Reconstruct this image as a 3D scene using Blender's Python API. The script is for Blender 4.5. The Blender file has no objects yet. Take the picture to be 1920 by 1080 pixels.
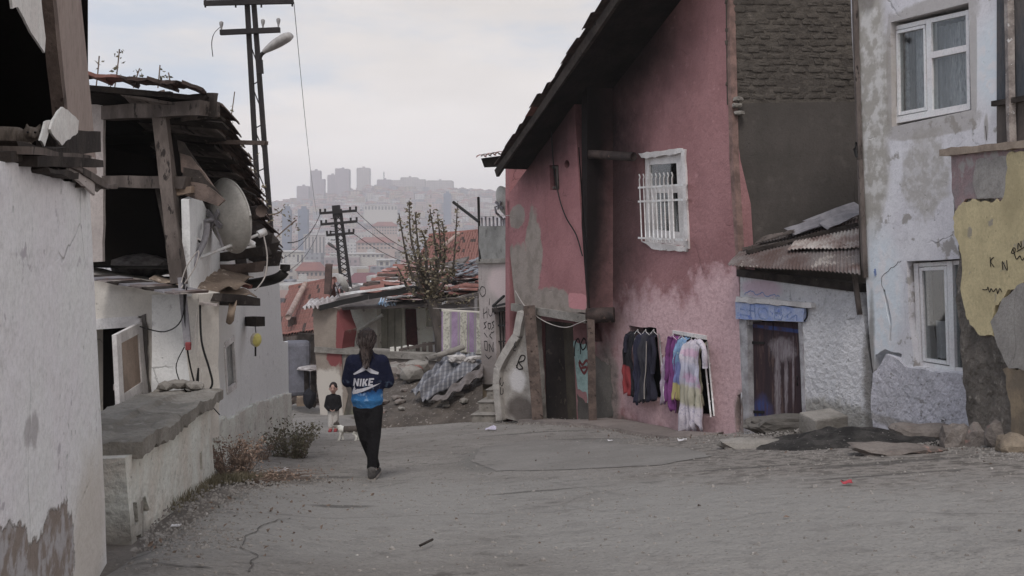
import bpy, bmesh, math, random
from mathutils import Vector, Matrix, noise
from mathutils.geometry import tessellate_polygon
random.seed(7)
R = math.radians
SC = bpy.context.scene
COL = SC.collection
# ------------------------------------------------------------------ camera, sky, sun, exposure
F = 1867.0; HY = 440.0            # focal length and eye level, in pixels of a 1920 wide frame
cam = bpy.data.objects.new('camera', bpy.data.cameras.new('camera')); COL.objects.link(cam)
cam.location = (0, 0, 0); cam.rotation_euler = (R(90), 0, 0)
cam.data.sensor_width = 36.0; cam.data.lens = 36.0 * F / 1920.0
cam.data.shift_y = (HY - 540.0) / 1920.0
cam.data.clip_start = 0.05; cam.data.clip_end = 9000
SC.camera = cam
SUN_EL, SUN_AZ = 54.0, 186.0      # degrees; azimuth from +Y clockwise (behind the camera)
world = bpy.data.worlds.new('World'); SC.world = world; world.use_nodes = True
def build_world():
    nt = world.node_tree; nt.nodes.clear(); N = nt.nodes.new; L = nt.links.new
    out = N('ShaderNodeOutputWorld'); bg = N('ShaderNodeBackground'); L(bg.outputs[0], out.inputs[0])
    sky = N('ShaderNodeTexSky'); sky.sky_type = 'NISHITA'; sky.sun_disc = False
    sky.sun_elevation = R(SUN_EL); sky.sun_rotation = R(SUN_AZ); sky.dust_density = 3.0
    tc = N('ShaderNodeTexCoord')
    mp = N('ShaderNodeMapping'); mp.inputs['Scale'].default_value = (1.6, 1.6, 5.5); mp.inputs['Location'].default_value = (0.33, 0.1, 0.35)
    L(tc.outputs['Generated'], mp.inputs[0])
    n1 = N('ShaderNodeTexNoise'); n1.inputs['Scale'].default_value = 1.25; n1.inputs['Detail'].default_value = 6; n1.inputs['Roughness'].default_value = 0.55
    L(mp.outputs[0], n1.inputs['Vector'])
    sep = N('ShaderNodeSeparateXYZ'); L(tc.outputs['Generated'], sep.inputs[0])
    def mth(op, a, b):
        n = N('ShaderNodeMath'); n.operation = op
        for i, q in enumerate((a, b)):
            if isinstance(q, (int, float)): n.inputs[i].default_value = q
            else: L(q, n.inputs[i])
        return n.outputs[0]
    zc = mth('MAXIMUM', sep.outputs['Z'], 0.0)
    # the cover thins towards the upper left
    v = mth('ADD', mth('ADD', mth('MULTIPLY', n1.outputs['Fac'], 1.5), mth('MULTIPLY', sep.outputs['X'], -0.45)), mth('MULTIPLY', zc, 0.9))
    cov = N('ShaderNodeMapRange'); cov.interpolation_type = 'SMOOTHSTEP'; L(v, cov.inputs[0]); cov.inputs[1].default_value = 0.98; cov.inputs[2].default_value = 1.22; cov.inputs[3].default_value = 1.0; cov.inputs[4].default_value = 0.0
    n2 = N('ShaderNodeTexNoise'); n2.inputs['Scale'].default_value = 2.6; n2.inputs['Detail'].default_value = 7
    L(mp.outputs[0], n2.inputs['Vector'])
    cr = N('ShaderNodeMapRange'); L(n2.outputs['Fac'], cr.inputs[0]); cr.inputs[1].default_value = 0.3; cr.inputs[2].default_value = 0.7
    cc = N('ShaderNodeMix'); cc.data_type = 'RGBA'; L(cr.outputs[0], cc.inputs[0])
    cc.inputs[6].default_value = (6.1, 5.75, 5.5, 1); cc.inputs[7].default_value = (7.4, 7.0, 6.75, 1)
    bl = N('ShaderNodeMix'); bl.data_type = 'RGBA'; bl.inputs[0].default_value = 0.75      # thin veil over the blue
    L(sky.outputs[0], bl.inputs[6]); bl.inputs[7].default_value = (5.4, 5.85, 6.6, 1)
    m2 = N('ShaderNodeMix'); m2.data_type = 'RGBA'; L(cov.outputs[0], m2.inputs[0])
    L(bl.outputs[2], m2.inputs[6]); L(cc.outputs[2], m2.inputs[7])
    # brighter towards the horizon all the way round
    glow = mth('ADD', 1.0, mth('MULTIPLY', HZ, mth('POWER', 2.718, mth('MULTIPLY', zc, -11.0))))
    m3 = N('ShaderNodeVectorMath'); m3.operation = 'SCALE'; L(m2.outputs[2], m3.inputs[0]); L(glow, m3.inputs['Scale'])
    L(m3.outputs[0], bg.inputs[0]); bg.inputs[1].default_value = 0.114
HZ = 0.75
build_world()
sun = bpy.data.objects.new('sun', bpy.data.lights.new('sun', 'SUN')); COL.objects.link(sun)
sun.data.energy = 1.5; sun.data.angle = R(22); sun.data.color = (1, 0.97, 0.94)
sun.rotation_euler = (R(90 - SUN_EL), 0, R(180 - SUN_AZ) )
SC.view_settings.view_transform = 'Standard'; SC.view_settings.look = 'None'
SC.view_settings.exposure = 0.0; SC.view_settings.gamma = 1.0
SC.render.engine = 'CYCLES'
SC.cycles.use_denoising = True; SC.cycles.max_bounces = 6; SC.cycles.diffuse_bounces = 3; SC.cycles.glossy_bounces = 2
SC.cycles.transparent_max_bounces = 8; SC.cycles.volume_bounces = 1; SC.cycles.sample_clamp_indirect = 4

# ------------------------------------------------------------------ helpers
def lin(c):
    c = c / 255.0
    return c / 12.92 if c <= 0.04045 else ((c + 0.055) / 1.055) ** 2.4
def A(r, g, b, k=0.50):            # picture colour -> base colour, k = light on that surface
    v = [lin(q) / k for q in (r, g, b)]; m = 0.3 * v[0] + 0.55 * v[1] + 0.15 * v[2]
    return tuple(min(0.8, m + (q - m) * SAT) for q in v)
SAT = 0.70
def P(px, py, d):
    return Vector(((px - 960.0) / F * d, d, (HY - py) / F * d))
def lerp(a, b, t): return a + (b - a) * t
def tab(t, x):
    if x <= t[0][0]: return t[0][1]
    for (x0, y0), (x1, y1) in zip(t, t[1:]):
        if x <= x1: return y0 + (y1 - y0) * (x - x0) / (x1 - x0)
    return t[-1][1]
def nz(x, y, z=0.0): return noise.noise(Vector((x, y, z)))
ZS = [(-12, -1.42), (0, -1.44), (3, -1.47), (4.5, -1.56), (6, -1.78), (9.9, -2.45), (14, -3.06), (20.5, -4.05), (24, -4.5), (30, -5.2),
      (45, -8.0), (60, -12), (120, -24), (250, -33), (500, -38), (800, -34), (1100, -19), (1300, 2), (1500, 36), (1700, 68), (2000, 70), (2450, 40)]
RS = [(-60, 3.0), (-12, 1.0), (-3.0, 0.25), (-0.3, 0.08), (0.4, 0.0), (1.5, 0.0), (5, 0.27), (7, 0.42), (12, 1.0), (40, 5)]
HA = [(-0.6, 0.1), (-0.36, 0.35), (-0.25, 0.62), (-0.19, 0.86), (-0.13, 1.04), (-0.05, 1.0), (0.0, 0.84), (0.1, 0.8), (0.6, 0.7)]
def zg(x, y):
    z = tab(ZS, y)
    if y < 60:
        w = 1.0 if y < 30 else (60 - y) / 30.0
        z += w * tab(RS, x + 0.25 * min(y, 24))
        if 9 < y < 19: z -= 0.17 * math.exp(-((x - 2.5) ** 2 + (y - 14.4) ** 2 * 0.6) / 1.3)
    if y > 1000 and z > -19:
        z = -19 + (z + 19) * tab(HA, x / y)
    if y > 200: z += 5 * nz(x * 0.004, y * 0.004, 3.1)
    return z
def ground_at(x, y): return Vector((x, y, zg(x, y)))
def gp(px, py):                     # ground point under a pixel
    d0 = 2.0
    while d0 < 60:
        p = P(px, py, d0)
        if p.z < zg(p.x, p.y) + 0.02: return p
        d0 += 0.02
    return p
WM = {}
def link(o, parent, M):
    COL.objects.link(o)
    if parent is not None:
        o.parent = parent; o.matrix_parent_inverse = WM[parent.name].inverted()
    o.matrix_basis = M; WM[o.name] = M.copy()
    return o
def thing(name, label, cat, loc, group=None, kind=None):
    o = bpy.data.objects.new(name, None); o.empty_display_size = 0.2
    link(o, None, Matrix.Translation(Vector(loc))); tag(o, label, cat, group, kind)
    return o
def tag(o, label=None, cat=None, group=None, kind=None):
    if label: o['label'] = label
    if cat: o['category'] = cat
    if group: o['group'] = group
    if kind: o['kind'] = kind
    return o
def obj(name, V, Fc, mt, parent=None, M=None, smooth=False):
    V = [Vector(v) for v in V]
    if M is None:
        c = sum(V, Vector()) / len(V); c.z = min(v.z for v in V)
        V = [v - c for v in V]; M = Matrix.Translation(c)
    me = bpy.data.meshes.new(name); me.from_pydata([tuple(v) for v in V], [], [tuple(f) for f in Fc])
    if smooth: me.polygons.foreach_set('use_smooth', [True] * len(me.polygons))
    if mt: me.materials.append(mt)
    me.update()
    return link(bpy.data.objects.new(name, me), parent, M)
def inst(name, me, parent, M): return link(bpy.data.objects.new(name, me), parent, M)

class Plane:                        # a vertical plane through two plan points, left one first as seen from the street
    def __init__(s, a, b):
        s.A = Vector((a[0], a[1], 0)); s.u = (Vector((b[0], b[1], 0)) - s.A); s.len = s.u.length; s.u.normalize()
        s.y = Vector((0, 0, 1)).cross(s.u)
        s.M = Matrix.Translation(s.A) @ Matrix((s.u, s.y, (0, 0, 1))).transposed().to_4x4()
    def at(s, px, py, o=0.0):
        r = Vector(((px - 960.0) / F, 1.0, (HY - py) / F)); Q = s.A - s.y * o
        p = r * (s.y.dot(Q) / s.y.dot(r))
        return ((p - s.A).dot(s.u), p.z)
    def W(s, u, v, o=0.0): return s.A + s.u * u - s.y * o + Vector((0, 0, v))
    def wp(s, px, py, o=0.0): return s.W(*s.at(px, py, o), o)
    def pts(s, L, o=0.0): return [s.at(x, y, o) for x, y in L]
    def ell(s, x0, y0, x1, y1):
        a = s.at(x0, y0); b = s.at(x1, y1)
        return ((a[0] + b[0]) / 2, (a[1] + b[1]) / 2, abs(a[0] - b[0]) / 2, abs(a[1] - b[1]) / 2)
def rough(poly, step=0.12, amp=0.015, seed=0.0, fixed=()):
    out = []; n = len(poly)
    for i in range(n):
        a = Vector(poly[i]); b = Vector(poly[(i + 1) % n]); l = (b - a).length
        k = max(1, int(l / step)); d = (b - a) / max(l, 1e-6); nn = Vector((-d.y, d.x))
        for j in range(k):
            p = a + (b - a) * (j / k)
            if i not in fixed:
                p = p + nn * amp * 2 * nz(p.x * 7.3 + seed, p.y * 7.1, seed) + nn * amp * nz(p.x * 23 + seed, p.y * 21, seed)
            out.append((p.x, p.y))
    return out
def slab(name, pl, poly, th, mt, parent, holes=(), o=0.0, cap=None):
    """front polygon at offset o, th thick going in. holes: (poly, depth or None for through)."""
    V = []; Fc = []
    def ring(pp, y):
        i0 = len(V)
        for u, v in pp: V.append((u, y, v))
        return list(range(i0, i0 + len(pp)))
    def tess(rings):
        idx = [i for r in rings for i in r]
        for t in tessellate_polygon([[Vector((V[i][0], V[i][2], 0)) for i in r] for r in rings]):
            Fc.append(tuple(idx[j] for j in t))
    def wallring(a, b):
        n = len(a)
        for i in range(n): Fc.append((a[i], a[(i + 1) % n], b[(i + 1) % n], b[i]))
    f = ring(poly, -o); bk = ring(poly, -o + th); hf = []; hb = []
    for hp, dep in holes:
        a = ring(hp, -o); b = ring(hp, -o + (th if dep is None else dep)); hf.append(a); wallring(a, b)
        if dep is None: hb.append(b)
        else: tess([b])
    tess([f] + hf); tess([bk] + hb); wallring(f, bk)
    return obj(name, V, Fc, mt, parent, pl.M)
def patch(name, pl, px, th, mt, parent, o=0.0, step=0.06, amp=0.02, seed=1.0):
    return slab(name, pl, rough(pl.pts(px), step, amp, seed), th + 0.02, mt, parent, o=o + th)
def prism(name, front, back, mt, parent):      # two world rings
    n = len(front); V = list(front) + list(back); Fc = [(i, (i + 1) % n, n + (i + 1) % n, n + i) for i in range(n)]
    Fc += [tuple(range(n)), tuple(range(2 * n - 1, n - 1, -1))]
    return obj(name, V, Fc, mt, parent)
def beam(name, p0, p1, w, h, mt, parent, up=(0, 0, 1), jag=0.0, cuts=4, seed=0):
    p0 = Vector(p0); p1 = Vector(p1); d = (p1 - p0).normalized(); up = Vector(up)
    if abs(d.dot(up)) > 0.95: up = Vector((0, 1, 0))
    s = d.cross(up).normalized(); t = s.cross(d).normalized(); V = []; Fc = []
    for i in range(cuts + 1):
        k = i / cuts
        for q, (a, b) in enumerate(((-1, -1), (1, -1), (1, 1), (-1, 1))):
            j = jag * nz(k * 3 + q * 5.1 + seed, seed * 1.7 + p0.x)
            e = d * (jag * 4 * nz(q * 3.3 + seed, p0.z * 9 + i) if i in (0, cuts) else 0)
            V.append(p0 + (p1 - p0) * k + s * (a * w / 2 + j) + t * (b * h / 2 + j) + e)
    for i in range(cuts):
        for q in range(4):
            Fc.append((i * 4 + q, i * 4 + (q + 1) % 4, i * 4 + 4 + (q + 1) % 4, i * 4 + 4 + q))
    Fc += [(3, 2, 1, 0), tuple(cuts * 4 + q for q in range(4))]
    o = obj(name, [(0, 0, 0)] * 0 or V, Fc, mt, parent)
    return o
def tubegeo(pts, r, n=6, V=None, Fc=None, cap=True):
    V = [] if V is None else V; Fc = [] if Fc is None else Fc
    pts = [Vector(p) for p in pts]; base = len(V); ref = Vector((0.13, 0.21, 0.97))
    for i, p in enumerate(pts):
        d = (pts[min(i + 1, len(pts) - 1)] - pts[max(i - 1, 0)]).normalized()
        if abs(d.dot(ref)) > 0.96: ref = Vector((0.9, 0.3, 0.1))
        a = d.cross(ref).normalized(); b = d.cross(a); rr = r[i] if isinstance(r, (list, tuple)) else r
        for k in range(n):
            t = 2 * math.pi * k / n; V.append(p + a * (math.cos(t) * rr) + b * (math.sin(t) * rr))
    for i in range(len(pts) - 1):
        for k in range(n):
            q = base + i * n; Fc.append((q + k, q + (k + 1) % n, q + n + (k + 1) % n, q + n + k))
    if cap:
        Fc.append(tuple(base + k for k in range(n))); e = base + (len(pts) - 1) * n; Fc.append(tuple(e + k for k in reversed(range(n))))
    return V, Fc
def tube(name, pts, r, mt, parent, n=6, smooth=True):
    V, Fc = tubegeo(pts, r, n); return obj(name, V, Fc, mt, parent, smooth=smooth)
def curvepts(pts, k=6):            # Catmull-Rom
    pts = [Vector(p) for p in pts]; out = []
    for i in range(len(pts) - 1):
        p0 = pts[max(i - 1, 0)]; p1 = pts[i]; p2 = pts[i + 1]; p3 = pts[min(i + 2, len(pts) - 1)]
        for j in range(k):
            t = j / k
            out.append(0.5 * ((2 * p1) + (p2 - p0) * t + (2 * p0 - 5 * p1 + 4 * p2 - p3) * t * t + (3 * p1 - p0 - 3 * p2 + p3) * t ** 3))
    return out + [pts[-1]]
def sag(a, b, s, k=14):
    a = Vector(a); b = Vector(b)
    return [a + (b - a) * (i / k) - Vector((0, 0, 4 * s * (i / k) * (1 - i / k))) for i in range(k + 1)]
def strokes(name, pl, lines, w, mt, parent, o=0.004, th=0.002, jit=0.0):
    """painted or scratched lines laid on a wall; lines are pixel polylines, each its own piece"""
    if len(lines) > 1:
        for L in lines: strokes(name, pl, [L], w, mt, parent, o, th, jit)
        return
    V = []; Fc = []
    for L in lines:
        q = [Vector(pl.at(x, y, o)) for x, y in L]
        if len(q) > 2: q = [Vector((p.x, p.y)) for p in curvepts([Vector((p.x, p.y, 0)) for p in q], 4)]
        if jit: q = [p + Vector((nz(p.x * 19, p.y * 19, 1), nz(p.x * 19, p.y * 19, 7))) * jit for p in q]
        b = len(V); n = len(q)
        for i, p in enumerate(q):
            d = (q[min(i + 1, n - 1)] - q[max(i - 1, 0)]).normalized(); m = Vector((-d.y, d.x)) * w / 2 * (0.75 + 0.5 * abs(nz(p.x * 30, p.y * 30)))
            for s in (m, -m): V.append((p.x + s.x, -o, p.y + s.y)); V.append((p.x + s.x, -o + th, p.y + s.y))
        for i in range(n - 1):
            k = b + i * 4
            Fc += [(k, k + 2, k + 6, k + 4), (k, k + 1, k + 5, k + 4), (k + 2, k + 3, k + 7, k + 6)]
    return obj(name, V, Fc, mt, parent, pl.M)
def grid(name, fn, nu, nv, mt, parent, smooth=True, solid=0.0):
    V = [fn(i / nu, j / nv) for j in range(nv + 1) for i in range(nu + 1)]
    Fc = [(j * (nu + 1) + i, j * (nu + 1) + i + 1, (j + 1) * (nu + 1) + i + 1, (j + 1) * (nu + 1) + i) for j in range(nv) for i in range(nu)]
    o = obj(name, V, Fc, mt, parent, smooth=smooth)
    if solid:
        m = o.modifiers.new('solid', 'SOLIDIFY'); m.thickness = solid; m.offset = 0
    return o
def corrugated(name, c00, c10, c11, c01, waves, amp, mt, parent, jag=0.0, bend=0.0, seed=0):
    c00, c10, c11, c01 = map(Vector, (c00, c10, c11, c01)); nn = (c10 - c00).cross(c01 - c00).normalized()
    def f(s, t):
        t2 = t + (jag * nz(s * 9 + seed, seed) if t < 0.01 or t > 0.99 else 0)
        p = (c00 * (1 - s) + c10 * s) * (1 - t2) + (c01 * (1 - s) + c11 * s) * t2
        return p + nn * (amp * math.sin(s * waves * 2 * math.pi) + bend * nz(s * 2 + seed, t * 2, seed))
    return grid(name, f, int(waves * 6), 6, mt, parent, solid=0.004)
def rock(name, p, sx, sy, sz, mt, parent, seed, sub=2, amp=0.25, flat=0.0, rz=None):
    bm = bmesh.new(); bmesh.ops.create_icosphere(bm, subdivisions=sub, radius=1.0)
    V = []; idx = {}
    a = seed * 2.399 if rz is None else rz; ca, sa = math.cos(a), math.sin(a)
    for v in bm.verts:
        q = v.co; m = max(abs(q.x), abs(q.y), abs(q.z)); q = q.lerp(q / m, flat)
        q = q * (1 + amp * nz(q.x * 1.3 + seed, q.y * 1.3, q.z * 1.3 + seed) + amp * 0.4 * nz(q.x * 4 + seed, q.y * 4, q.z * 4))
        x, y, z = q.x * sx, q.y * sy, q.z * sz
        idx[v] = len(V); V.append(Vector(p) + Vector((x * ca - y * sa, x * sa + y * ca, z)))
    Fc = [tuple(idx[v] for v in f.verts) for f in bm.faces]; bm.free()
    return obj(name, V, Fc, mt, parent)
def boxmesh(dims, bev=0.0):
    x, y, z = (d / 2 for d in dims); V = [(a * x, b * y, c * z) for c in (-1, 1) for b in (-1, 1) for a in (-1, 1)]
    return V, [(0, 2, 3, 1), (4, 5, 7, 6), (0, 1, 5, 4), (2, 6, 7, 3), (0, 4, 6, 2), (1, 3, 7, 5)]
def box(name, c, dims, mt, parent, rz=0.0, rx=0.0, ry=0.0, bev=0.0):
    V, Fc = boxmesh(dims); M = Matrix.Translation(Vector(c)) @ Matrix.Rotation(rz, 4, 'Z') @ Matrix.Rotation(rx, 4, 'X') @ Matrix.Rotation(ry, 4, 'Y')
    o = obj(name, V, Fc, mt, parent, M)
    if bev:
        m = o.modifiers.new('bevel', 'BEVEL'); m.width = bev; m.segments = 2
    return o
def capsules(name, caps, mt, parent, M, voxel=0.012, smooth=5):
    """tapered limbs grown together into one continuous skin"""
    V = []; Fc = []
    for c in caps:
        p0, r0, p1, r1 = Vector(c[0]), c[1], Vector(c[2]), c[3]
        r0 = r0 if isinstance(r0, tuple) else (r0, r0); r1 = r1 if isinstance(r1, tuple) else (r1, r1)
        d = p1 - p0; l = d.length; d = d.normalized() if l > 1e-6 else Vector((0, 0, 1))
        ref = Vector((0, 1, 0)) if abs(d.y) < 0.9 else Vector((0, 0, 1))
        a = ref.cross(d).normalized(); b = d.cross(a); n = 14; rings = []
        for k in range(5):
            t = math.pi / 2 * (1 - k / 4); rings.append((p0 - d * (math.sin(t) * min(r0)), math.cos(t), r0))
        for k in range(1, 5): rings.append((p0 + (p1 - p0) * (k / 5), 1.0, (lerp(r0[0], r1[0], k / 5), lerp(r0[1], r1[1], k / 5))))
        for k in range(5):
            t = math.pi / 2 * k / 4; rings.append((p1 + d * (math.sin(t) * min(r1)), math.cos(t), r1))
        base = len(V)
        for q, s, rr in rings:
            s = max(s, 0.02)
            for j in range(n):
                th = 2 * math.pi * j / n; V.append(q + a * (math.cos(th) * rr[0] * s) + b * (math.sin(th) * rr[1] * s))
        for i in range(len(rings) - 1):
            for j in range(n):
                q = base + i * n; Fc.append((q + j, q + (j + 1) % n, q + n + (j + 1) % n, q + n + j))
        Fc.append(tuple(base + j for j in reversed(range(n)))); e = base + (len(rings) - 1) * n; Fc.append(tuple(e + j for j in range(n)))
    o = obj(name, V, Fc, mt, parent, M)
    m = o.modifiers.new('skin', 'REMESH'); m.mode = 'VOXEL'; m.voxel_size = voxel; m.use_smooth_shade = True
    m = o.modifiers.new('smooth', 'SMOOTH'); m.iterations = smooth; m.factor = 0.5
    return o
def leaves(name, spots, mt, parent, size=0.05, narrow=0.5, seed=1):
    rr = random.Random(seed); V = []; Fc = []
    for p in spots:
        p = Vector(p); a = Vector((rr.uniform(-1, 1), rr.uniform(-1, 1), rr.uniform(-0.7, 0.7))).normalized()
        b = a.cross(Vector((rr.uniform(-1, 1), rr.uniform(-1, 1), rr.uniform(-1, 1)))).normalized(); s = size * rr.uniform(0.55, 1.3); k = len(V)
        c = a.cross(b) * s * 0.15
        V += [p, p + a * s * 0.5 + b * s * narrow * 0.5 + c, p + a * s, p + a * s * 0.5 - b * s * narrow * 0.5 + c]
        Fc += [(k, k + 1, k + 2), (k, k + 2, k + 3)]
    return obj(name, V, Fc, mt, parent)

def room(pl, u0, u1, z0, z1, dep, mt, parent, o=-0.1, name='room'):
    V = [(u, y, z) for y in (-o, -o + dep) for z in (z0, z1) for u in (u0, u1)]
    return obj(name, V, [(4, 5, 7, 6), (0, 1, 5, 4), (2, 6, 7, 3), (0, 4, 6, 2), (1, 3, 7, 5)], mt, parent, pl.M)

def room_w(fl, z0, z1, mt, parent, name='room'):
    """room with its open side between the first two plan points"""
    n = len(fl); V = [(p[0], p[1], z) for z in (z0, z1) for p in fl]
    return obj(name, V, [tuple(range(n)), tuple(range(n, 2 * n))] + [(i, (i + 1) % n, n + (i + 1) % n, n + i) for i in range(1, n)], mt, parent)

# ------------------------------------------------------------------ materials
def mat(name, c, c2=None, ns=1.5, c3=None, c3s=9.0, c3t=0.6, c3w=0.06, rough=0.92, bump=0.5, bs=22.0, bd=0.02, layers=(), metal=0.0, spec=0.15, stretch=(1, 1, 1), lumps=0.0, ls=9.0, age=0.0, streak=1.0, tex=1.0):
    m = bpy.data.materials.new(name); m.use_nodes = True; nt = m.node_tree; N = nt.nodes.new; L = nt.links.new
    b = nt.nodes['Principled BSDF']; b.inputs['Roughness'].default_value = rough; b.inputs['Metallic'].default_value = metal; b.inputs['Specular IOR Level'].default_value = spec
    tc = N('ShaderNodeTexCoord'); mp = N('ShaderNodeMapping'); mp.inputs['Scale'].default_value = stretch; L(tc.outputs['Object'], mp.inputs[0]); co = mp.outputs[0]; co0 = tc.outputs['Object']
    def noi(s, det=5, r=0.6, src=None):
        n = N('ShaderNodeTexNoise'); n.inputs['Scale'].default_value = s; n.inputs['Detail'].default_value = det; n.inputs['Roughness'].default_value = r
        L(src or co, n.inputs['Vector']); return n.outputs['Fac']
    def mr(v, a, bb, lo=0.0, hi=1.0):
        n = N('ShaderNodeMapRange'); n.interpolation_type = 'SMOOTHSTEP'; L(v, n.inputs[0])
        for i, q in enumerate((a, bb, lo, hi)): n.inputs[i + 1].default_value = q
        return n.outputs[0]
    def math_(op, a, bb):
        n = N('ShaderNodeMath'); n.operation = op
        for i, q in enumerate((a, bb)):
            if isinstance(q, (int, float)): n.inputs[i].default_value = q
            else: L(q, n.inputs[i])
        return n.outputs[0]
    def mix(f, x, y):
        n = N('ShaderNodeMix'); n.data_type = 'RGBA'
        for i, q in ((0, f), (6, x), (7, y)):
            if isinstance(q, (int, float)): n.inputs[i].default_value = q
            elif isinstance(q, tuple): n.inputs[i].default_value = (*q, 1)
            else: L(q, n.inputs[i])
        return n.outputs[2]
    if c2 is None: c2 = tuple(v * 0.72 for v in c)
    col = mix(mr(noi(ns, 6), 0.36, 0.64), c, c2)
    fine = noi(44, 3, 0.75); col = mix(mr(fine, 0.42, 0.68, 0.0, 0.34 * tex), col, tuple(v * 0.5 for v in c))
    col = mix(mr(noi(13, 6, 0.75), 0.5, 0.66, 0.0, 0.30 * tex), col, tuple(v * 0.52 for v in c)); col = mix(mr(noi(21, 5, 0.7), 0.56, 0.68, 0.0, 0.25 * tex), col, tuple(min(.85, v * 1.3) for v in c))
    if c3: col = mix(mr(noi(c3s, 5, 0.62), c3t, c3t + c3w), col, c3)
    hs = []
    if age:
        ms = N('ShaderNodeMapping'); ms.inputs['Scale'].default_value = (7, 7, 0.7); L(co0, ms.inputs[0])
        col = mix(mr(noi(1.0, 5, 0.6, ms.outputs[0]), 0.5, 0.72, 0.0, 0.28 * age * streak), col, tuple(v * 0.55 for v in c))          # rain streaks
        col = mix(mr(noi(5.5, 8, 0.72, co0), 0.54, 0.66, 0.0, 0.38 * age), col, tuple(v * 0.55 + 0.02 for v in c))            # grime
        sp = N('ShaderNodeTexVoronoi'); sp.inputs['Scale'].default_value = 13; sp.inputs['Randomness'].default_value = 1; L(co0, sp.inputs['Vector'])
        chip = math_('MULTIPLY', mr(sp.outputs['Distance'], 0.10, 0.16, 1.0, 0.0), mr(noi(2.2, 3, 0.5, co0), 0.52, 0.6))
        col = mix(math_('MULTIPLY', chip, 0.7 * age), col, tuple(v * 0.42 for v in c)); hs.append(math_('MULTIPLY', chip, -1.2 * age))
        wn = N('ShaderNodeTexNoise'); wn.inputs['Scale'].default_value = 2.5; wn.inputs['Detail'].default_value = 6; L(co0, wn.inputs['Vector'])
        wv = N('ShaderNodeMix'); wv.data_type = 'VECTOR'; wv.inputs[0].default_value = 0.22; L(co0, wv.inputs[4]); L(wn.outputs['Color'], wv.inputs[5])
        ve = N('ShaderNodeTexVoronoi'); ve.feature = 'DISTANCE_TO_EDGE'; ve.inputs['Scale'].default_value = 1.1; L(wv.outputs[1], ve.inputs['Vector'])
        hair = math_('MULTIPLY', mr(ve.outputs['Distance'], 0.001, 0.007, 1.0, 0.0), mr(noi(0.9, 3, 0.5, co0), 0.54, 0.66))
        col = mix(math_('MULTIPLY', hair, 0.75 * age), col, tuple(v * 0.3 for v in c)); hs.append(math_('MULTIPLY', hair, -1.5 * age))
    for ly in layers:
        w = noi(ly.get('ns', 4.0), 5, 0.65, co0); mask = None
        nsep = N('ShaderNodeSeparateXYZ'); L(co0, nsep.inputs[0])
        for cx, cz, rx, rz in ly['e']:
            dx = math_('DIVIDE', math_('SUBTRACT', nsep.outputs['X'], cx), rx); dz = math_('DIVIDE', math_('SUBTRACT', nsep.outputs[ly.get('ax', 'Z')], cz), rz)
            pw = ly.get('pw', 2.0)
            dd = math_('POWER', math_('ADD', math_('POWER', math_('ABSOLUTE', dx, 0), pw), math_('POWER', math_('ABSOLUTE', dz, 0), pw)), 1.0 / pw)
            dd = math_('ADD', dd, math_('MULTIPLY', math_('SUBTRACT', w, 0.5), ly.get('na', 1.0)))
            q = mr(dd, 1.0 - ly.get('soft', 0.15), 1.0 + ly.get('soft', 0.15), 1.0, 0.0)
            mask = q if mask is None else math_('MAXIMUM', mask, q)
        if 'k' in ly: mask = math_('MULTIPLY', mask, ly['k'])
        col = mix(mask, col, ly['c'])
        if ly.get('c2'): col = mix(math_('MULTIPLY', mask, mr(noi(ly.get('c2s', 6), 5), 0.45, 0.6)), col, ly['c2'])
        if ly.get('h'): hs.append(math_('MULTIPLY', mask, ly['h']))
    L(col, b.inputs['Base Color'])
    if bump:
        h = noi(bs, 7, 0.65)
        if lumps: h = math_('ADD', h, math_('MULTIPLY', noi(ls, 2, 0.5), lumps))
        for q in hs: h = math_('ADD', h, q)
        bn = N('ShaderNodeBump'); bn.inputs['Strength'].default_value = bump; bn.inputs['Distance'].default_value = bd; L(h, bn.inputs['Height']); L(bn.outputs[0], b.inputs['Normal'])
    return m
def glass_mat():
    m = bpy.data.materials.new('window_glass'); m.use_nodes = True; nt = m.node_tree; N = nt.nodes.new; L = nt.links.new
    out = nt.nodes['Material Output']; nt.nodes.remove(nt.nodes['Principled BSDF'])
    t = N('ShaderNodeBsdfTransparent'); t.inputs[0].default_value = (0.8, 0.82, 0.82, 1); g = N('ShaderNodeBsdfGlossy'); g.inputs['Roughness'].default_value = 0.03
    f = N('ShaderNodeLayerWeight'); f.inputs[0].default_value = 0.5; pw = N('ShaderNodeMath'); pw.operation = 'POWER'; L(f.outputs['Facing'], pw.inputs[0]); pw.inputs[1].default_value = 3.0; ma = N('ShaderNodeMath'); ma.operation = 'MULTIPLY_ADD'; L(pw.outputs[0], ma.inputs[0]); ma.inputs[1].default_value = 0.6; ma.inputs[2].default_value = 0.05; mx = N('ShaderNodeMixShader'); L(ma.outputs[0], mx.inputs[0]); L(t.outputs[0], mx.inputs[1]); L(g.outputs[0], mx.inputs[2]); L(mx.outputs[0], out.inputs[0])
    return m
GLASS = glass_mat()
DARK = mat('unlit_dark_interior', (0.018, 0.015, 0.013), bump=0)  # room linings near-black, the indoor darkness is put into the colour
BLACK = mat('black_steel', (0.02, 0.018, 0.017), bump=0.1, rough=0.6, spec=0.3)
WOOD = mat('grey_weathered_wood', A(84, 74, 69), A(58, 50, 46), ns=4, c3=A(38, 33, 31), c3s=14, c3t=0.58, stretch=(1, 1, 0.35), bump=0.5)
WOODB = mat('brown_timber', A(92, 76, 68), A(64, 53, 48), ns=5, c3=A(48, 38, 34), c3s=12, bump=0.5)
WOODD = mat('dark_wet_wood', A(52, 45, 41), A(34, 29, 27), ns=5, c3=A(76, 68, 62), c3s=8, c3t=0.66, bump=0.6)
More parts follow.
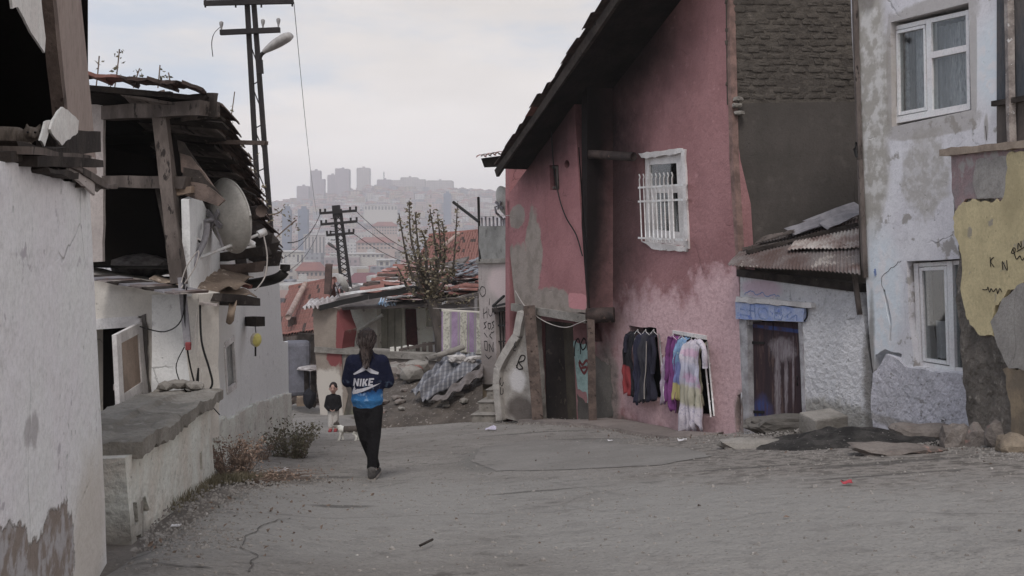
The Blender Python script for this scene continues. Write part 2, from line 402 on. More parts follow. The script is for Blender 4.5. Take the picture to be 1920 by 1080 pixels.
TILE = mat('clay_tile', A(142, 88, 76, .8), A(122, 78, 68, .8), ns=3, c3=A(90, 72, 66, .8), c3s=7, c3t=0.56, c3w=0.2, bump=0.4)
TILEK = mat('old_dark_tile', A(70, 54, 48), A(46, 38, 35), ns=4, c3=A(92, 62, 54), c3s=6, bump=0.5)
WHITEF = mat('white_window_paint', A(172, 166, 164), A(150, 144, 142), ns=3, c3=A(112, 100, 94), c3s=14, c3t=0.66, bump=0.3)
CONC = mat('grey_concrete', A(116, 110, 103), A(92, 87, 80), ns=2.5, c3=A(62, 58, 53), c3s=7, c3t=0.6, c3w=0.14, bump=0.7, bd=0.03)
CONCD = mat('dark_cement_render', A(80, 75, 70), A(64, 60, 56), ns=1.6, c3=A(92, 87, 80), c3s=5, c3t=0.58, c3w=0.2, bump=0.5)
CABLE = mat('cable_black', (0.02, 0.02, 0.02), bump=0, rough=0.6)
CABLEW = mat('cable_pale', A(140, 132, 126), bump=0, rough=0.7)
PAINTK = mat('black_spray_paint', (0.035, 0.03, 0.03), bump=0.2)
RUST = mat('rusty_tin', A(74, 55, 50), A(96, 88, 86), ns=2.2, c3=A(118, 110, 104), c3s=3.5, c3t=0.58, c3w=0.08, stretch=(1, 1, 1), bump=0.4, rough=0.75, spec=0.3)
GREYTIN = mat('grey_tin', A(112, 108, 112), A(80, 78, 84), ns=3, c3=A(92, 70, 62), c3s=6, bump=0.3, rough=0.6, spec=0.4)
DISH = mat('dish_grey_paint', A(138, 134, 128), A(120, 116, 110), ns=3, bump=0.1, rough=0.55, spec=0.35)
IRONW = mat('white_painted_iron', A(186, 180, 178), A(150, 142, 138), ns=9, bump=0.2, rough=0.6, spec=0.3)
PIPE = mat('burnt_stove_pipe', A(58, 46, 42), A(40, 33, 32), ns=6, c3=A(84, 62, 52), c3s=9, c3t=0.6, bump=0.3, rough=0.7)
tile_me = None
def tile_mesh(mt):
    V = []; Fc = []; n = 5; L_ = 0.40
    for e in (0, 1):
        for k in range(n + 1):
            t = math.pi * (k / n); rr = 0.105 if e == 0 else 0.095
            V.append((math.cos(t) * rr, e * L_, math.sin(t) * rr * 0.55)); V.append((math.cos(t) * (rr - 0.016), e * L_, math.sin(t) * (rr - 0.016) * 0.5))
    m = 2 * (n + 1)
    for k in range(n):
        a = 2 * k
        Fc += [(a, a + 2, m + a + 2, m + a), (a + 1, m + a + 1, m + a + 3, a + 3), (a, a + 1, a + 3, a + 2)]
    Fc += [(0, m, m + 1, 1), (2 * n, 2 * n + 1, m + 2 * n + 1, m + 2 * n)]
    me = bpy.data.meshes.new('roof_tile'); me.from_pydata(V, [], Fc); me.materials.append(mt); return me
TME = tile_mesh(TILE); TMEK = tile_mesh(TILEK)
def frame_m(o, x, y, z, s=1.0):
    M = Matrix((Vector(x).normalized(), Vector(y).normalized(), Vector(z).normalized())).transposed().to_4x4()
    return Matrix.Translation(Vector(o)) @ M @ Matrix.Scale(s, 4)
def tiles_on(c00, c10, c01, nu, nv, parent, me, jit=0.02, skip=0.0, seed=1, name='roof_tile', alt=None, altp=0.0):
    """nu columns from c00 to c10 (eave), nv rows up to c01"""
    rr = random.Random(seed); c00, c10, c01 = map(Vector, (c00, c10, c01)); eu = (c10 - c00) / nu; ev = (c01 - c00) / nv
    x = eu.normalized(); y = ev.normalized(); z = x.cross(y).normalized()
    if z.z < 0: z = -z; x = y.cross(z)
    sx = eu.length / 0.20; sy = ev.length / 0.36
    for j in range(nv):
        for i in range(nu):
            if rr.random() < skip: continue
            o = c00 + eu * (i + 0.5) + ev * j + z * (0.02 + rr.uniform(-jit, jit) * 0.5) + x * rr.uniform(-jit, jit) + y * rr.uniform(-jit, jit)
            t = rr.uniform(-1, 1) * jit * 3
            yy = (y + z * 0.10 + x * t).normalized(); xx = yy.cross(z).normalized(); zz = xx.cross(yy)
            M = Matrix.Translation(o) @ Matrix((xx * sx, yy * sy, zz)).transposed().to_4x4()
            inst(name, alt if alt and rr.random() < altp else me, parent, M)
# ------------------------------------------------------------------ ground, street
EARTH = mat('dry_earth', A(104, 96, 89, .58), A(86, 79, 72, .58), ns=0.8, c3=A(130, 122, 114, .7), c3s=16, c3t=0.62, bump=0.8, bd=0.03)
def street_mat():
    lay = [dict(c=A(101, 97, 92, .57), e=[(0.9, 11.6, 1.5, 1.6)], ax='Y', na=0.3, ns=1.4, soft=0.05, pw=5.0),
           dict(c=A(126, 122, 117, .57), e=[(-1.6, 7.2, 2.2, 2.4), (1.4, 6.0, 1.6, 1.8)], ax='Y', na=1.6, ns=0.9, soft=0.4, k=0.6),
           dict(c=A(116, 108, 101, .57), c2=A(84, 78, 72, .57), c2s=9, e=[(3.6, 9.2, 2.4, 2.6), (2.6, 12.2, 1.2, 1.2)], ax='Y', na=1.5, ns=1.3, soft=0.4, h=0.25),
           dict(c=A(70, 66, 62, .57), e=[(-1.25, 7.2, .22, .10), (-2.0, 6.1, .25, .10), (3.1, 8.0, .7, .10), (2.0, 8.5, .4, .07), (1.3, 9.6, .5, .08), (1.2, 13.4, .7, .12), (2.7, 7.2, .5, .06), (0.2, 7.9, .35, .05), (2.35, 12.9, .5, .16), (-2.0, 10.1, .5, .12), (0.5, 15.2, .8, .12)], ax='Y', na=1.8, ns=3.2, soft=0.5, k=0.75, h=-0.6)]
    m = mat('worn_concrete_road', A(122, 116, 110, .57), A(110, 104, 98, .57), ns=0.8, c3=A(86, 80, 75, .57), c3s=4.5, c3t=0.545, c3w=0.14, bump=1.0, bs=34, bd=0.03, layers=lay, lumps=1.5, ls=8)
    nt = m.node_tree; N = nt.nodes.new; L = nt.links.new; b = nt.nodes['Principled BSDF']
    tc = N('ShaderNodeTexCoord')
    src = b.inputs['Base Color'].links[0].from_socket
    nn = N('ShaderNodeTexNoise'); nn.inputs['Scale'].default_value = 1.6; nn.inputs['Detail'].default_value = 6; L(tc.outputs['Object'], nn.inputs['Vector'])
    va = N('ShaderNodeMix'); va.data_type = 'VECTOR'; va.inputs[0].default_value = 0.16; L(tc.outputs['Object'], va.inputs[4]); L(nn.outputs['Color'], va.inputs[5])
    vo = N('ShaderNodeTexVoronoi'); vo.feature = 'DISTANCE_TO_EDGE'; vo.inputs['Scale'].default_value = 0.42; L(va.outputs[1], vo.inputs['Vector'])
    mr = N('ShaderNodeMapRange'); mr.inputs[1].default_value = 0.002; mr.inputs[2].default_value = 0.010; mr.inputs[3].default_value = 1; mr.inputs[4].default_value = 0; L(vo.outputs['Distance'], mr.inputs[0])
    n2 = N('ShaderNodeTexNoise'); n2.inputs['Scale'].default_value = 0.5; n2.inputs['Detail'].default_value = 3; L(tc.outputs['Object'], n2.inputs['Vector'])
    m2 = N('ShaderNodeMapRange'); m2.inputs[1].default_value = 0.46; m2.inputs[2].default_value = 0.62; m2.inputs[3].default_value = 0.0; m2.inputs[4].default_value = 0.30; L(n2.outputs['Fac'], m2.inputs[0])
    mu = N('ShaderNodeMath'); mu.operation = 'MULTIPLY'; L(mr.outputs[0], mu.inputs[0]); L(m2.outputs[0], mu.inputs[1])
    mx = N('ShaderNodeMix'); mx.data_type = 'RGBA'; L(mu.outputs[0], mx.inputs[0]); L(src, mx.inputs[6]); mx.inputs[7].default_value = (*A(62, 58, 55, .57), 1)
    # scattered pale and dark grit
    v2 = N('ShaderNodeTexVoronoi'); v2.inputs['Scale'].default_value = 34; L(tc.outputs['Object'], v2.inputs['Vector'])
    m3 = N('ShaderNodeMapRange'); m3.inputs[1].default_value = 0.2; m3.inputs[2].default_value = 0.34; m3.inputs[3].default_value = 0.55; m3.inputs[4].default_value = 0; L(v2.outputs['Distance'], m3.inputs[0])
    mx2 = N('ShaderNodeMix'); mx2.data_type = 'RGBA'; L(m3.outputs[0], mx2.inputs[0]); L(mx.outputs[2], mx2.inputs[6])
    hs = N('ShaderNodeMix'); hs.data_type = 'RGBA'; L(v2.outputs['Color'], hs.inputs[0]); hs.inputs[6].default_value = (*A(70, 66, 62, .57), 1); hs.inputs[7].default_value = (*A(140, 134, 128, .57), 1)
    L(hs.outputs[2], mx2.inputs[7]); L(mx2.outputs[2], b.inputs['Base Color'])
    return m
STREET = street_mat()
SLE = [(-6, -1.2), (4.2, -0.75), (5, -0.5), (6, -0.42), (7, -0.3), (8, -0.2), (8.9, 0.1), (9.5, 0.5), (9.9, 0.75), (10.2, 0.1), (10.6, -0.25), (12, -0.3), (15, -0.1), (18, 0.3), (22, 0.5), (30, -0.6), (46, -2)]
SRE = [(-6, 8.5), (6, 7.2), (9, 6.2), (10.5, 5.9), (12, 6.0), (13.5, 5.8), (15, 5.35), (17, 4.75), (19, 4.35), (20.5, 3.7), (22, 2.7), (24, 2.1), (30, 1.9), (46, 2.0)]
def bumps(x, y): return 0.012 * nz(x * 0.9, y * 0.9) + 0.006 * nz(x * 3, y * 3) if y < 50 else 0
def make_ground():
    ys = [-12 + 0.5 * i for i in range(34)] + [5 + 0.25 * i for i in range(120)]; y = ys[-1]
    while y < 2450: y *= 1.055; ys.append(y)
    na = 150; V = []; Fc = []
    for y in ys:
        for i in range(na + 1):
            a = -1.0 + 2.0 * i / na; x = a * (max(y, 0) * (1.0 if y < 200 else 0.75) + 14); V.append((x, y, zg(x, y) - 0.03 + bumps(x, y)))
    for j in range(len(ys) - 1):
        for i in range(na): k = j * (na + 1) + i; Fc.append((k, k + 1, k + na + 2, k + na + 1))
    m = EARTH.copy(); m.name = 'hillside_earth'
    g = obj('ground', V, Fc, m, None, Matrix.Identity(4), smooth=True); g['kind'] = 'structure'
    nt = m.node_tree; N = nt.nodes.new; L = nt.links.new; b = nt.nodes['Principled BSDF']; src = b.inputs['Base Color'].links[0].from_socket
    tc = N('ShaderNodeTexCoord'); sp = N('ShaderNodeSeparateXYZ'); L(tc.outputs['Object'], sp.inputs[0])
    mr = N('ShaderNodeMapRange'); mr.inputs[1].default_value = 60; mr.inputs[2].default_value = 200; L(sp.outputs['Y'], mr.inputs[0])
    nn = N('ShaderNodeTexNoise'); nn.inputs['Scale'].default_value = 0.02; nn.inputs['Detail'].default_value = 8; L(tc.outputs['Object'], nn.inputs['Vector'])
    cr = N('ShaderNodeValToRGB'); L(nn.outputs['Fac'], cr.inputs[0]); cr.color_ramp.elements[0].color = (0.05, 0.055, 0.04, 1); cr.color_ramp.elements[1].color = (0.16, 0.13, 0.11, 1)
    cr.color_ramp.elements[0].position = 0.35; cr.color_ramp.elements[1].position = 0.65
    mx = N('ShaderNodeMix'); mx.data_type = 'RGBA'; L(mr.outputs[0], mx.inputs[0]); L(src, mx.inputs[6]); L(cr.outputs[0], mx.inputs[7]); L(mx.outputs[2], b.inputs['Base Color'])
    # street sheet with a broken lip
    V = []; Fc = []; ys = [-6 + 0.16 * i for i in range(320)]; n = 64
    for y in ys:
        s0 = tab(SLE, y) + 0.12 * nz(y * 1.7, 2.2) + 0.05 * nz(y * 6, 1.2); s1 = tab(SRE, y) + 0.16 * nz(y * 1.3, 7.7) + 0.05 * nz(y * 6, 4.2)
        for i in range(n + 1):
            s = s0 + (s1 - s0) * i / n; x = s - 0.25 * min(y, 24); e = 0.05 if i in (0, n) else 0.0
            V.append((x, y, zg(x, y) + 0.02 + bumps(x, y) - e))
    for j in range(len(ys) - 1):
        for i in range(n): k = j * (n + 1) + i; Fc.append((k, k + 1, k + n + 2, k + n + 1))
    s = obj('street', V, Fc, STREET, None, Matrix.Identity(4), smooth=True); s['kind'] = 'structure'
make_ground()
def sg(x, y): return zg(x, y) + 0.02 + bumps(x, y)

# ------------------------------------------------------------------ planes of the houses
PR3 = Plane((4.04, 11.8), (4.778, 8.8))
PR2 = Plane((3.15, 13.7), (4.19, 11.6))
PR1 = Plane((0.45, 19.7), (3.15, 13.7))
PBAY = Plane((-0.13, 19.8), (1.26, 16.7))
PRET = Plane((1.26, 16.7), (1.72, 16.9))
PGR = Plane((3.0, 13.95), (5.6, 13.95))
PY = Plane((4.135, 9.3), (4.24, 8.25))
PL1 = Plane((-1.1875, 2.0), (-1.83, 4.5))
PLF = Plane((-4.0, 9.6), (-2.97, 9.2))
PLS = Plane((-2.97, 9.2), (-4.1, 18.2))
PLD = Plane((-1.92, 5.06), (-2.72, 9.2))
def window(pl, q, dep, parent, bars, mt, glass=True, bw=0.05, th=0.05, name='window', curtain=None):
    """q: pixel corners TL,TR,BR,BL of the frame. bars: rects (s0,t0,s1,t1) in the unit square, t down"""
    C = [Vector(pl.at(x, y, -dep)) for x, y in q]
    def at(s, t): return (C[0] * (1 - s) + C[1] * s) * (1 - t) + (C[3] * (1 - s) + C[2] * s) * t
    w = None
    for i, (s0, t0, s1, t1) in enumerate(bars):
        r = [at(s0, t0), at(s1, t0), at(s1, t1), at(s0, t1)]
        o = slab('frame_bar' if w else name, pl, [(p.x, p.y) for p in r], th + 0.003 * (i % 3), mt, w or parent, o=-dep + 0.004 * (i % 4)); w = w or o
    if glass:
        r = [at(0.02, 0.02), at(0.98, 0.02), at(0.98, 0.98), at(0.02, 0.98)]
        slab('pane', pl, [(p.x, p.y) for p in r], 0.006, GLASS, w, o=-dep - 0.02)
    return w, at

# ------------------------------------------------------------------ pink house
E = PR1.ell
PINKA = A(132, 87, 88)
pink_layers = [dict(c=A(160, 126, 129), c2=A(150, 115, 118), c2s=15, e=[E(1150, 545, 1500, 900), E(1300, 505, 1480, 700), E(1160, 580, 1260, 640)], na=1.3, ns=3.0, soft=0.22, pw=4, h=0.4),
               dict(c=A(112, 84, 80), c2=A(92, 78, 72), e=[E(1060, 745, 1460, 900)], na=0.9, ns=2.5, soft=0.35, k=0.8, pw=4),
               dict(c=A(104, 92, 86), c2=A(78, 70, 66), e=[E(1112, 640, 1160, 830), E(1378, 735, 1400, 830)], na=1.2, ns=3, soft=0.3, k=0.9),
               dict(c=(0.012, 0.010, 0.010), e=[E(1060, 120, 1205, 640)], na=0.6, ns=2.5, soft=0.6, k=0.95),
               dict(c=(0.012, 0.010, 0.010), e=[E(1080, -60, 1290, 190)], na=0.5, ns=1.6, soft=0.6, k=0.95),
               dict(c=A(70, 46, 46), e=[E(1120, 290, 1220, 500)], na=1.6, ns=14, soft=0.5, k=0.55)]
PINK = mat('old_pink_plaster', PINKA, A(119, 76, 77), ns=0.9, c3=A(150, 104, 106), c3s=5, c3t=0.6, c3w=0.14, bump=0.55, bs=16, bd=0.03, layers=pink_layers, lumps=1.0, ls=6, age=.7)
E = PBAY.ell
bay_layers = [dict(c=A(112, 101, 93), c2=A(101, 91, 83), c2s=3, e=[E(940, 530, 1110, 640), E(940, 455, 1010, 600), E(985, 395, 1016, 560), E(955, 385, 985, 430)], na=1.0, ns=2.2, soft=0.08),
              dict(c=A(150, 92, 96), e=[E(1066, 548, 1100, 582)], na=0.4, ns=4, soft=0.05, pw=6),
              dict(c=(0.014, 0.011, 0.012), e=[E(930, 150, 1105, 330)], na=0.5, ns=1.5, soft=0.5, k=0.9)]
BAY = mat('pink_bay_plaster', A(132, 82, 84), A(118, 71, 73), ns=0.8, c3=A(110, 70, 70), c3s=4, c3t=0.62, bump=0.5, bs=14, bd=0.03, layers=bay_layers, lumps=1.0, ls=5, age=.7)
SOOT = mat('sooty_return_plaster', A(112, 74, 74), A(92, 62, 62), ns=2.5, c3=A(70, 50, 50), c3s=9, c3t=0.56, c3w=.2, bump=0.6, age=.6, layers=[dict(c=(0.012, 0.010, 0.010), e=[(-0.05, 0.9, 0.46, 2.6)], na=0.5, ns=3, soft=0.5, k=.98), dict(c=(0.012, 0.010, 0.010), e=[(0.3, 2.6, 0.9, 1.3)], na=0.5, ns=2, soft=0.5, k=.9)])
rA = PBAY.wp(936, 312, 0.55); rB = PBAY.wp(1152, -4, .55); ru = (rB - rA).normalized()
rB = rA + ru * ((rB - rA).length + 2.6); hy = Vector((PR1.y.x, PR1.y.y, 0))
def deck_z(p):
    dx, dy = p.x - rA.x, p.y - rA.y; a = (dx * hy.y - dy * hy.x) / (ru.x * hy.y - ru.y * hy.x); return rA.z + a * ru.z
def top_line(pl, u0, u1, n=6, dz=-.07): return [(lerp(u0, u1, i / n), deck_z(pl.W(lerp(u0, u1, i / n), 0, 0)) + dz) for i in range(n + 1)]
pink = thing('pink_house', 'tall pink plastered house with sooty wall, barred window and steep tiled roof', 'house', (2.2, 16.5, zg(2.0, 16.5)))
hU = PR1.pts([(1205, 287), (1281, 279), (1291, 463), (1207, 453)])
h1 = rough(PR1.pts([(1179, 611), (1231, 615), (1244, 752), (1180, 742)]), 0.15, 0.01, 3)
h2 = rough(PR1.pts([(1264, 622), (1326, 633), (1338, 783), (1268, 775)]), 0.15, 0.01, 5)
h3 = PR1.pts([(1098, 588), (1128, 592), (1130, 642), (1110, 640)])
hD = PR1.pts([(1012, 600), (1074, 606), (1082, 792), (1012, 792)])
ub = PR1.at(1105, 400)[0]; ue = PR1.at(1362, -60)[0]
outer = PR1.pts([(965, 560), (1105, 575)]) + top_line(PR1, ub, ue) + PR1.pts([(1366, 120), (1372, 300), (1384, 500), (1392, 690), (1396, 870), (980, 840)])
crk = [rough(PR1.pts([(1382, 740), (1391, 735), (1389, 790), (1384, 812), (1379, 790)]), 0.05, 0.02, 9)]
slab('front_wall', PR1, outer, 0.28, PINK, pink, holes=[(hU, None), (h1, None), (h2, None), (h3, 0.2), (hD, None)] + [(c, 0.09) for c in crk])
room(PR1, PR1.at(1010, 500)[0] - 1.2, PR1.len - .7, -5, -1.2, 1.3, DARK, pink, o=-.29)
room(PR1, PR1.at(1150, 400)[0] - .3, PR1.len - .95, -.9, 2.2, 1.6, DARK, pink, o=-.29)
# bay over the entrance
bo = top_line(PBAY, PBAY.at(948, 300)[0], PBAY.at(1077, 130)[0]) + PBAY.pts([(1083, 300), (1090, 420), (1098, 540), (1101, 588), (1040, 582), (966, 570), (957, 480), (950, 380)])
bh = PBAY.pts([(1030, 310), (1047, 309), (1049, 356), (1032, 356)]); bc = [PBAY.at(1063 + 5 * math.cos(t), 308 + 8 * math.sin(t)) for t in [k * 0.628 for k in range(10)]]
slab('bay_wall', PBAY, rough(bo, 0.2, 0.012, 2), 0.25, BAY, pink, holes=[(bh, 0.12), (bc, 0.2)])
bo2 = [PRET.at(1090, 590), PRET.at(1090, 150)]
slab('bay_return', PRET, [(0.0, PBAY.at(1101, 588)[1]), (0.62, PBAY.at(1101, 588)[1]), (0.62, deck_z(PRET.W(.62, 0)) - .07), (0.0, deck_z(PRET.W(0, 0)) - .07)], 0.2, SOOT, pink, o=0.002)
bz = PBAY.at(1101, 588)[1]
prism('bay_floor', [PBAY.W(PBAY.at(966, 572)[0] - 0.1, bz - 0.02, 0.05), PBAY.W(PBAY.len + 0.02, bz - 0.02, 0.05), PBAY.W(PBAY.len + 0.02, bz - 0.02, -0.9), PBAY.W(-0.1, bz - 0.02, -0.9)],
      [PBAY.W(PBAY.at(966, 572)[0] - 0.1, bz - 0.16, 0.05), PBAY.W(PBAY.len + 0.02, bz - 0.16, 0.05), PBAY.W(PBAY.len + 0.02, bz - 0.16, -0.9), PBAY.W(-0.1, bz - 0.16, -0.9)], CONC, pink)
w, at = window(PBAY, [(1031, 312), (1047, 311), (1048, 354), (1033, 354)], 0.05, pink, [(0, 0, 1, .1), (0, .9, 1, 1), (0, 0, .22, 1), (.78, 0, 1, 1)], WOOD, name='small_window')
# far end of the house (hidden side) and back
V = [PBAY.W(0, -5, 0), PBAY.W(0, 1.6, 0), PBAY.W(0, 4.4, -5), PBAY.W(0, -5, -5)]
obj('far_wall', V + [v + PBAY.u * 0.2 for v in V], [(0, 1, 2, 3), (4, 5, 6, 7), (0, 1, 5, 4), (1, 2, 6, 5), (2, 3, 7, 6)], BAY, pink)
# upper window and its grille
fw = [(0, 0, 1, .075), (0, .93, 1, 1), (0, 0, .16, 1), (.84, 0, 1, 1), (.16, .075, .84, .135), (.18, .38, .86, .45), (.2, .45, .28, .93), (.28, .86, .84, .93), (.62, .45, .68, .9)]
window(PR1, [(1206, 288), (1281, 280), (1290, 462), (1208, 452)], 0.05, pink, fw, WHITEF, th=0.07)
C = PR1.pts([(1201, 296), (1284, 288)])
cas = [[(1200, 288), (1281, 278), (1281, 288), (1205, 297)], [(1205, 452), (1290, 463), (1290, 472), (1230, 468)], [(1279, 280), (1287, 280), (1294, 466), (1287, 464)]]
for c in cas: slab('casing', PR1, rough(PR1.pts(c), 0.08, 0.01, 4), 0.06, WHITEF, pink, o=0.03)
gr = None
for i in range(11):
    x = 1199 + i * 7.6; a = PR1.wp(x, 336 - 0.4 * i, 0.16); b = PR1.wp(x + 4.5 if i < 9 else x + 5, 452 + 0.5 * i, 0.16)
    if i > 8: continue
    pts = [b, a, a + Vector((0, 0, 0.03)) + PR1.u * 0.02, a + Vector((0, 0, 0.08)) - PR1.u * 0.01]
    o = tube('window_grille' if gr is None else 'grille_bar', pts, 0.011, IRONW, gr or pink, 5); gr = gr or o
for y0, y1 in ((352, 346), (378, 374), (446, 450)):
    beam('grille_rail', PR1.wp(1197, y0, 0.16), PR1.wp(1287, y1, 0.16), 0.02, 0.03, IRONW, gr)
    beam('grille_rail', PR1.wp(1287, y1, 0.16), PR1.wp(1289, y1, -0.02), 0.02, 0.025, IRONW, gr)
# ground floor laundry windows: bars
for q in (((1236, 627), (1246, 752)), ((1319, 650), (1333, 782)), ((1326, 640), (1339, 780))):
    a = PR1.wp(*q[0], 0.10); b = PR1.wp(*q[1], 0.10); r = tube('window_bar', [a, b], 0.013, IRONW, pink, 6)
    for k in (0.12, 0.32, 0.55, 0.8): tube('bar_stay', [a.lerp(b, k), a.lerp(b, k) - PR1.u * 0.12 + PR1.y * 0.1], 0.01, IRONW, r, 5)
tube('window_bar', [PR1.wp(1189, 625, 0.06), PR1.wp(1191, 655, 0.06)], 0.02, IRONW, pink, 5)
slab('lintel_board', PR1, PR1.pts([(1263, 619), (1326, 629), (1326, 637), (1263, 625)]), 0.1, WHITEF, pink, o=0.02)
# entrance: doors, posts, painted jamb
DOORG = mat('grimy_brown_door', A(62, 54, 50), A(48, 42, 40), ns=1.5, c3=A(78, 68, 58), c3s=6, bump=0.2)
slab('door', PR1, PR1.pts([(1012, 600), (1047, 603), (1056, 792), (1014, 792)]), 0.05, DOORG, pink, o=-0.12)
d2 = slab('door', PR1, PR1.pts([(1048, 603), (1075, 606), (1083, 792), (1058, 792)]), 0.05, mat('olive_door', A(74, 66, 54), A(58, 52, 44), ns=2, bump=0.2), pink, o=-0.08)
patch('turquoise_paint', PR1, [(1076, 640), (1106, 648), (1112, 745), (1102, 756), (1100, 735), (1084, 730), (1080, 700)], 0.006, mat('turquoise_paint', A(120, 148, 144), A(98, 124, 120), ns=5, c3=A(96, 88, 82), c3s=9, c3t=0.62, bump=0.3), pink)
patch('bare_plaster', PR1, [(1112, 660), (1145, 690), (1150, 770), (1128, 800), (1112, 790)], 0.01, CONCD, pink, amp=0.04)
patch('bare_plaster', PR1, [(1083, 738), (1104, 762), (1110, 790), (1084, 790)], 0.008, CONCD, pink, amp=0.03)
REDP = mat('red_spray_paint', A(112, 48, 48), bump=0.2)
strokes('graffiti', PR1, [[(1077, 668), (1078, 645), (1084, 635), (1088, 650), (1088, 664)], [(1094, 634), (1089, 645), (1092, 656), (1098, 650), (1098, 638), (1094, 634)], [(1107, 630), (1101, 642), (1102, 658), (1107, 655), (1107, 646), (1102, 648)]], 0.035, PAINTK, pink, o=0.012)
strokes('graffiti', PR1, [[(1086, 676), (1092, 684), (1099, 676), (1103, 684), (1095, 700), (1086, 684), (1088, 678)], [(1090, 690), (1100, 688)]], 0.06, REDP, pink, o=0.012)
strokes('graffiti', PR1, [[(1076, 597), (1077, 604)], [(1085, 599), (1086, 606)]], 0.03, PAINTK, pink, o=0.012)
beam('porch_post', PBAY.wp(1105, 590, 0.0) + Vector((0.02, 0, 0)), P(1111, 792, 16.75), 0.13, 0.13, WOODB, pink, jag=0.012, cuts=8)
beam('porch_post', P(992, 574, 18.35), P(1009, 794, 18.2), 0.2, 0.16, WOODB, pink, jag=0.015, cuts=8)
tube('stove_pipe', [PRET.W(0.03, P(1090, 290, 16.75).z, 0.0), PRET.W(0.10, P(1090, 290, 16.75).z, 0.06), P(1188, 294, 16.0)], 0.075, PIPE, pink, 12)
tube('stove_pipe', [P(1100, 592, 16.7), P(1152, 590, 16.6)], 0.13, PIPE, pink, 12)
tube('drip_rod', [P(1085, 276, 16.7), P(1106, 590, 16.68)], 0.012, SOOT, pink, 5)
tube('wall_cable', curvepts([PBAY.wp(x, y, 0.05) for x, y in ((1032, 212), (1037, 300), (1046, 360), (1060, 405), (1080, 440), (1092, 480))]), 0.012, CABLE, pink, 5)
tube('loose_cable', curvepts([PBAY.wp(x, y, 0.06) for x, y in ((966, 545), (985, 575), (1020, 602), (1058, 614), (1085, 606), (1100, 600))]), 0.009, CABLEW, pink, 5)
# roof: steep slope falling away downhill, verge overhanging the street
ROOFW = mat('shade_dark_roof_boards', (0.012, 0.010, 0.009), (0.022, 0.018, 0.016), ns=3, bump=0.5)  # boards near-black, under-eave shade is put into the base colour
def roofp(t, inn, dz=0.0): return rA + (rB - rA) * t + hy * inn + Vector((0, 0, dz))
up_n = ru.cross(hy).normalized(); up_n = up_n if up_n.z > 0 else -up_n
prism('roof_deck', [roofp(0, 0.05), roofp(1, 0.05), roofp(1, 6.0), roofp(0, 6.0)], [roofp(0, 0.05) - up_n * .05, roofp(1, 0.05) - up_n * .05, roofp(1, 6) - up_n * .05, roofp(0, 6) - up_n * .05], ROOFW, pink)
beam('barge_board', roofp(-0.02, 0.0) - up_n * 0.06, roofp(1, 0.0) - up_n * 0.06, 0.05, 0.15, mat('weathered_barge_board', A(50, 43, 39), A(34, 29, 27), ns=5, c3=A(24, 21, 20), c3s=9, bump=0.5), pink, up=up_n, jag=0.02, cuts=30)
tiles_on(roofp(0, -0.1) + up_n * .03, roofp(0, 1.7) + up_n * .03, roofp(1, -0.1) + up_n * .03, 8, 24, pink, TMEK, jit=0.035, seed=4, alt=TME, altp=0.08)
el = (rA + hy * 0.2); bx_ = Vector((-0.9, 0.35, 0)).normalized()
prism('eave_box', [P(902, 297, 19.9), P(946, 291, 19.9), P(946, 312, 19.9), P(908, 314, 19.9)], [P(902, 297, 21.9), P(960, 291, 21.9), P(960, 312, 21.9), P(908, 314, 21.9)], ROOFW, pink)
for i in range(5):
    inst('roof_tile', TMEK if i % 2 else TME, pink, frame_m(P(903 + 9 * i, 295 - 1.5 * i, 19.8), (1, 0.1, 0), (-0.05, 1, 0.1), (0, -0.1, 1)))
# side wall of rough brick under cement, facing up the street
E = PGR.ell
GREY = mat('grey_cement_render', A(64, 58, 54), A(56, 51, 47), ns=1.2, c3=A(72, 66, 61), c3s=3.5, c3t=0.56, c3w=0.2, bump=0.35, bs=9, bd=0.03, layers=[dict(c=A(64, 58, 54), e=[E(1375, 190, 1390, 300)], na=0.8, ns=4, soft=0.3, k=0.8)], age=.6)
BRICKG = mat('mortar_smeared_brick', A(72, 65, 58), A(56, 50, 45), ns=2.5, c3=A(86, 78, 70), c3s=7, c3t=0.56, c3w=0.2, bump=0.9, bs=14, bd=0.05)
sw = slab('side_wall', PGR, PGR.pts([(1366, 194), (1640, 190), (1640, 640), (1388, 640), (1374, 300)]), 0.3, GREY, pink)
slab('brick_backing', PGR, PGR.pts([(1362, -40), (1640, -40), (1640, 192), (1364, 196)]), 0.3, BRICKG, pink, o=-0.012)
rr = random.Random(11); bk = {}
for j in range(17):
    for i in range(13):
        w_, h_ = rr.uniform(0.15, 0.185), rr.uniform(0.05, 0.075); key = (round(w_, 2), round(h_, 2))
        x, z = PGR.at(1372, 190)[0] + 0.19 * i + (0.09 if j % 2 else 0) + rr.uniform(-.03, .03), PGR.at(1372, 186)[1] + 0.04 + 0.094 * j + rr.uniform(-.012, .012)
        if x > PGR.at(1632, 100)[0] or rr.random() < 0.3: continue
        if key not in bk:
            n_ = 6; Vb = []; Fb = []
            for e, sc in ((0.0, 1.0), (-1.0, 0.9)):
                for k in range(8):
                    t = math.pi / 4 * (k + 0.5); cx = max(-1, min(1, 2.0 * math.cos(t))) * sc; cz = max(-1, min(1, 2.0 * math.sin(t))) * sc
                    Vb.append((cx * w_ / 2 * rr.uniform(.88, 1.08), e * rr.uniform(.004, .022), cz * h_ / 2 * rr.uniform(.8, 1.15)))
            Fb = [(k, (k + 1) % 8, 8 + (k + 1) % 8, 8 + k) for k in range(8)] + [tuple(range(8, 16))]
            me = bpy.data.meshes.new('brick'); me.from_pydata(Vb, [], Fb); me.materials.append(BRICKG); bk[key] = me
        inst('brick', bk[key], pink, PGR.M @ Matrix.Translation((x, 0.014, z)) @ Matrix.Rotation(rr.uniform(-.05, .05), 4, 'Y'))
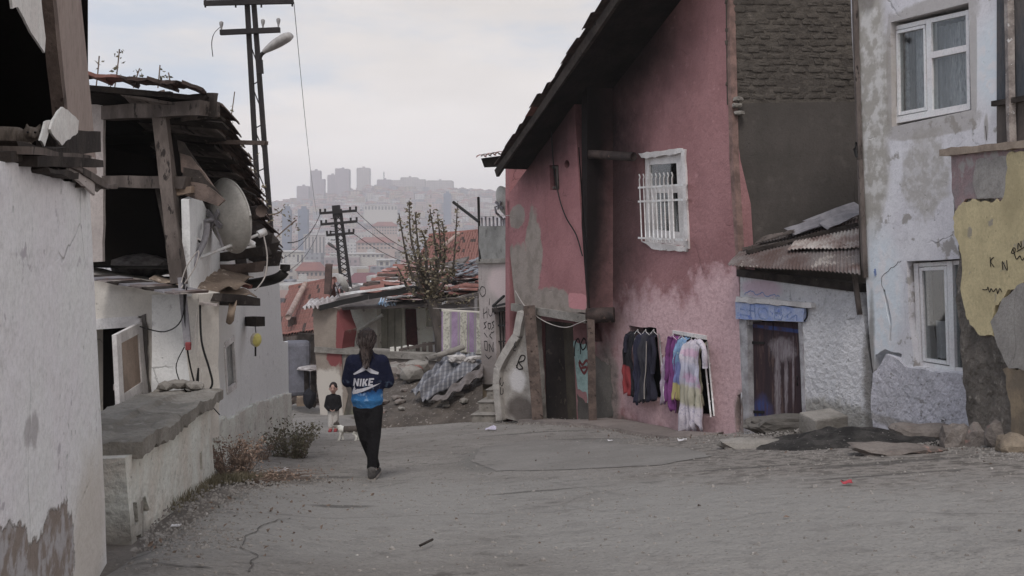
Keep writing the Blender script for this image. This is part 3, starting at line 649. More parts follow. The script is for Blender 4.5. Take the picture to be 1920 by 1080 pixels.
slab('corner_strip', PR1, PR1.pts([(1362, -20), (1368, -20), (1376, 300), (1388, 505), (1382, 505), (1369, 300)]), 0.1, mat('rusty_corner_bead', A(112, 84, 76), A(84, 64, 58), ns=6), pink, o=0.012)
for k, (x, y) in enumerate(((1384, 186), (1381, 198), (1386, 212))): rock('broken_brick', PGR.wp(x, y, 0.08), 0.07, 0.06, 0.035, CONC, pink, 3 + k, flat=0.7)
# pavement slab in front of the pink wall
APR = mat('pinkish_cement_apron', A(112, 101, 95, .58), A(98, 88, 83, .58), ns=1.2, c3=A(76, 70, 66, .58), c3s=3, c3t=0.62, bump=0.5)
def apron():
    pp = [(2.95, 13.9), (1.62, 17.0), (1.25, 17.0), (0.35, 18.8), (0.15, 18.7), (0.75, 17.1), (1.15, 16.2), (1.75, 15.0), (2.45, 13.8), (2.8, 13.45)]
    pp = rough(pp, 0.3, 0.05, 3); n = len(pp)
    V = [(x, y, zg(x, y) + 0.05 + 0.02 * nz(x, y)) for x, y in pp] + [(x - .02, y - .02, zg(x, y) - 0.05) for x, y in pp]
    f = [tuple(range(n))] + [(i, (i + 1) % n, n + (i + 1) % n, n + i) for i in range(n)]
    tag(obj('pavement', V, f, APR), kind='structure')
apron()

CRK = mat('road_crack', A(78, 74, 70, .7), A(92, 87, 83, .7), ns=9, bump=.3)
def road_crack(L_, w):
    q = curvepts([gp(x, y) for x, y in L_], 8); V = []; Fc = []
    for i, p in enumerate(q):
        d = (q[min(i + 1, len(q) - 1)] - q[max(i - 1, 0)]).normalized(); m = Vector((-d.y, d.x, 0)) * w * .6 * (.4 + 1.1 * abs(nz(p.x * 9, p.y * 9, 3))); p = p + Vector((.05 * nz(p.x * 6, p.y * 6, 1), .05 * nz(p.x * 6, p.y * 6, 5), 0))
        for v in (p + m, p - m): V.append((v.x, v.y, sg(v.x, v.y) + .005))
    Fc = [(2 * i, 2 * i + 1, 2 * i + 3, 2 * i + 2) for i in range(len(q) - 1)]; obj('crack', V, Fc, CRK, bpy.data.objects['street'])
for L_, w in (([(470, 1075), (475, 1050), (458, 1022), (475, 1000), (510, 980), (535, 972)], .010), ([(262, 1062), (300, 1058), (350, 1062), (400, 1066)], .012), ([(1140, 862), (1180, 864), (1230, 858), (1250, 850)], .012), ([(760, 905), (700, 915), (640, 918), (590, 926)], .010)): road_crack(L_, w)

# repair patches laid on the road
for k, (L_, c_) in enumerate((([(905, 838), (1000, 826), (1150, 832), (1290, 842), (1335, 856), (1240, 872), (1080, 880), (930, 884), (885, 866)], (110, 105, 100)),)):
    q = [gp(x, y) for x, y in L_]; q = rough([(p.x, p.y) for p in q], .12, .03, k + 2); n_ = len(q)
    bm = bmesh.new(); vs = [bm.verts.new((x, y, 0)) for x, y in q]; tri = tessellate_polygon([[Vector((x, y, 0)) for x, y in q]])
    for t in tri:
        try: bm.faces.new([vs[i] for i in t])
        except ValueError: pass
    for _ in range(5): bmesh.ops.subdivide_edges(bm, edges=[e for e in bm.edges if e.calc_length() > .2], cuts=1); bmesh.ops.triangulate(bm, faces=bm.faces[:])
    for v in bm.verts: v.co.z = sg(v.co.x, v.co.y) + .005
    me = bpy.data.meshes.new('road_patch'); bm.to_mesh(me); bm.free(); me.materials.append(mat('cement_patch', A(*c_, .57), A(*[v - 9 for v in c_], .57), ns=1.1, c3=A(88, 83, 79, .62), c3s=5, c3t=.6, c3w=.12, bump=.6, bs=30, bd=.02)); link(bpy.data.objects.new('road_patch', me), bpy.data.objects['street'], Matrix.Identity(4))
# ------------------------------------------------------------------ laundry on the pink house
def clothes_mat(name, c, layers=(), c3=None, c3s=9, c3t=.6):
    return mat(name, c, tuple(v * .75 for v in c), ns=4, c3=c3, c3s=c3s, c3t=c3t, bump=0.25, bs=60, bd=0.004, layers=layers, rough=0.95)
def garment(name, label, cat, pl, top, bot, o, mt, folds=3, depth=0.03, ragged=0.02, seed=0, group='clothes hung on the window bars of the pink house'):
    """cloth hanging from a top pixel edge to a bottom pixel polyline"""
    tp = [pl.wp(x, y, o) for x, y in top]; bp = [pl.wp(x, y, o) for x, y in bot]
    def along(L, s):
        k = s * (len(L) - 1); i = min(int(k), len(L) - 2); return L[i].lerp(L[i + 1], k - i)
    nn = -pl.y; H = (tp[0] - bp[0]).length; W = (tp[-1] - tp[0]).length
    def f(s, t):
        p = along(tp, s).lerp(along(bp, s), t)
        ph = folds * 2 * math.pi * (s + .10 * nz(s * 3 + seed, t * 1.2, seed + 2)) + 2.4 * nz(s * 1.5 + seed, t * 1.8, seed)
        p = p + nn * depth * 1.5 * ((0.25 + 0.75 * t) * math.sin(ph) * (.6 + .8 * abs(nz(s * 5 + seed, 3.3))) + 1.0 * nz(s * 4 + seed, t * 4 + seed) + .4 * nz(s * 11 + seed, t * 9)) + nn * 0.05 * math.sin(min(1, t * 5) * math.pi / 2)
        p = p + pl.u * (0.05 * nz(t * 2.2 + seed, s * .7, 4.4) + 0.02 * nz(t * 6 + seed, s * 2))
        if t > 0.99: p = p + Vector((0, 0, (ragged + .03) * nz(s * 7 + seed, 1.1)))
        if t < 0.01: p = p + Vector((0, 0, 0.05 * nz(s * 9 + seed, 2.1))) - nn * 0.06
        return p
    g = grid(name, f, 36, 28, mt, None, solid=0.006)
    return tag(g, label, cat, group)
NAVY = A(40, 40, 58); K = A(30, 29, 34)
def zsplit(pl, top, bot, frac_y):  # object-space z of a pixel row for a garment whose origin sits at its lowest point
    b = min(pl.at(x, y)[1] for x, y in bot); return pl.at(*frac_y)[1] - b
t_, b_ = [(1172, 624), (1190, 622)], [(1175, 736), (1182, 740), (1193, 744)]
garment('black_dress', 'black dress with red lower half, leftmost in the left laundry window', 'garment', PR1, t_, b_, 0.10,
        clothes_mat('black_and_red_jersey', K, [dict(c=A(112, 26, 30), e=[(-0.08, 0.15, 0.11, 0.34)], na=0.15, ns=6, soft=0.05, pw=6)]), folds=2, seed=1)
t_, b_ = [(1193, 626), (1207, 624)], [(1193, 752), (1203, 757)]
garment('navy_trousers', 'slim navy trousers hung beside the black and red dress', 'garment', PR1, t_, b_, 0.08, clothes_mat('navy_cotton', NAVY), folds=1.5, seed=3)
garment('charcoal_jacket', 'charcoal garment with a pale seam, in the middle of the left laundry window', 'garment', PR1, [(1204, 625), (1219, 624)], [(1205, 753), (1218, 754)], 0.11, clothes_mat('charcoal_fleece', A(48, 47, 54)), folds=2.0, seed=5)
tube('seam', curvepts([PR1.wp(x, y, 0.19) for x, y in ((1212, 640), (1211, 690), (1208, 720), (1208, 748))]), 0.008, CABLEW, bpy.data.objects['charcoal_jacket'], 5)
garment('navy_skirt', 'wide dark navy skirt, rightmost in the left laundry window', 'garment', PR1, [(1215, 627), (1226, 629)], [(1214, 750), (1224, 752), (1232, 750)], 0.09, clothes_mat('dark_navy_cloth', A(36, 35, 48)), folds=3, seed=7)
garment('mauve_scarf', 'thin pale mauve scarf tucked behind the purple dress', 'garment', PR1, [(1248, 668), (1254, 668)], [(1243, 756), (1249, 757)], 0.05, clothes_mat('pale_mauve_cloth', A(140, 124, 142)), folds=1, seed=9)
garment('purple_dress', 'long plain purple dress on the right laundry window', 'garment', PR1, [(1254, 630), (1269, 632)], [(1251, 756), (1258, 754), (1264, 770), (1273, 772)], 0.10, clothes_mat('purple_jersey', A(104, 42, 104)), folds=2, ragged=0.05, seed=11)
garment('blue_print_shirt', 'sky blue patterned shirt with mustard hem next to the purple dress', 'garment', PR1, [(1269, 633), (1287, 634)], [(1269, 748), (1279, 750), (1290, 748)], 0.08,
        clothes_mat('blue_print', A(92, 128, 164), [dict(c=A(140, 128, 66), e=[(0, 0.0, 0.3, 0.28)], na=0.3, soft=0.06, pw=6), dict(c=A(84, 92, 140), e=[(0.05, 0.42, 0.2, 0.16)], na=1.2, ns=9, soft=0.1)], c3=A(150, 168, 188), c3s=16, c3t=.58), folds=2, seed=13)
garment('floral_lace_dress', 'long white lace dress with faint coloured flowers trailing to the pavement', 'garment', PR1, [(1284, 640), (1298, 637), (1312, 644)], [(1276, 815), (1290, 808), (1300, 800), (1312, 802), (1322, 808)], 0.14,
        clothes_mat('white_floral_lace', A(158, 150, 160), [dict(c=A(132, 128, 92), e=[(-0.02, 0.66, 0.5, 0.14)], na=0.7, ns=3, soft=0.2, k=.7), dict(c=A(128, 130, 150), e=[(-0.1, 0.98, 0.3, 0.16)], na=0.8, ns=4, soft=0.3, k=.7), dict(c=A(158, 84, 130), e=[(-0.02, 0.92, 0.07, 0.07), (0.12, 0.86, 0.05, 0.1), (0.0, 1.28, 0.1, 0.06)], na=3.0, ns=26, soft=0.3, k=.4)], c3=A(128, 122, 140), c3s=22, c3t=.56), folds=4, depth=0.035, ragged=0.14, seed=15)
garment('olive_blouse', 'grey olive blouse half hidden behind the white lace dress', 'garment', PR1, [(1310, 642), (1318, 646)], [(1312, 758), (1321, 762)], 0.09, clothes_mat('olive_print', A(122, 120, 96), c3=A(150, 146, 140), c3s=18), folds=2, seed=17)

# ------------------------------------------------------------------ low shack with the maroon door
E = PR2.ell
SHW = mat('whitewashed_roughcast', A(168, 166, 169), A(154, 153, 157), age=.7, ns=1.0, c3=A(122, 120, 122), c3s=9, c3t=0.6, bump=0.85, bs=15, bd=0.045, lumps=1.0, ls=11,
          layers=[dict(c=A(156, 134, 146), e=[E(1392, 522, 1465, 560)], na=0.7, ns=4, soft=0.3),
                  dict(c=A(104, 100, 92), c2=A(128, 126, 122), e=[E(1480, 735, 1660, 850)], na=1.2, ns=4, soft=0.3, k=.85),
                  dict(c=A(92, 86, 78), e=[E(1618, 600, 1646, 800)], na=1.2, ns=6, soft=0.4, k=.8)])
shack = thing('shack', 'low white roughcast shack with maroon door and rusty corrugated roof', 'house', (3.7, 12.9, zg(3.7, 12.9)))
door_h = PR2.pts([(1402, 600), (1500, 604), (1509, 830), (1406, 830)])
slab('front_wall', PR2, rough(PR2.pts([(1387, 515), (1610, 545), (1618, 590), (1626, 640), (1636, 700), (1642, 860), (1390, 860)]), 0.2, 0.012, 6), 0.25, SHW, shack, holes=[(door_h, None)], o=0.0)
room(PR2, -.2, 2.0, -4, -1.0, .8, DARK, shack, o=-.26)
slab('wall_plate', PR2, PR2.pts([(1384, 505), (1612, 532), (1612, 548), (1384, 518)]), 0.2, WOODD, shack, o=0.03)
# door: vertical planks with old paint
DR = mat('maroon_paint_worn', A(58, 40, 42), A(42, 33, 38), ns=2.5, c3=A(70, 52, 48), c3s=8, c3t=.58, stretch=(3, 1, 0.35), bump=0.4, bs=18,
         layers=[dict(c=A(112, 104, 108), c2=A(74, 60, 64), c2s=18, e=[PR2.ell(1438, 632, 1482, 680), PR2.ell(1445, 650, 1456, 800), PR2.ell(1463, 650, 1470, 780), PR2.ell(1478, 640, 1482, 760)], na=1.1, ns=12, soft=0.35, k=.8),
                 dict(c=A(34, 56, 110), c2=A(60, 42, 54), c2s=5, e=[PR2.ell(1395, 606, 1510, 628), PR2.ell(1404, 740, 1440, 830)], na=0.9, ns=5, soft=0.35, k=.85)])
dl = None
for i in range(5):
    a = 1404 + i * 19.2; b = a + 18.4; k0 = 0.3
    o = slab('door' if dl is None else 'door_plank', PR2, PR2.pts([(a, 604), (b, 604.6), (b + 6, 822), (a + 3.5 + i * .5, 822)]), 0.04, DR, dl or shack, o=-0.07 + 0.004 * (i % 2)); dl = dl or o
tube('door_handle', [PR2.wp(1494, 706, -.02), PR2.wp(1494, 706, .03), PR2.wp(1495, 722, .03), PR2.wp(1495, 722, -.02)], .012, BLACK, dl, 6)
for y_ in (640, 770): slab('hinge', PR2, PR2.pts([(1404, y_), (1426, y_ + 1), (1426, y_ + 6), (1404, y_ + 5)]), .012, BLACK, dl, o=-.055)
beam('door_rail', PR2.wp(1404, 650, -0.12), PR2.wp(1505, 652, -0.12), 0.03, 0.08, DR, dl)
JAMB = mat('pale_jamb', A(132, 130, 134), A(104, 100, 102), ns=6, bump=.4)
slab('door_jamb', PR2, rough(PR2.pts([(1388, 600), (1402, 600), (1407, 826), (1397, 826)]), 0.15, 0.01, 4), 0.12, JAMB, shack, o=0.02)
slab('door_jamb', PR2, rough(PR2.pts([(1498, 604), (1505, 604), (1514, 820), (1508, 820)]), 0.15, 0.006, 8), 0.12, JAMB, shack, o=0.015)
SGN = mat('painted_lintel', A(104, 122, 168), A(130, 140, 166), ns=7, bump=.3, c3=A(76, 98, 158), c3s=12, c3t=.56)
lt = slab('lintel', PR2, rough(PR2.pts([(1384, 566), (1514, 578), (1511, 603), (1385, 598)]), 0.1, 0.006, 2), 0.1, SGN, shack, o=0.05)
slab('lintel_ledge', PR2, rough(PR2.pts([(1388, 556), (1530, 568), (1530, 577), (1386, 566)]), 0.1, 0.01, 3), 0.1, WHITEF, shack, o=0.07)
BLUEP = mat('blue_spray_paint', A(84, 104, 150), A(112, 126, 158), ns=9, bump=.2)
strokes('graffiti', PR2, [[(1406, 569), (1407, 596)], [(1414, 569), (1416, 596)], [(1404, 582), (1416, 583)], [(1424, 578), (1421, 586), (1426, 596), (1437, 597), (1440, 588), (1434, 578), (1424, 578)],
        [(1452, 575), (1452, 598)], [(1452, 576), (1463, 577), (1464, 586), (1453, 586), (1466, 590), (1465, 599), (1452, 598)], [(1388, 580), (1401, 581)], [(1470, 596), (1484, 584)], [(1388, 588), (1402, 592)], [(1478, 600), (1492, 592), (1494, 600)]], 0.022, BLUEP, lt, o=0.053, jit=.02)
strokes('graffiti', PR2, [[(1396, 552), (1410, 545), (1416, 553), (1428, 549), (1440, 556), (1452, 552), (1462, 557)]], 0.016, BLUEP, shack, o=0.004, jit=.03)
tube('cable', curvepts([PR2.wp(x, y, 0.03) for x, y in ((1510, 566), (1513, 580), (1513, 594), (1508, 602))], 4), 0.01, CABLE, shack, 5)
# roof
EL, ER, TR, TL = P(1364, 497, 13.35), P(1613, 514, 11.35), P(1608, 398, 13.85), P(1392, 466, 13.85)
corrugated('roof_sheet', EL, ER, TR, TL, 38, 0.011, RUST, shack, bend=0.02, seed=2)
corrugated('roof_sheet', EL.lerp(ER, .45).lerp(TL.lerp(TR, .45), .38) + Vector((0, 0, .05)), ER.lerp(TR, .33) + Vector((0, 0, .05)), ER.lerp(TR, .62) + Vector((0, 0, .06)), EL.lerp(ER, .5).lerp(TL.lerp(TR, .5), .6) + Vector((0, 0, .05)), 18, 0.011, mat('pale_peeling_tin', A(140, 132, 126), A(104, 84, 78), ns=4, c3=A(74, 55, 50), c3s=7, bump=.3), shack, jag=0.06, bend=0.02, seed=6)
def onroof(s, t, h=0.04): return (EL.lerp(ER, s)).lerp(TL.lerp(TR, s), t) + Vector((0, 0, h))
beam('batten', onroof(0.1, 0.5), onroof(1.0, 0.72), 0.06, 0.05, WOODD, shack, jag=.012)
beam('batten', onroof(0.05, 0.75), onroof(0.62, 0.62), 0.05, 0.03, WOOD, shack, jag=.015)
for k, (s0, t0, s1, t1, w_) in enumerate(((.42, .86, .72, .88, .28), (.62, .93, .98, .98, .3), (.72, .78, .98, .88, .2), (.15, .86, .45, .8, .16))):
    beam('loose_sheet', onroof(s0, t0, .08), onroof(s1, t1, .10), w_, 0.012, GREYTIN if k != 3 else WOOD, shack, up=(0, -.4, 1), jag=.03, cuts=6, seed=k)
beam('gutter_post', P(1600, 500, 11.75), P(1612, 590, 11.72), 0.05, 0.05, WOOD, shack)

# ------------------------------------------------------------------ white house on the right
E = PR3.ell
R3M = mat('peeling_whitewash', A(172, 167, 172), A(158, 154, 159), age=.8, tex=.7, ns=0.9, c3=A(122, 116, 112), c3s=3.2, c3t=0.585, c3w=0.05, bump=0.5, bs=12, bd=0.02, lumps=.8, ls=4,
          layers=[dict(c=A(128, 122, 114), c2=A(154, 150, 146), c2s=5, e=[E(1596, -40, 1668, 460)], na=1.2, ns=2.5, soft=0.25),
                  dict(c=A(130, 124, 118), c2=A(150, 146, 146), c2s=8, e=[E(1690, 255, 1780, 400)], na=1.6, ns=4, soft=0.2, k=.85),
                  dict(c=A(160, 166, 172), c2=A(168, 166, 168), e=[E(1610, 440, 1690, 690), E(1830, 40, 1895, 190)], na=0.9, ns=1.6, soft=0.4),
                  dict(c=A(118, 110, 102), e=[E(1664, 26, 1834, 40), E(1662, 34, 1680, 242), E(1668, 230, 1836, 244), E(1817, 22, 1832, 228)], na=0.5, ns=5, soft=0.1, pw=4, k=.6),
                  dict(c=A(96, 90, 84), e=[E(1598, 5, 1612, 60), E(1628, 560, 1640, 800), E(1612, -30, 1640, 20)], na=1.0, ns=6, soft=0.4, k=.8),
                  dict(c=A(120, 114, 108), e=[E(1845, 215, 1853, 262), E(1880, -20, 1894, 270)], na=0.8, ns=7, soft=0.3, k=.8)])
R3L = mat('white_roughcast_base', A(162, 158, 166), A(147, 144, 150), age=.6, ns=1.4, c3=A(116, 112, 112), c3s=10, c3t=0.6, bump=0.9, bs=14, bd=0.05, lumps=1.0, ls=9, layers=[dict(c=A(116, 108, 100), e=[E(1636, 770, 1830, 850)], na=1.3, ns=4, soft=.3, k=.7)])
white = thing('white_house', 'two storey white house with peeling paint and white framed windows', 'house', (4.3, 10.6, zg(4.3, 10.6)))
wu = PR3.pts([(1670, 42), (1816, 5), (1821, 206), (1672, 238)]); wl = rough(PR3.pts([(1700, 490), (1830, 482), (1830, 703), (1714, 686), (1704, 600)]), 0.2, 0.01, 6)
crack1 = [(1656, 545), (1659, 542), (1667, 575), (1672, 600), (1671, 640), (1667, 640), (1668, 610), (1662, 580)]
crack2 = [(1641, 665), (1660, 655), (1690, 664), (1690, 670), (1660, 664), (1650, 690), (1640, 740), (1636, 735)]
slab('front_wall', PR3, rough(PR3.pts([(1592, -60), (1894, -60), (1900, 420), (1904, 900), (1642, 880), (1637, 700), (1626, 560), (1608, 300), (1600, 100)]), 0.25, 0.012, 8), 0.3, R3M, white,
     holes=[(wu, None), (wl, None), (rough(PR3.pts(crack1), .05, .006, 2), 0.1), (rough(PR3.pts(crack2), .05, .008, 3), 0.12)])
patch('roughcast_base', PR3, [(1641, 700), (1665, 665), (1712, 690), (1830, 705), (1904, 720), (1904, 890), (1645, 870), (1637, 760)], 0.03, R3L, white, amp=0.02, step=.08)
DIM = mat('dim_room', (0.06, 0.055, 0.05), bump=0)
room(PR3, .1, 2.9, -3, 0.1, 1.6, DIM, white, o=-.31); room(PR3, .1, 2.9, .3, 3.4, 1.6, DIM, white, o=-.31)
PVC = mat('white_plastic_frame', A(180, 174, 174), A(170, 164, 164), ns=3, bump=.1, rough=.5, spec=.3)
fu = [(0, 0, 1, .045), (0, .935, 1, 1), (0, 0, .05, 1), (.965, 0, 1, 1), (.465, .045, .53, .935), (.53, .345, .965, .41), (.06, .055, .085, .925), (.085, .055, .455, .085), (.085, .89, .455, .925), (.43, .085, .455, .89)]
w1, a1 = window(PR3, [(1673, 50), (1818, 18), (1821, 205), (1676, 232)], 0.07, white, fu, PVC, th=.07)
fl = [(0, 0, 1, .035), (0, .945, 1, 1), (0, 0, .06, 1), (.46, 0, .53, 1), (.07, .045, .105, .935), (.41, .045, .445, .935), (.105, .045, .41, .075), (.105, .905, .41, .935), (.965, 0, 1, 1)]
w2, a2 = window(PR3, [(1714, 494), (1860, 484), (1862, 712), (1722, 688)], 0.08, white, fl, PVC, th=.07)
CURT = mat('net_curtain', A(120, 120, 124), A(94, 94, 98), ns=5, bump=.1, stretch=(6, 1, .4), layers=[dict(c=A(150, 148, 152), c2=A(104, 104, 108), c2s=30, e=[(0.02, .5, .05, .6)], na=1.6, ns=9, soft=.3)])
CURTL = mat('white_lace_curtain', A(150, 148, 152), A(128, 126, 130), ns=5, bump=.1)
def curtain(pl, at, s0, s1, t0, t1, dep, mt, parent, folds=6):
    def f(s, t):
        p = at(s0 + (s1 - s0) * s, t0 + (t1 - t0) * t); return pl.W(p.x, p.y, -dep - 0.03 * math.sin(s * folds * 6.28))
    return grid('curtain', f, folds * 10, 2, mt, parent)
curtain(PR3, a1, .24, .46, .08, .95, .15, CURT, white, 3); curtain(PR3, a1, .5, .97, .08, .95, .17, CURT, white, 6)
curtain(PR3, a1, .09, .16, .08, .95, .14, mat('dark_lace', A(70, 68, 68), A(120, 118, 118), ns=14, bump=0), white, 2)
curtain(PR3, a2, .30, .42, .05, .95, .18, CURT, white, 2); curtain(PR3, a2, .5, .97, .03, .95, .17, CURT, white, 8); curtain(PR3, a2, .14, .36, .55, .9, .2, CURTL, white, 2)
strokes('crack', PR3, [[(1690, 487), (1675, 500), (1656, 515), (1652, 530), (1660, 548)], [(1700, 690), (1702, 740), (1712, 790)], [(1848, 235), (1850, 262)]], 0.006, mat('crack_gap', (.07, .062, .058), bump=0), white, o=0.003, jit=.03)
strokes('blue_mark', PR3, [[(1640, 504), (1642, 516)], [(1639, 508), (1641, 518)]], 0.03, BLUEP, white, o=0.006)
beam('corner_board', PR3.wp(1601, -40, .03), PR3.wp(1612, 300, .03), 0.05, 0.06, WOOD, white, jag=.01, cuts=10)
beam('corner_board', PR3.wp(1612, 300, .03), PR3.wp(1622, 520, .03), 0.05, 0.06, WOOD, white, jag=.012, cuts=10)
beam('drain_pipe', PR3.wp(1891, -40, .05), PR3.wp(1897, 275, .05), 0.06, 0.06, mat('flaking_pipe', A(128, 118, 112), A(88, 78, 74), ns=8, c3=A(150, 146, 144), c3s=16), white, jag=.012, cuts=12)
tube('iron_ring', [PR3.wp(1606, 268, .05), PR3.wp(1603, 280, .09), PR3.wp(1607, 294, .05)], .02, BLACK, white, 6)
# dark boarded wall just beyond the drain pipe
bw = thing('boarded_wall', 'dark blue grey boarded wall at the right edge behind the yellow wall', 'wall', (4.95, 9.0, zg(4.95, 9)))
PBW = Plane((4.60, 9.45), (4.9, 8.4)); DB = mat('dark_blue_boards', A(56, 60, 66), A(72, 66, 64), ns=4, bump=.5, stretch=(1, 1, .3)); DB2 = mat('grey_brown_planks', A(74, 66, 62), A(58, 52, 50), ns=4, bump=.5, stretch=(1, 1, .3))
for i in range(6):
    slab('board', PBW, [(i * .2, -2.4), (i * .2 + .19, -2.4), (i * .2 + .19, 1.22), (i * .2, 1.22)], .03, DB2, bw, o=.004 * (i % 2))
    slab('board', PBW, [(i * .2, 1.26), (i * .2 + .19, 1.26), (i * .2 + .19, 3.0), (i * .2, 3.0)], .03, DB, bw, o=.004 * (i % 2))
beam('rail', PBW.W(0, 1.24, .04), PBW.W(1.2, 1.24, .04), .05, .05, WOODD, bw)

# ------------------------------------------------------------------ yellow wall stub
yel = thing('yellow_wall', 'broken wall end with yellow plaster, grey patches and a concrete cap', 'wall', (4.2, 8.9, zg(4.2, 8.9)))
RUB = mat('crumbling_rubble_core', A(98, 90, 82), A(72, 66, 60), age=.5, ns=3, c3=A(120, 112, 102), c3s=9, c3t=.56, c3w=.15, bump=1.0, bs=10, bd=.08, lumps=1, ls=9)
YEL = mat('yellow_plaster', A(164, 147, 100), A(150, 134, 90), age=.8, ns=1.5, c3=A(122, 112, 96), c3s=5, c3t=.62, bump=.3, bs=10, layers=[dict(c=A(120, 106, 70), e=[PY.ell(1880, 300, 1925, 420)], na=1, ns=3, soft=.4, k=.5)])
MAU = mat('mauve_grey_plaster', A(112, 100, 100), A(124, 94, 96), ns=4, c3=A(122, 116, 112), c3s=4, c3t=.54, c3w=.1, bump=.5)
GP = mat('grey_patch_plaster', A(126, 120, 114), A(112, 106, 100), ns=3, bump=.6, age=.6)
yo = [(1786, 292), (1930, 270), (1960, 270), (1960, 900), (1830, 870), (1816, 800), (1806, 700), (1800, 640), (1792, 560), (1800, 480), (1790, 400)]
slab('wall_core', PY, rough(PY.pts(yo), .08, .025, 5), .5, RUB, yel)
patch('mauve_plaster', PY, [(1787, 292), (1930, 270), (1920, 300), (1900, 380), (1882, 376), (1850, 372), (1815, 374), (1797, 395), (1788, 360)], .02, MAU, yel, amp=.008)
patch('grey_plaster', PY, [(1836, 300), (1898, 292), (1896, 330), (1888, 372), (1838, 374), (1830, 345)], .03, GP, yel, amp=.012)
patch('yellow_plaster', PY, [(1895, 290), (1960, 275), (1960, 515), (1922, 530), (1885, 560), (1865, 600), (1872, 634), (1845, 628), (1818, 600), (1808, 540), (1812, 480), (1795, 440), (1794, 410), (1812, 380), (1830, 374), (1885, 378), (1894, 340)], .035, YEL, yel, amp=.022, step=.035)
patch('grey_plaster', PY, [(1924, 532), (1960, 514), (1960, 700), (1900, 690), (1878, 650), (1866, 605), (1888, 560)], .04, GP, yel, amp=.01)
patch('yellow_plaster', PY, [(1886, 690), (1960, 690), (1960, 840), (1905, 820), (1900, 740)], .03, mat('stained_yellow_plaster', A(122, 104, 78), A(92, 80, 66), ns=3, bump=.4), yel, amp=.02)
yc = [PY.at(1775, 291), PY.at(1930, 262), PY.at(1930, 278), PY.at(1776, 300)]
CAP = mat('ochre_concrete_cap', A(132, 114, 96), A(110, 94, 80), ns=4, bump=.5)
slab('cap', PY, rough([PY.at(1774, 280), PY.at(1945, 262), PY.at(1945, 276), PY.at(1774, 293)], .1, .005, 2), .7, CAP, yel, o=.07)
for nm, LL in (('graffiti', [[(1856, 482), (1857, 500)], [(1863, 482), (1857, 490), (1864, 501)], [(1880, 506), (1879, 490), (1888, 507), (1887, 488)],
        [(1842, 543), (1850, 543), (1852, 538), (1855, 548), (1858, 541), (1862, 547), (1868, 541), (1870, 551), (1874, 541), (1878, 548)], [(1899, 466), (1896, 474), (1902, 474), (1903, 466), (1899, 466), (1903, 480), (1906, 486), (1912, 480), (1916, 488), (1921, 482)], [(1908, 468), (1909, 456), (1914, 464), (1914, 452)], [(1906, 472), (1922, 462)]]),):
    for q in LL: strokes(nm, PY, [q], .009, PAINTK, yel, o=.040)
STONE = mat('rubble_stone', A(112, 102, 95, .6), A(90, 80, 74, .6), ns=3, c3=A(128, 96, 86, .6), c3s=5, c3t=.6, bump=.8, bd=.03)
for k, (x, y, d, sx, sy, sz) in enumerate(((1838, 832, 8.9, .14, .2, .2), (1862, 810, 8.85, .1, .2, .13), (1850, 780, 8.9, .12, .18, .12), (1902, 838, 8.5, .12, .2, .1), (1880, 818, 8.6, .13, .2, .16))):
    rock('base_stone', P(x, y, d) + Vector((.06, .05, 0)), sx, sy, sz, STONE, yel, k + 2, amp=.35, flat=.3)

def sleeve(host, pts_, r, mt):
    c = curvepts([PR1.wp(x, y, o) for x, y, o in pts_], 5); n = len(c); t = tube('sleeve', c, [r * (1 - .3 * i / n) * (1 + .25 * nz(i * .6, r * 90)) for i in range(n)], mt, host, 8)
D_ = bpy.data.objects
sleeve(D_['black_dress'], ((1178, 628, .14), (1173, 640, .17), (1174, 660, .16)), .05, D_['navy_skirt'].data.materials[0])
sleeve(D_['purple_dress'], ((1257, 632, .16), (1252, 660, .18), (1251, 700, .18), (1249, 712, .17)), .045, D_['purple_dress'].data.materials[0])
sleeve(D_['floral_lace_dress'], ((1310, 640, .22), (1320, 655, .24), (1322, 690, .22)), .05, D_['floral_lace_dress'].data.materials[0])
sleeve(D_['navy_skirt'], ((1222, 630, .18), (1227, 660, .19), (1224, 700, .18)), .04, D_['navy_skirt'].data.materials[0])
for k, x in enumerate((1196, 1211, 1226, 1262, 1279, 1303)):
    a = PR1.wp(x, 622 if k < 3 else 631, .14); tube('hanger', [a + PR1.u * .1 - Vector((0, 0, .04)), a, a + Vector((0, 0, .04)), a - PR1.u * .1 - Vector((0, 0, .04))], .006, IRONW, D_[('navy_trousers', 'charcoal_jacket', 'navy_skirt', 'purple_dress', 'blue_print_shirt', 'floral_lace_dress')[k]], 4)
# ------------------------------------------------------------------ stones, ash and slabs by the right-hand houses
def stone_thing(name, label, px, py, sx, sy, sz, mt, seed, flat=.6, amp=.2, up=.3, rz=None, group=None):
    p = gp(px, py); o = rock(name, p + Vector((0, 0, sz * up)), sx, sy, sz * 1.25, mt, None, seed, sub=3, amp=amp + .12, flat=flat * .75, rz=rz); return tag(o, label, 'stone', group)
bl = box('concrete_block', gp(1550, 815) + Vector((0, .12, .10)), (.44, .32, .24), CONC, None, rz=.35, rx=.12, ry=-.06, bev=.02)
tag(bl, 'squared concrete block tilted beside the maroon door', 'block')
ks = rock('kerb_stone', gp(1425, 838) + Vector((0, 0, .0)), .42, .12, .09, CONC, None, 4, amp=.2, flat=.6, rz=-.15); tag(ks, 'long worn kerb stone at the foot of the pink house corner', 'kerb')
stone_thing('door_slab', 'flat sloping concrete slab leading up to the maroon door', 1470, 806, .5, .2, .09, CONCD, 7, up=.8, rz=.25)
stone_thing('flat_stone', 'flat pale slab lying in front of the black ash heap', 1690, 850, .36, .2, .05, STONE, 9, rz=-.1, amp=.35)
stone_thing('flat_stone', 'long flat slab against the white roughcast base', 1735, 825, .34, .16, .10, STONE, 13, rz=-.05)
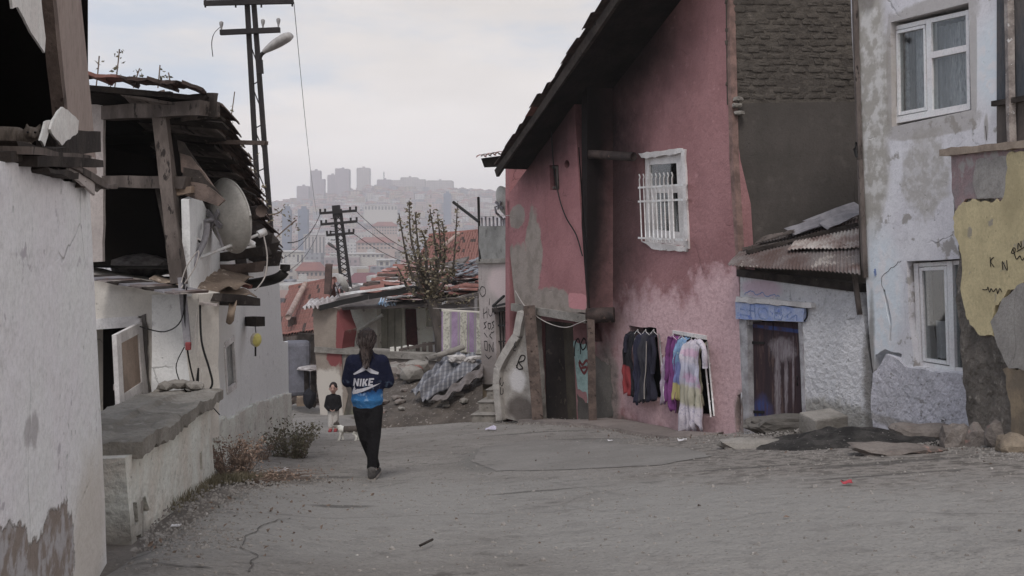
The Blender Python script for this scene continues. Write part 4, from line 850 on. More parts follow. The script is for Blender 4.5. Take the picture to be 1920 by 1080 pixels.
stone_thing('rubble_stone', 'upright grey stone wedged by the yellow wall foot', 1790, 836, .13, .12, .13, STONE, 15)
stone_thing('rubble_stone', 'dark flat stone set under the lower white window', 1806, 800, .2, .16, .08, CONCD, 17)
stone_thing('rubble_stone', 'rounded ochre stone at the right edge of the picture', 1900, 846, .13, .15, .10, mat('ochre_stone', A(110, 96, 78), A(84, 72, 60), ns=4, bump=.8), 21, flat=.1)
ASH = mat('black_ash', (.03, .028, .027), (.085, .078, .073), ns=4, c3=A(110, 104, 100), c3s=24, c3t=.64, c3w=.05, bump=1, bs=30, bd=.03)
def ash():
    c = gp(1590, 832); V = []; Fc = []; n, m = 40, 10
    for j in range(m + 1):
        for i in range(n):
            t = 2 * math.pi * i / n; r = j / m; e = 1 + .25 * nz(math.cos(t) * 2, math.sin(t) * 2, 5)
            x = c.x + math.cos(t) * r * e * .95 - .25 * math.sin(t) * r * .8; y = c.y + .1 + math.sin(t) * r * e * .75
            V.append((x, y, zg(x, y) + .025 + .16 * (1 - r) ** .8 * (1 + .5 * nz(x * 5, y * 5)) - (.02 if j == m else 0)))
    for j in range(m):
        for i in range(n): Fc.append((j * n + i, j * n + (i + 1) % n, (j + 1) * n + (i + 1) % n, (j + 1) * n + i))
    tag(obj('ash_heap', V, Fc, ASH, smooth=True), 'heap of black ash spread before the white shack wall', 'ash', kind='stuff')
ash()
# gravel and grit
def gravel():
    rr = random.Random(5); V = []; Fc = []
    def stone(x, y, s):
        z = sg(x, y); k = len(V); n = 5; a0 = rr.uniform(0, 6)
        for i in range(n): V.append((x + math.cos(a0 + i * 1.257) * s * rr.uniform(.7, 1.2), y + math.sin(a0 + i * 1.257) * s * rr.uniform(.7, 1.2), z - .002))
        for i in range(n): V.append((x + math.cos(a0 + i * 1.257) * s * rr.uniform(.4, .8), y + math.sin(a0 + i * 1.257) * s * rr.uniform(.4, .8), z + s * rr.uniform(.35, .8)))
        for i in range(n): j = (i + 1) % n; Fc.append((k + i, k + j, k + n + j, k + n + i))
        Fc.append(tuple(k + n + i for i in range(n)))
    n = 0
    while n < 14000:
        y = rr.uniform(4.2, 22); s = rr.uniform(-.6, 7.0); x = s - .25 * y; w = .05
        d1 = math.hypot((x - 4.1) / 1.9, (y - 9.3) / 2.2); w += max(0, 1.0 - d1) * 1.2 * max(0, .35 + nz(x * 1.4, y * 1.4, 2) * 1.5)
        d2 = math.hypot((x - 2.7) / 1.6, (y - 11.8) / 1.4); w += max(0, 1.0 - d2) * .7 * max(0, .2 + nz(x * 1.6, y * 1.6, 4) * 1.5)
        d3 = abs(s - tab(SLE, y)); w += max(0, .35 - d3) * 1.5
        d5 = abs(s - tab(SRE, y)); w += max(0, .4 - d5) * 1.2
        d4 = math.hypot((x + 1.75) / .5, (y - 5.0) / .5); w += max(0, 1 - d4) * 1.3
        if y > 13 and rr.random() < .5: continue
        if rr.random() < w: stone(x, y, rr.uniform(.004, .013) * (1.7 if rr.random() < .06 else 1)); n += 1
    m = mat('gravel_stone', A(122, 116, 110, .56), A(96, 90, 85, .56), ns=14, c3=A(150, 144, 138, .7), c3s=25, c3t=.62, bump=0)
    tag(obj('gravel', V, Fc, m, None, Matrix.Identity(4)), 'loose grey gravel and grit on the road', 'gravel', kind='stuff')
gravel()
def road_bits():
    rr = random.Random(19); sp = []
    for k in range(420):
        y = rr.uniform(4.4, 18); q = rr.random(); s_ = tab(SLE, y) + abs(rr.gauss(0, .5)) if q < .4 else (tab(SRE, y) - abs(rr.gauss(0, .7)) if q < .8 else rr.uniform(tab(SLE, y), tab(SRE, y))); x = s_ - .25 * y; sp.append((x, y, sg(x, y) + .012))
    o = leaves('dry_leaves', sp, mat('dead_leaf', A(112, 92, 78, .6), A(80, 66, 56, .6), ns=9, bump=0), None, .035, .55, 6); tag(o, 'scattered dead leaves and crumbs along the road edges', 'leaves', kind='stuff')
road_bits()
# litter
PAPER = mat('white_paper', A(190, 186, 188, .7), bump=.2)
def litter(label, px, py, s, mt, seed, name='litter', cat='litter'):
    p = gp(px, py) + Vector((0, 0, .02)); rr = random.Random(seed); V = []; n = 5
    for j in range(n):
        for i in range(n): V.append(p + Vector(((i / 4 - .5) * s * 2, (j / 4 - .5) * s * 1.4, s * .5 * abs(nz(i * .9 + seed, j * .9, seed)) * 2)))
    Fc = [(j * n + i, j * n + i + 1, (j + 1) * n + i + 1, (j + 1) * n + i) for j in range(n - 1) for i in range(n - 1)]
    o = obj(name, V, Fc, mt); m = o.modifiers.new('solid', 'SOLIDIFY'); m.thickness = .003; return tag(o, label, cat)
litter('crumpled white plastic bag beside the dry weeds', 526, 888, .07, PAPER, 3, 'plastic_bag')
litter('crumpled pale wrapper lying before the concrete steps', 920, 807, .09, mat('lilac_wrapper', A(172, 166, 186, .7), bump=.2), 5, 'wrapper')
litter('small white paper scrap under the trailing lace dress', 1279, 829, .05, PAPER, 7, 'paper_scrap')
litter('tiny white scrap on the road in front of the porch post', 1144, 829, .03, PAPER, 9, 'paper_scrap')
litter('small red wrapper on the gravel at right', 1588, 911, .035, mat('red_wrapper', A(170, 40, 56, .7), bump=.1), 11, 'wrapper')
litter('small white scrap near the left parapet foot', 330, 993, .025, PAPER, 13, 'paper_scrap')
litter('pale scrap on the rubble slope below the tarpaulin', 813, 762, .10, PAPER, 15, 'paper_scrap')
tag(tube('stick', curvepts([gp(787, 1032) + Vector((0, 0, .025)), gp(797, 1029) + Vector((0, 0, .03)), gp(811, 1022) + Vector((0, 0, .03))], 3), .007, WOODD, None, 5), 'short dark stick lying on the near road', 'stick')

# ------------------------------------------------------------------ steps and parapet left of the porch
steps = thing('concrete_steps', 'grey concrete steps with curved graffiti covered side wall', 'steps', P(930, 790, 19.6))
sd = Vector((.25, 1, 0)).normalized(); sx_ = Vector((1, -.25, 0)).normalized()
for i, (x0, x1, yt, yb, d) in enumerate(((884, 942, 778, 797, 19.3), (897, 944, 754, 780, 19.65), (912, 946, 731, 756, 20.0), (925, 948, 706, 733, 20.4))):
    a = P(x0, yt, d); b = P(x1, yt, d); hz = Vector((0, 0, -(yb - yt) / F * d - .3))
    rg = [a, b, b + sd * 1.0, a + sd * 1.0]
    o = prism('step', rg, [v + hz for v in rg], CONC, steps); m = o.modifiers.new('bevel', 'BEVEL'); m.width = .025; m.segments = 2
PST = Plane((-0.45, 19.3), (0.55, 18.45))
PARM = mat('grimy_white_parapet', A(138, 132, 126), A(112, 106, 100), age=.7, ns=2, c3=A(76, 70, 66), c3s=4, c3t=.58, c3w=.15, bump=.6, layers=[dict(c=A(70, 62, 58), e=[PST.ell(948, 740, 1012, 800)], na=1, ns=3, soft=.3, k=.9), dict(c=A(150, 146, 146), e=[PST.ell(955, 690, 985, 735)], na=.8, ns=4, soft=.3)])
pw_ = slab('side_wall', PST, rough(PST.pts([(975, 590), (1000, 590), (1006, 690), (1012, 798), (946, 784), (941, 740), (935, 690), (950, 668), (968, 640), (974, 615)]), .12, .01, 3), .22, PARM, steps)
lip = [(980, 585), (972, 628), (950, 662), (936, 690), (934, 720), (940, 788)]
for i in range(len(lip) - 1): beam('parapet_rim', PST.wp(*lip[i], .04), PST.wp(*lip[i + 1], .04), .16, .14, PARM, pw_, up=-PST.y, jag=.01)
strokes('graffiti', PST, [[(968, 690), (976, 668), (984, 668), (982, 676), (973, 680), (980, 690), (972, 692), (968, 684)]], .03, PAINTK, pw_, o=.008)
for q in ([(968, 640), (964, 646), (968, 652)], [(966, 650), (962, 656), (967, 658)], [(939, 708), (937, 716), (941, 724), (944, 716)], [(939, 726), (938, 738), (943, 738), (943, 728)]): strokes('graffiti', PST, [q], .02, PAINTK, pw_, o=.13)
bd = prism('leaning_board', [P(894, 704, 21.6), P(930, 698, 21.6), P(934, 770, 21.3), P(896, 775, 21.3)], [P(894, 704, 21.64), P(930, 698, 21.64), P(934, 770, 21.34), P(896, 775, 21.34)], mat('ochre_plywood', A(118, 102, 80), A(100, 86, 68), ns=3, bump=.3), None)
tag(bd, 'ochre plywood board leaning at the left of the steps', 'board')

# ------------------------------------------------------------------ graffiti wall with barred gate (left neighbour of the pink house)
PC = Plane((-0.72, 21.6), (0.22, 19.9))
E = PC.ell
CW = mat('pale_graffiti_plaster', A(138, 126, 122), A(122, 112, 106), age=.7, ns=1.4, c3=A(92, 82, 78), c3s=5, c3t=.6, c3w=.15, bump=.6, layers=[dict(c=A(150, 132, 130), e=[E(915, 500, 962, 560)], na=.8, ns=2, soft=.3), dict(c=A(100, 90, 84), e=[E(900, 640, 935, 720)], na=1, ns=3, soft=.3, k=.8)])
gw = thing('gate_house', 'narrow pale wall with black graffiti and a dark barred gate', 'house', (-.3, 20.8, zg(-.3, 20.8)))
gate_h = PC.pts([(928, 582), (972, 578), (985, 700), (932, 700)])
slab('wall', PC, rough(PC.pts([(896, 488), (955, 486), (1000, 560), (1000, 720), (905, 720), (899, 600)]), .2, .015, 3), .3, CW, gw, holes=[(gate_h, 0.28)])
slab('upper_wall', PC, rough(PC.pts([(900, 425), (965, 422), (965, 492), (898, 492)]), .2, .012, 4), .6, mat('grey_block_render', A(116, 114, 110), A(98, 96, 92), ns=2, c3=A(84, 82, 78), c3s=4, bump=.5), gw, o=.02)
slab('ledge', PC, PC.pts([(897, 486), (965, 484), (965, 492), (897, 494)]), .3, CONC, gw, o=.06)
for i in range(7): tube('fence_spike', [PC.wp(904 + i * 7.2, 425, -.1), PC.wp(903.5 + i * 7.2, 408 - (i % 2) * 2, -.1)], .022, GREYTIN, gw, 5)
for i in range(8): tube('gate_bar', [PC.wp(931 + 5.2 * i, 585, -.08), PC.wp(935 + 5.6 * i, 700, -.08)], .014, BLACK, gw, 5)
for y in (610, 640): beam('gate_rail', PC.wp(930, y, -.07), PC.wp(974, y, -.07), .03, .03, BLACK, gw)
slab('gate_head', PC, PC.pts([(926, 578), (975, 572), (975, 580), (927, 586)]), .1, WOODD, gw, o=.05)
beam('canopy_lip', PC.wp(924, 574, .12), PC.wp(945, 555, .25), .04, .04, BLACK, gw); beam('canopy_lip', PC.wp(925, 575, .12), PC.wp(962, 566, .2), .04, .04, BLACK, gw)
GF = [[(906, 578), (907, 596)], [(906, 588), (913, 585)], [(913, 575), (913, 595)], [(916, 578), (917, 590), (921, 592), (924, 577)], [(926, 576), (926, 590)], [(931, 575), (927, 583), (931, 590)],
      [(912, 604), (907, 606), (911, 612), (907, 618)], [(915, 607), (915, 616), (919, 616), (919, 606), (915, 607)], [(926, 603), (922, 605), (926, 612), (921, 617)], [(908, 640), (909, 655), (914, 655), (913, 641), (908, 640)], [(918, 660), (917, 644), (924, 660), (924, 642)], [(910, 664), (916, 672), (922, 666)], [(918, 560), (917, 572)],
      [(926, 622), (918, 628), (922, 636)], [(908, 625), (914, 632)]]
for q in GF: strokes('graffiti', PC, [q], .022, PAINTK, gw, o=.005, jit=.03)
strokes('graffiti', PC, [[(903, 537), (899, 546), (904, 556), (910, 550), (909, 540), (903, 537)]], .02, PAINTK, gw, o=.007)
tube('roof_pole', [PC.wp(897, 370, -.2), PC.wp(900, 490, .05)], .03, BLACK, gw, 6); tube('roof_pole', [PC.wp(850, 379, .2), PC.wp(898, 416, .0)], .035, BLACK, gw, 6)
def dish(name, label, c, r, axis, arm, mt, parent=None, up=Vector((0, 0, 1)), squash=.86):
    """satellite dish: shallow bowl, bracket, arm and receiver head. axis points where the bowl opens"""
    t = thing(name, label, 'satellite dish', c); ax = Vector(axis).normalized(); s = ax.cross(up).normalized(); v = s.cross(ax); c = Vector(c); V = []; Fc = []; n = 40; m = 8
    for j in range(m + 1):
        for i in range(n):
            a = 2 * math.pi * i / n; q = r * j / m; V.append(c + s * (math.cos(a) * q * squash) + v * (math.sin(a) * q) + ax * (.42 * q * q / r))
    for j in range(m):
        for i in range(n): Fc.append((j * n + i, j * n + (i + 1) % n, (j + 1) * n + (i + 1) % n, (j + 1) * n + i))
    b = obj('bowl', V, Fc, mt, t, smooth=True); mo = b.modifiers.new('solid', 'SOLIDIFY'); mo.thickness = .008
    rim = [c + s * (math.cos(k * .157) * r * squash) + v * (math.sin(k * .157) * r) + ax * .42 * r for k in range(41)]; tube('rim', rim, .012, mt, b, 6)
    e = c + ax * r * 1.05 - v * r * .95
    tube('receiver_arm', [c - v * r * .9 + ax * .3 * r, e], .014, IRONW, t, 6)
    h = tube('receiver_head', [e - ax * .02 + v * .02, e - ax * .12 + v * .1], .035, IRONW, t, 8)
    tube('bracket', [c - ax * .02, c - ax * .14, c - ax * .16 - v * .12], .025, GREYTIN, t, 6)
    beam('bracket_plate', c - ax * .03 - s * .1 + v * .08, c - ax * .03 + s * .1 - v * .08, .02, .05, GREYTIN, t); beam('bracket_plate', c - ax * .03 + s * .1 + v * .08, c - ax * .03 - s * .1 - v * .08, .02, .05, GREYTIN, t)
    return t, c - ax * .16 - v * .12
dt, foot = dish('satellite_dish', 'round grey satellite dish on the spiked wall left of the pink house', P(938, 384, 21.2), .36, (.75, .5, .35), 0, DISH)
tube('mount_pole', [foot, P(944, 412, 21.2), P(945, 428, 21.2)], .025, GREYTIN, dt, 6)

# ------------------------------------------------------------------ house across the bend with patched roof
PM = Plane((-5.35, 26.4), (-1.2, 24.6)); PMB = Plane((-3.3, 28.2), (-0.9, 27.6))
mh = thing('patched_house', 'small cream house with patched tile and tin roof and maroon door', 'house', (-3.2, 27.5, zg(-3.2, 27.5)))
CRM = mat('cream_wall', A(176, 172, 158), A(160, 156, 142), ns=1.5, c3=A(112, 108, 98), c3s=5, c3t=.62, bump=.3); WHT = mat('chalky_white_wall', A(176, 170, 160), A(156, 150, 140), ns=2, c3=A(108, 100, 92), c3s=6, c3t=.62, bump=.5)
OLV = mat('faded_green_boards', A(140, 138, 124), A(120, 118, 106), ns=3, bump=.3); MRN = mat('maroon_door_paint', A(84, 44, 42), A(64, 38, 36), ns=4, bump=.3)
# corner pier: tan, maroon streak and white
PIER = mat('painted_pier', A(118, 106, 94), A(106, 94, 84), ns=2, bump=.4, layers=[dict(c=A(104, 46, 46), e=[PM.ell(630, 560, 646, 690), PM.ell(612, 655, 640, 688)], na=.7, ns=4, soft=.1), dict(c=A(146, 138, 128), e=[PM.ell(586, 690, 642, 840)], na=.4, ns=5, soft=.08, pw=4)])
slab('corner_pier', PM, rough(PM.pts([(586, 572), (632, 578), (645, 620), (640, 670), (640, 700), (652, 740), (640, 800), (602, 800), (592, 680)]), .25, .02, 2), .6, PIER, mh)
slab('side_wall', PMB, rough(PMB.pts([(622, 570), (716, 572), (718, 668), (622, 668)]), .3, .01, 5), .3, WHT, mh, o=.4)
tube('diagonal_rail', [PMB.wp(640, 640, .5), PMB.wp(718, 590, .5)], .05, WHT, mh, 6)
slab('front_wall', PMB, PMB.pts([(700, 575), (910, 560), (910, 690), (700, 690)]), .3, CRM, mh, holes=[(PMB.pts([(798, 582), (822, 582), (822, 612), (798, 612)]), .15), (PMB.pts([(757, 578), (780, 578), (784, 650), (760, 650)]), .15)])
for i in range(3): slab('board_panel', PMB, PMB.pts([(716 + 13 * i, 578), (728 + 13 * i, 578), (728 + 13 * i, 662), (717 + 13 * i, 662)]), .05, OLV, mh, o=.05)
slab('door', PMB, PMB.pts([(758, 580), (779, 580), (783, 655), (761, 655)]), .05, MRN, mh, o=-.08)
slab('eave_board', PMB, PMB.pts([(690, 566), (800, 566), (800, 576), (690, 576)]), .1, WOOD, mh, o=.3)
slab('window_sill', PMB, PMB.pts([(796, 612), (826, 612), (826, 617), (796, 617)]), .1, WHT, mh, o=.05)
# roofs
def roofq(name, a, b, c, d, mt): a, b, c, d = map(Vector, (a, b, c, d)); return prism(name, [a, b, c, d], [v - Vector((0, 0, .08)) for v in (a, b, c, d)], mt, mh)
FELT = mat('tarred_roof_felt', A(60, 54, 52), A(90, 82, 78), ns=2, bump=.5)
r1 = [P(566, 575, 26.3), P(905, 548, 25.9), P(860, 486, 29.5), P(690, 520, 29.5)]
roofq('roof_deck', P(600, 577, 26.3), P(800, 570, 26.1), P(880, 480, 30), P(660, 540, 30), FELT)
roofq('roof_deck', P(800, 575, 26.2), P(900, 548, 25.6), P(900, 496, 29.5), P(800, 505, 29.8), FELT)
rr = random.Random(3)
def debris(n, c00, c10, c01, c11, seed, pw=.35):
    rq = random.Random(seed)
    for k in range(n):
        s, t = rq.random(), rq.random(); p = (Vector(c00).lerp(c10, s)).lerp(Vector(c01).lerp(c11, s), t) + Vector((0, 0, .05 + rq.random() * .10)); a = rq.uniform(-.5, .5); tl = rq.uniform(-.15, .25)
        if rq.random() < pw: beam('roof_sheet', p, p + Vector((math.cos(a), math.sin(a) * .6, tl * .5)) * rq.uniform(.4, .8), rq.uniform(.25, .45), .02, WHITES[rq.randrange(3)], mh, jag=.05, seed=k, cuts=3)
        else: inst('roof_tile', TME if rq.random() < .75 else TMEK, mh, frame_m(p, (math.cos(a + 1.57), math.sin(a + 1.57), 0), (math.cos(a), math.sin(a), tl), (0, -tl, 1), rq.uniform(1.0, 1.7)))
WHITES = [mat('whitewashed_tin', A(176, 172, 170), A(140, 134, 132), ns=3, bump=.2), mat('pale_tin', A(150, 144, 144), A(110, 100, 98), ns=3, bump=.2), mat('pink_clay_sheet', A(146, 98, 88), A(170, 150, 146), ns=4, bump=.3)]
debris(130, P(660, 556, 27), P(800, 545, 27), P(720, 512, 29.6), P(800, 488, 29.6), 5, .5)
debris(60, P(718, 568, 26.2), P(800, 560, 26.2), P(740, 552, 27.2), P(800, 545, 27.2), 8, .65)
debris(46, P(826, 560, 26.2), P(898, 545, 25.9), P(820, 520, 28), P(898, 500, 28), 9, .3)
corrugated('tin_eave', P(566, 580, 26.0), P(612, 572, 26.0), P(640, 556, 28), P(585, 562, 28), 6, .05, WHITES[1], mh, bend=.05)
for k in range(3): corrugated('blue_sheet', P(708 + 12 * k, 572, 26.1), P(728 + 14 * k, 570, 26.1), P(740 + 10 * k, 556, 27), P(716 + 10 * k, 560, 27), 4, .04, mat('blue_plastic', A(120, 150, 176), A(150, 160, 172), ns=4, bump=.2), mh, bend=.06, seed=k) if k < 2 else None
for k, (x0, y0, x1, y1) in enumerate(((600, 577, 690, 556), (690, 556, 790, 540), (832, 568, 900, 545), (640, 552, 760, 536))): beam('fascia', P(x0, y0, 26.0), P(x1, y1, 26.0), .08, .14 if k < 2 else .06, BLACK if k < 2 else WHITES[0], mh, jag=.03)
slab('right_wall', PMB, PMB.pts([(838, 560), (912, 548), (912, 690), (838, 690)]), .3, mat('grey_blue_wall', A(134, 132, 134), A(124, 122, 124), ns=2, bump=.2), mh, o=1.2)
SLT = mat('slate_grey_debris', A(104, 106, 112), A(78, 78, 84), ns=5, bump=.4)
rq = random.Random(21)
for k in range(70):
    s, t = rq.random(), rq.random(); p = P(840, 530, 26.6).lerp(P(898, 522, 26.4), s).lerp(P(846, 504, 28.8).lerp(P(898, 494, 28.6), s), t) + Vector((0, 0, .12)); beam('roof_slate', p, p + Vector((rq.uniform(.1, .25), rq.uniform(-.1, .2), rq.uniform(-.1, .12))), rq.uniform(.1, .2), .02, SLT, mh, cuts=1, jag=.02, seed=k)
beam('chimney', P(617, 495, 28.5), P(614, 552, 28.5), .18, .18, mat('rusty_flue', A(78, 60, 56), A(60, 48, 46), ns=5), mh, jag=.01)
slab('brick_chimney', PMB, PMB.pts([(720, 540), (732, 540), (732, 566), (720, 566)]), .4, TILE, mh, o=.9)
dt, foot = dish('satellite_dish', 'tilted grey satellite dish on the patched roof by the lattice pole', P(637, 534, 27.2), .27, (.7, .55, .4), 0, DISH)
tube('mount_pole', [foot, P(634, 556, 27.2)], .03, GREYTIN, dt, 6)
# retaining wall
rw = thing('retaining_wall', 'low grey concrete retaining wall in front of the patched house', 'wall', (-3.0, 25.2, zg(-3, 25.2)))
RWM = mat('stained_concrete_wall', A(104, 95, 88), A(84, 76, 70), age=.7, ns=1.2, c3=A(126, 116, 108), c3s=3, c3t=.58, c3w=.15, bump=.6, layers=[dict(c=A(86, 88, 66), e=[PM.ell(640, 760, 668, 800)], na=1, ns=3, soft=.4, k=.7), dict(c=A(58, 52, 48), e=[PM.ell(645, 680, 660, 790)], na=.9, ns=4, soft=.3, k=.8)])
slab('wall', PM, rough(PM.pts([(640, 662), (720, 668), (850, 680), (850, 830), (640, 810)]), .3, .02, 2), .35, RWM, rw, o=-.02)
slab('coping', PM, rough(PM.pts([(592, 650), (720, 658), (852, 668), (852, 678), (720, 670), (592, 660)]), .3, .012, 4), .5, CONC, rw, o=.06)
slab('coping', PM, rough(PM.pts([(848, 664), (908, 652), (908, 664), (850, 676)]), .3, .02, 4), .6, CONC, rw, o=.12)
slab('wall', PM, rough(PM.pts([(852, 676), (908, 664), (908, 760), (852, 760)]), .3, .02, 4), .3, RWM, rw)
slab('buttress', PM, rough(PM.pts([(722, 705), (738, 692), (756, 720), (752, 780), (722, 790)]), .2, .02, 4), .5, mat('pinkish_render', A(122, 104, 96), A(106, 92, 84), ns=2, bump=.4), rw, o=.35)
# paling rail
pr = thing('paling_fence', 'grey wooden rail and pickets on top of the retaining wall', 'fence', P(780, 668, 25.3))
beam('rail', P(728, 660, 25.6), P(830, 640, 25.2), .07, .07, WOOD, pr, jag=.01)
for i in range(8): beam('picket', P(735 + 12 * i, 652 - 1.6 * i + rr.uniform(-2, 2), 25.5), P(736 + 12 * i, 672, 25.5), .11, .03, WHT if i < 4 else WOOD, pr, jag=.01, seed=i)
# rug on a line
RUG = mat('lilac_striped_rug', A(128, 104, 132), A(118, 94, 122), ns=9, bump=.4, bs=60, layers=[dict(c=A(150, 146, 132), c2=A(118, 114, 102), c2s=16, e=[(-.40, .5, .085, 3), (.03, .5, .085, 3), (.42, .5, .075, 3)], na=.12, ns=8, soft=.08), dict(c=A(116, 112, 108), e=[(-.29, .5, .02, 3), (-.10, .5, .02, 3), (.155, .5, .02, 3), (.31, .5, .02, 3)], na=.2, soft=.2), dict(c=A(150, 144, 132), e=[(0, .02, 3, .035), (0, 1.07, 3, .035)], na=.1, soft=.1)])
PRG = Plane((P(828, 600, 24.6).x, 24.6), (P(906, 600, 24.2).x, 24.2))
def rugf(s, t):
    p = PRG.wp(828 + 78 * s, 579 + 5 * s + (83 - 3 * s) * t + (1.2 * math.sin(s * 9)) * t, .02 + .05 * math.sin(s * 7) * t + .03 * nz(s * 4, t * 3)); return p
rg = grid('hanging_rug', rugf, 30, 24, RUG, None, solid=.012); tag(rg, 'lilac and cream striped rug hanging on the line', 'rug')
tag(tube('washing_line', sag(P(812, 578, 24.8), P(935, 572, 22.0), .04), .008, CABLEW, None, 4), 'thin pale washing line holding the striped rug', 'line')
# rubble slope, stones and tarpaulin
def mound():
    def f(s, t):
        bx = lerp(668, 905, s); top = tab(((0, 796), (.06, 770), (.14, 725), (.3, 700), (1, 668)), s); by = lerp(799, 792, s); py = lerp(by, top, t); d = lerp(lerp(19.9, 19.6, s), 24.3 - 1.5 * s, t)
        p = P(bx, py, d); return p + Vector((0, 0, .10 * nz(p.x * 2, p.y * 2, 1) + .05 * nz(p.x * 6, p.y * 6) - (.18 if t < .02 else 0) + .18 * math.sin(t * 3.14)))
    o = grid('rubble_slope', f, 60, 40, mat('dirt_and_rubble', A(96, 86, 78, .65), A(74, 66, 60, .65), ns=2, c3=A(132, 122, 114, .65), c3s=14, c3t=.6, bump=1, bd=.06, lumps=1, ls=7), None)
    tag(o, kind='structure'); return f
mf = mound()
rq = random.Random(77)
for k in range(40):
    s, t = rq.uniform(.06, .5), rq.uniform(.6, 1.0); p = mf(s, t) + Vector((0, 0, .16)); z = rq.uniform(.12, .26)
    o = rock('rubble_stone', p, z * rq.uniform(.8, 1.5), z, z * .7, [STONE, CONC, TILE][0 if rq.random() < .6 else (1 if rq.random() < .7 else 2)], None, k + 40, sub=2, amp=.3, flat=.55)
    tag(o, 'broken stone in the rubble pile below the retaining wall', 'stone', 'stones of the rubble pile')
for k in range(16):
    s, t = rq.uniform(.2, .95), rq.uniform(.05, .5); p = mf(s, t) + Vector((0, 0, .03)); z = rq.uniform(.05, .11)
    tag(rock('rubble_stone', p, z * 1.4, z, z * .6, STONE if k % 2 else CONC, None, k + 140, sub=1, amp=.3, flat=.5), 'small stone on the dirt slope below the tarpaulin', 'stone', 'small stones of the dirt slope')
TARP = mat('checked_grey_blanket', A(92, 92, 97), A(72, 72, 78), ns=3, bump=.5, bs=40, bd=.01)
def checks():
    nt = TARP.node_tree; N = nt.nodes.new; L = nt.links.new; b = nt.nodes['Principled BSDF']; src = b.inputs['Base Color'].links[0].from_socket; tc = N('ShaderNodeTexCoord'); col = src
    for dirn, sc in ((('X'), 9.5), (('Z'), 12)):
        w = N('ShaderNodeTexWave'); w.bands_direction = dirn; w.inputs['Scale'].default_value = sc / 6.28 * 2.2; w.inputs['Distortion'].default_value = 1.2; L(tc.outputs['Object'], w.inputs['Vector'])
        r = N('ShaderNodeMapRange'); r.inputs[1].default_value = .62; r.inputs[2].default_value = .72; r.inputs[4].default_value = .3; L(w.outputs['Fac'], r.inputs[0])
        mx = N('ShaderNodeMix'); mx.data_type = 'RGBA'; L(r.outputs[0], mx.inputs[0]); L(col, mx.inputs[6]); mx.inputs[7].default_value = (*A(146, 144, 146), 1) if dirn == 'X' else (*A(52, 56, 70), 1); col = mx.outputs[2]
    L(col, b.inputs['Base Color'])
checks()
def tarpf(s, t):
    a = P(770, 752, 20.6).lerp(P(838, 680, 22.8), t); b = P(800, 770, 20.3).lerp(P(906, 688, 21.9), t); p = a.lerp(b, s)
    p.z += .16 + .10 * math.sin(s * 3.14) + .07 * math.sin(s * 15 + t * 3) + .10 * nz(s * 3, t * 4, 2) + .05 * nz(s * 9, t * 8); return p
tb = grid('tarpaulin', tarpf, 46, 56, TARP, None, solid=.01); tag(tb, 'crumpled grey checked blanket spread over the rubble slope', 'tarpaulin')
GRT = mat('grey_sacking', A(92, 84, 82), A(76, 70, 68), ns=4, bump=.6)
def tarp2(s, t):
    p = P(806, 764, 20.2).lerp(P(908, 690, 21.6), t).lerp(P(832, 758, 20.05).lerp(P(905, 712, 21.0), t), s); p.z += .10 + .10 * nz(s * 3 + 5, t * 6) + .02 * math.sin(t * 20 + s * 4); return p
tag(grid('grey_sheet', tarp2, 20, 40, GRT, None, solid=.012), 'dark grey sacking sheet along the right edge of the checked blanket', 'sheet')
tag(tube('roof_post', [P(800, 700, 21.9) + Vector((0, 0, .3)), P(868, 676, 22.6) + Vector((0, 0, .3))], .07, CONC, None, 7), 'pale pole lying across the top of the rubble heap', 'pole')
WR = mat('white_rubbish', A(150, 144, 140), A(110, 104, 100), ns=5, bump=.5)
for k in range(14):
    p = P(850 + rq.uniform(0, 55), 683 + rq.uniform(-6, 6), 21.8) + Vector((0, 0, .12)); tag(rock('plaster_lump', p, rq.uniform(.08, .2), .12, rq.uniform(.05, .09), WR, None, k + 300, sub=1, flat=.4, amp=.35), 'white plaster lump on top of the rubble heap', 'rubble', 'white plaster lumps on the heap')
# ------------------------------------------------------------------ near house on the left
E = PL1.ell
NW = mat('bluish_whitewash', A(184, 177, 184, .5), A(172, 166, 173, .5), tex=.75, age=.6, streak=.25, ns=1.2, c3=A(140, 134, 140, .52), c3s=6, c3t=.62, bump=.55, bs=13, bd=.025, lumps=1.3, ls=7,
         layers=[dict(c=A(150, 140, 128, .52), e=[E(130, 900, 200, 1110)], na=1, ns=3, soft=.4, k=.7), dict(c=A(108, 96, 88, .52), c2=A(132, 128, 130, .52), c2s=9, e=[E(-60, 1055, 48, 1130), E(66, 1022, 120, 1130), E(20, 1062, 140, 1130)], na=.9, ns=7, soft=.04, h=-1.5),
                 dict(c=A(124, 118, 120, .52), e=[E(58, 775, 72, 830), E(45, 790, 62, 830)], na=1.3, ns=16, soft=.3, k=.7)])
near = thing('near_house', 'bluish white house corner at the left edge with torn open upper floor', 'house', (-1.7, 4.0, zg(-1.7, 4.0)))
slab('lower_wall', PL1, rough(PL1.pts([(-60, 284), (0, 300), (60, 312), (120, 336), (168, 352), (171, 420), (175, 500), (182, 640), (190, 800), (197, 950), (202, 1120), (-60, 1260)]), .05, .004, 3), .4, NW, near)
SCR = mat('scratch_grey', A(144, 138, 144, .52), bump=0)
PLY = mat('weathered_plywood', A(122, 106, 98), A(110, 96, 90), ns=2, c3=A(92, 80, 74), c3s=9, c3t=.64, bump=.15, stretch=(1, 1, .4))
PALE = mat('pale_plasterboard', A(138, 128, 124), A(128, 118, 114), ns=3, bump=.15); TORN = mat('torn_white_sheet', A(174, 168, 164), A(160, 154, 150), ns=4, bump=.1)
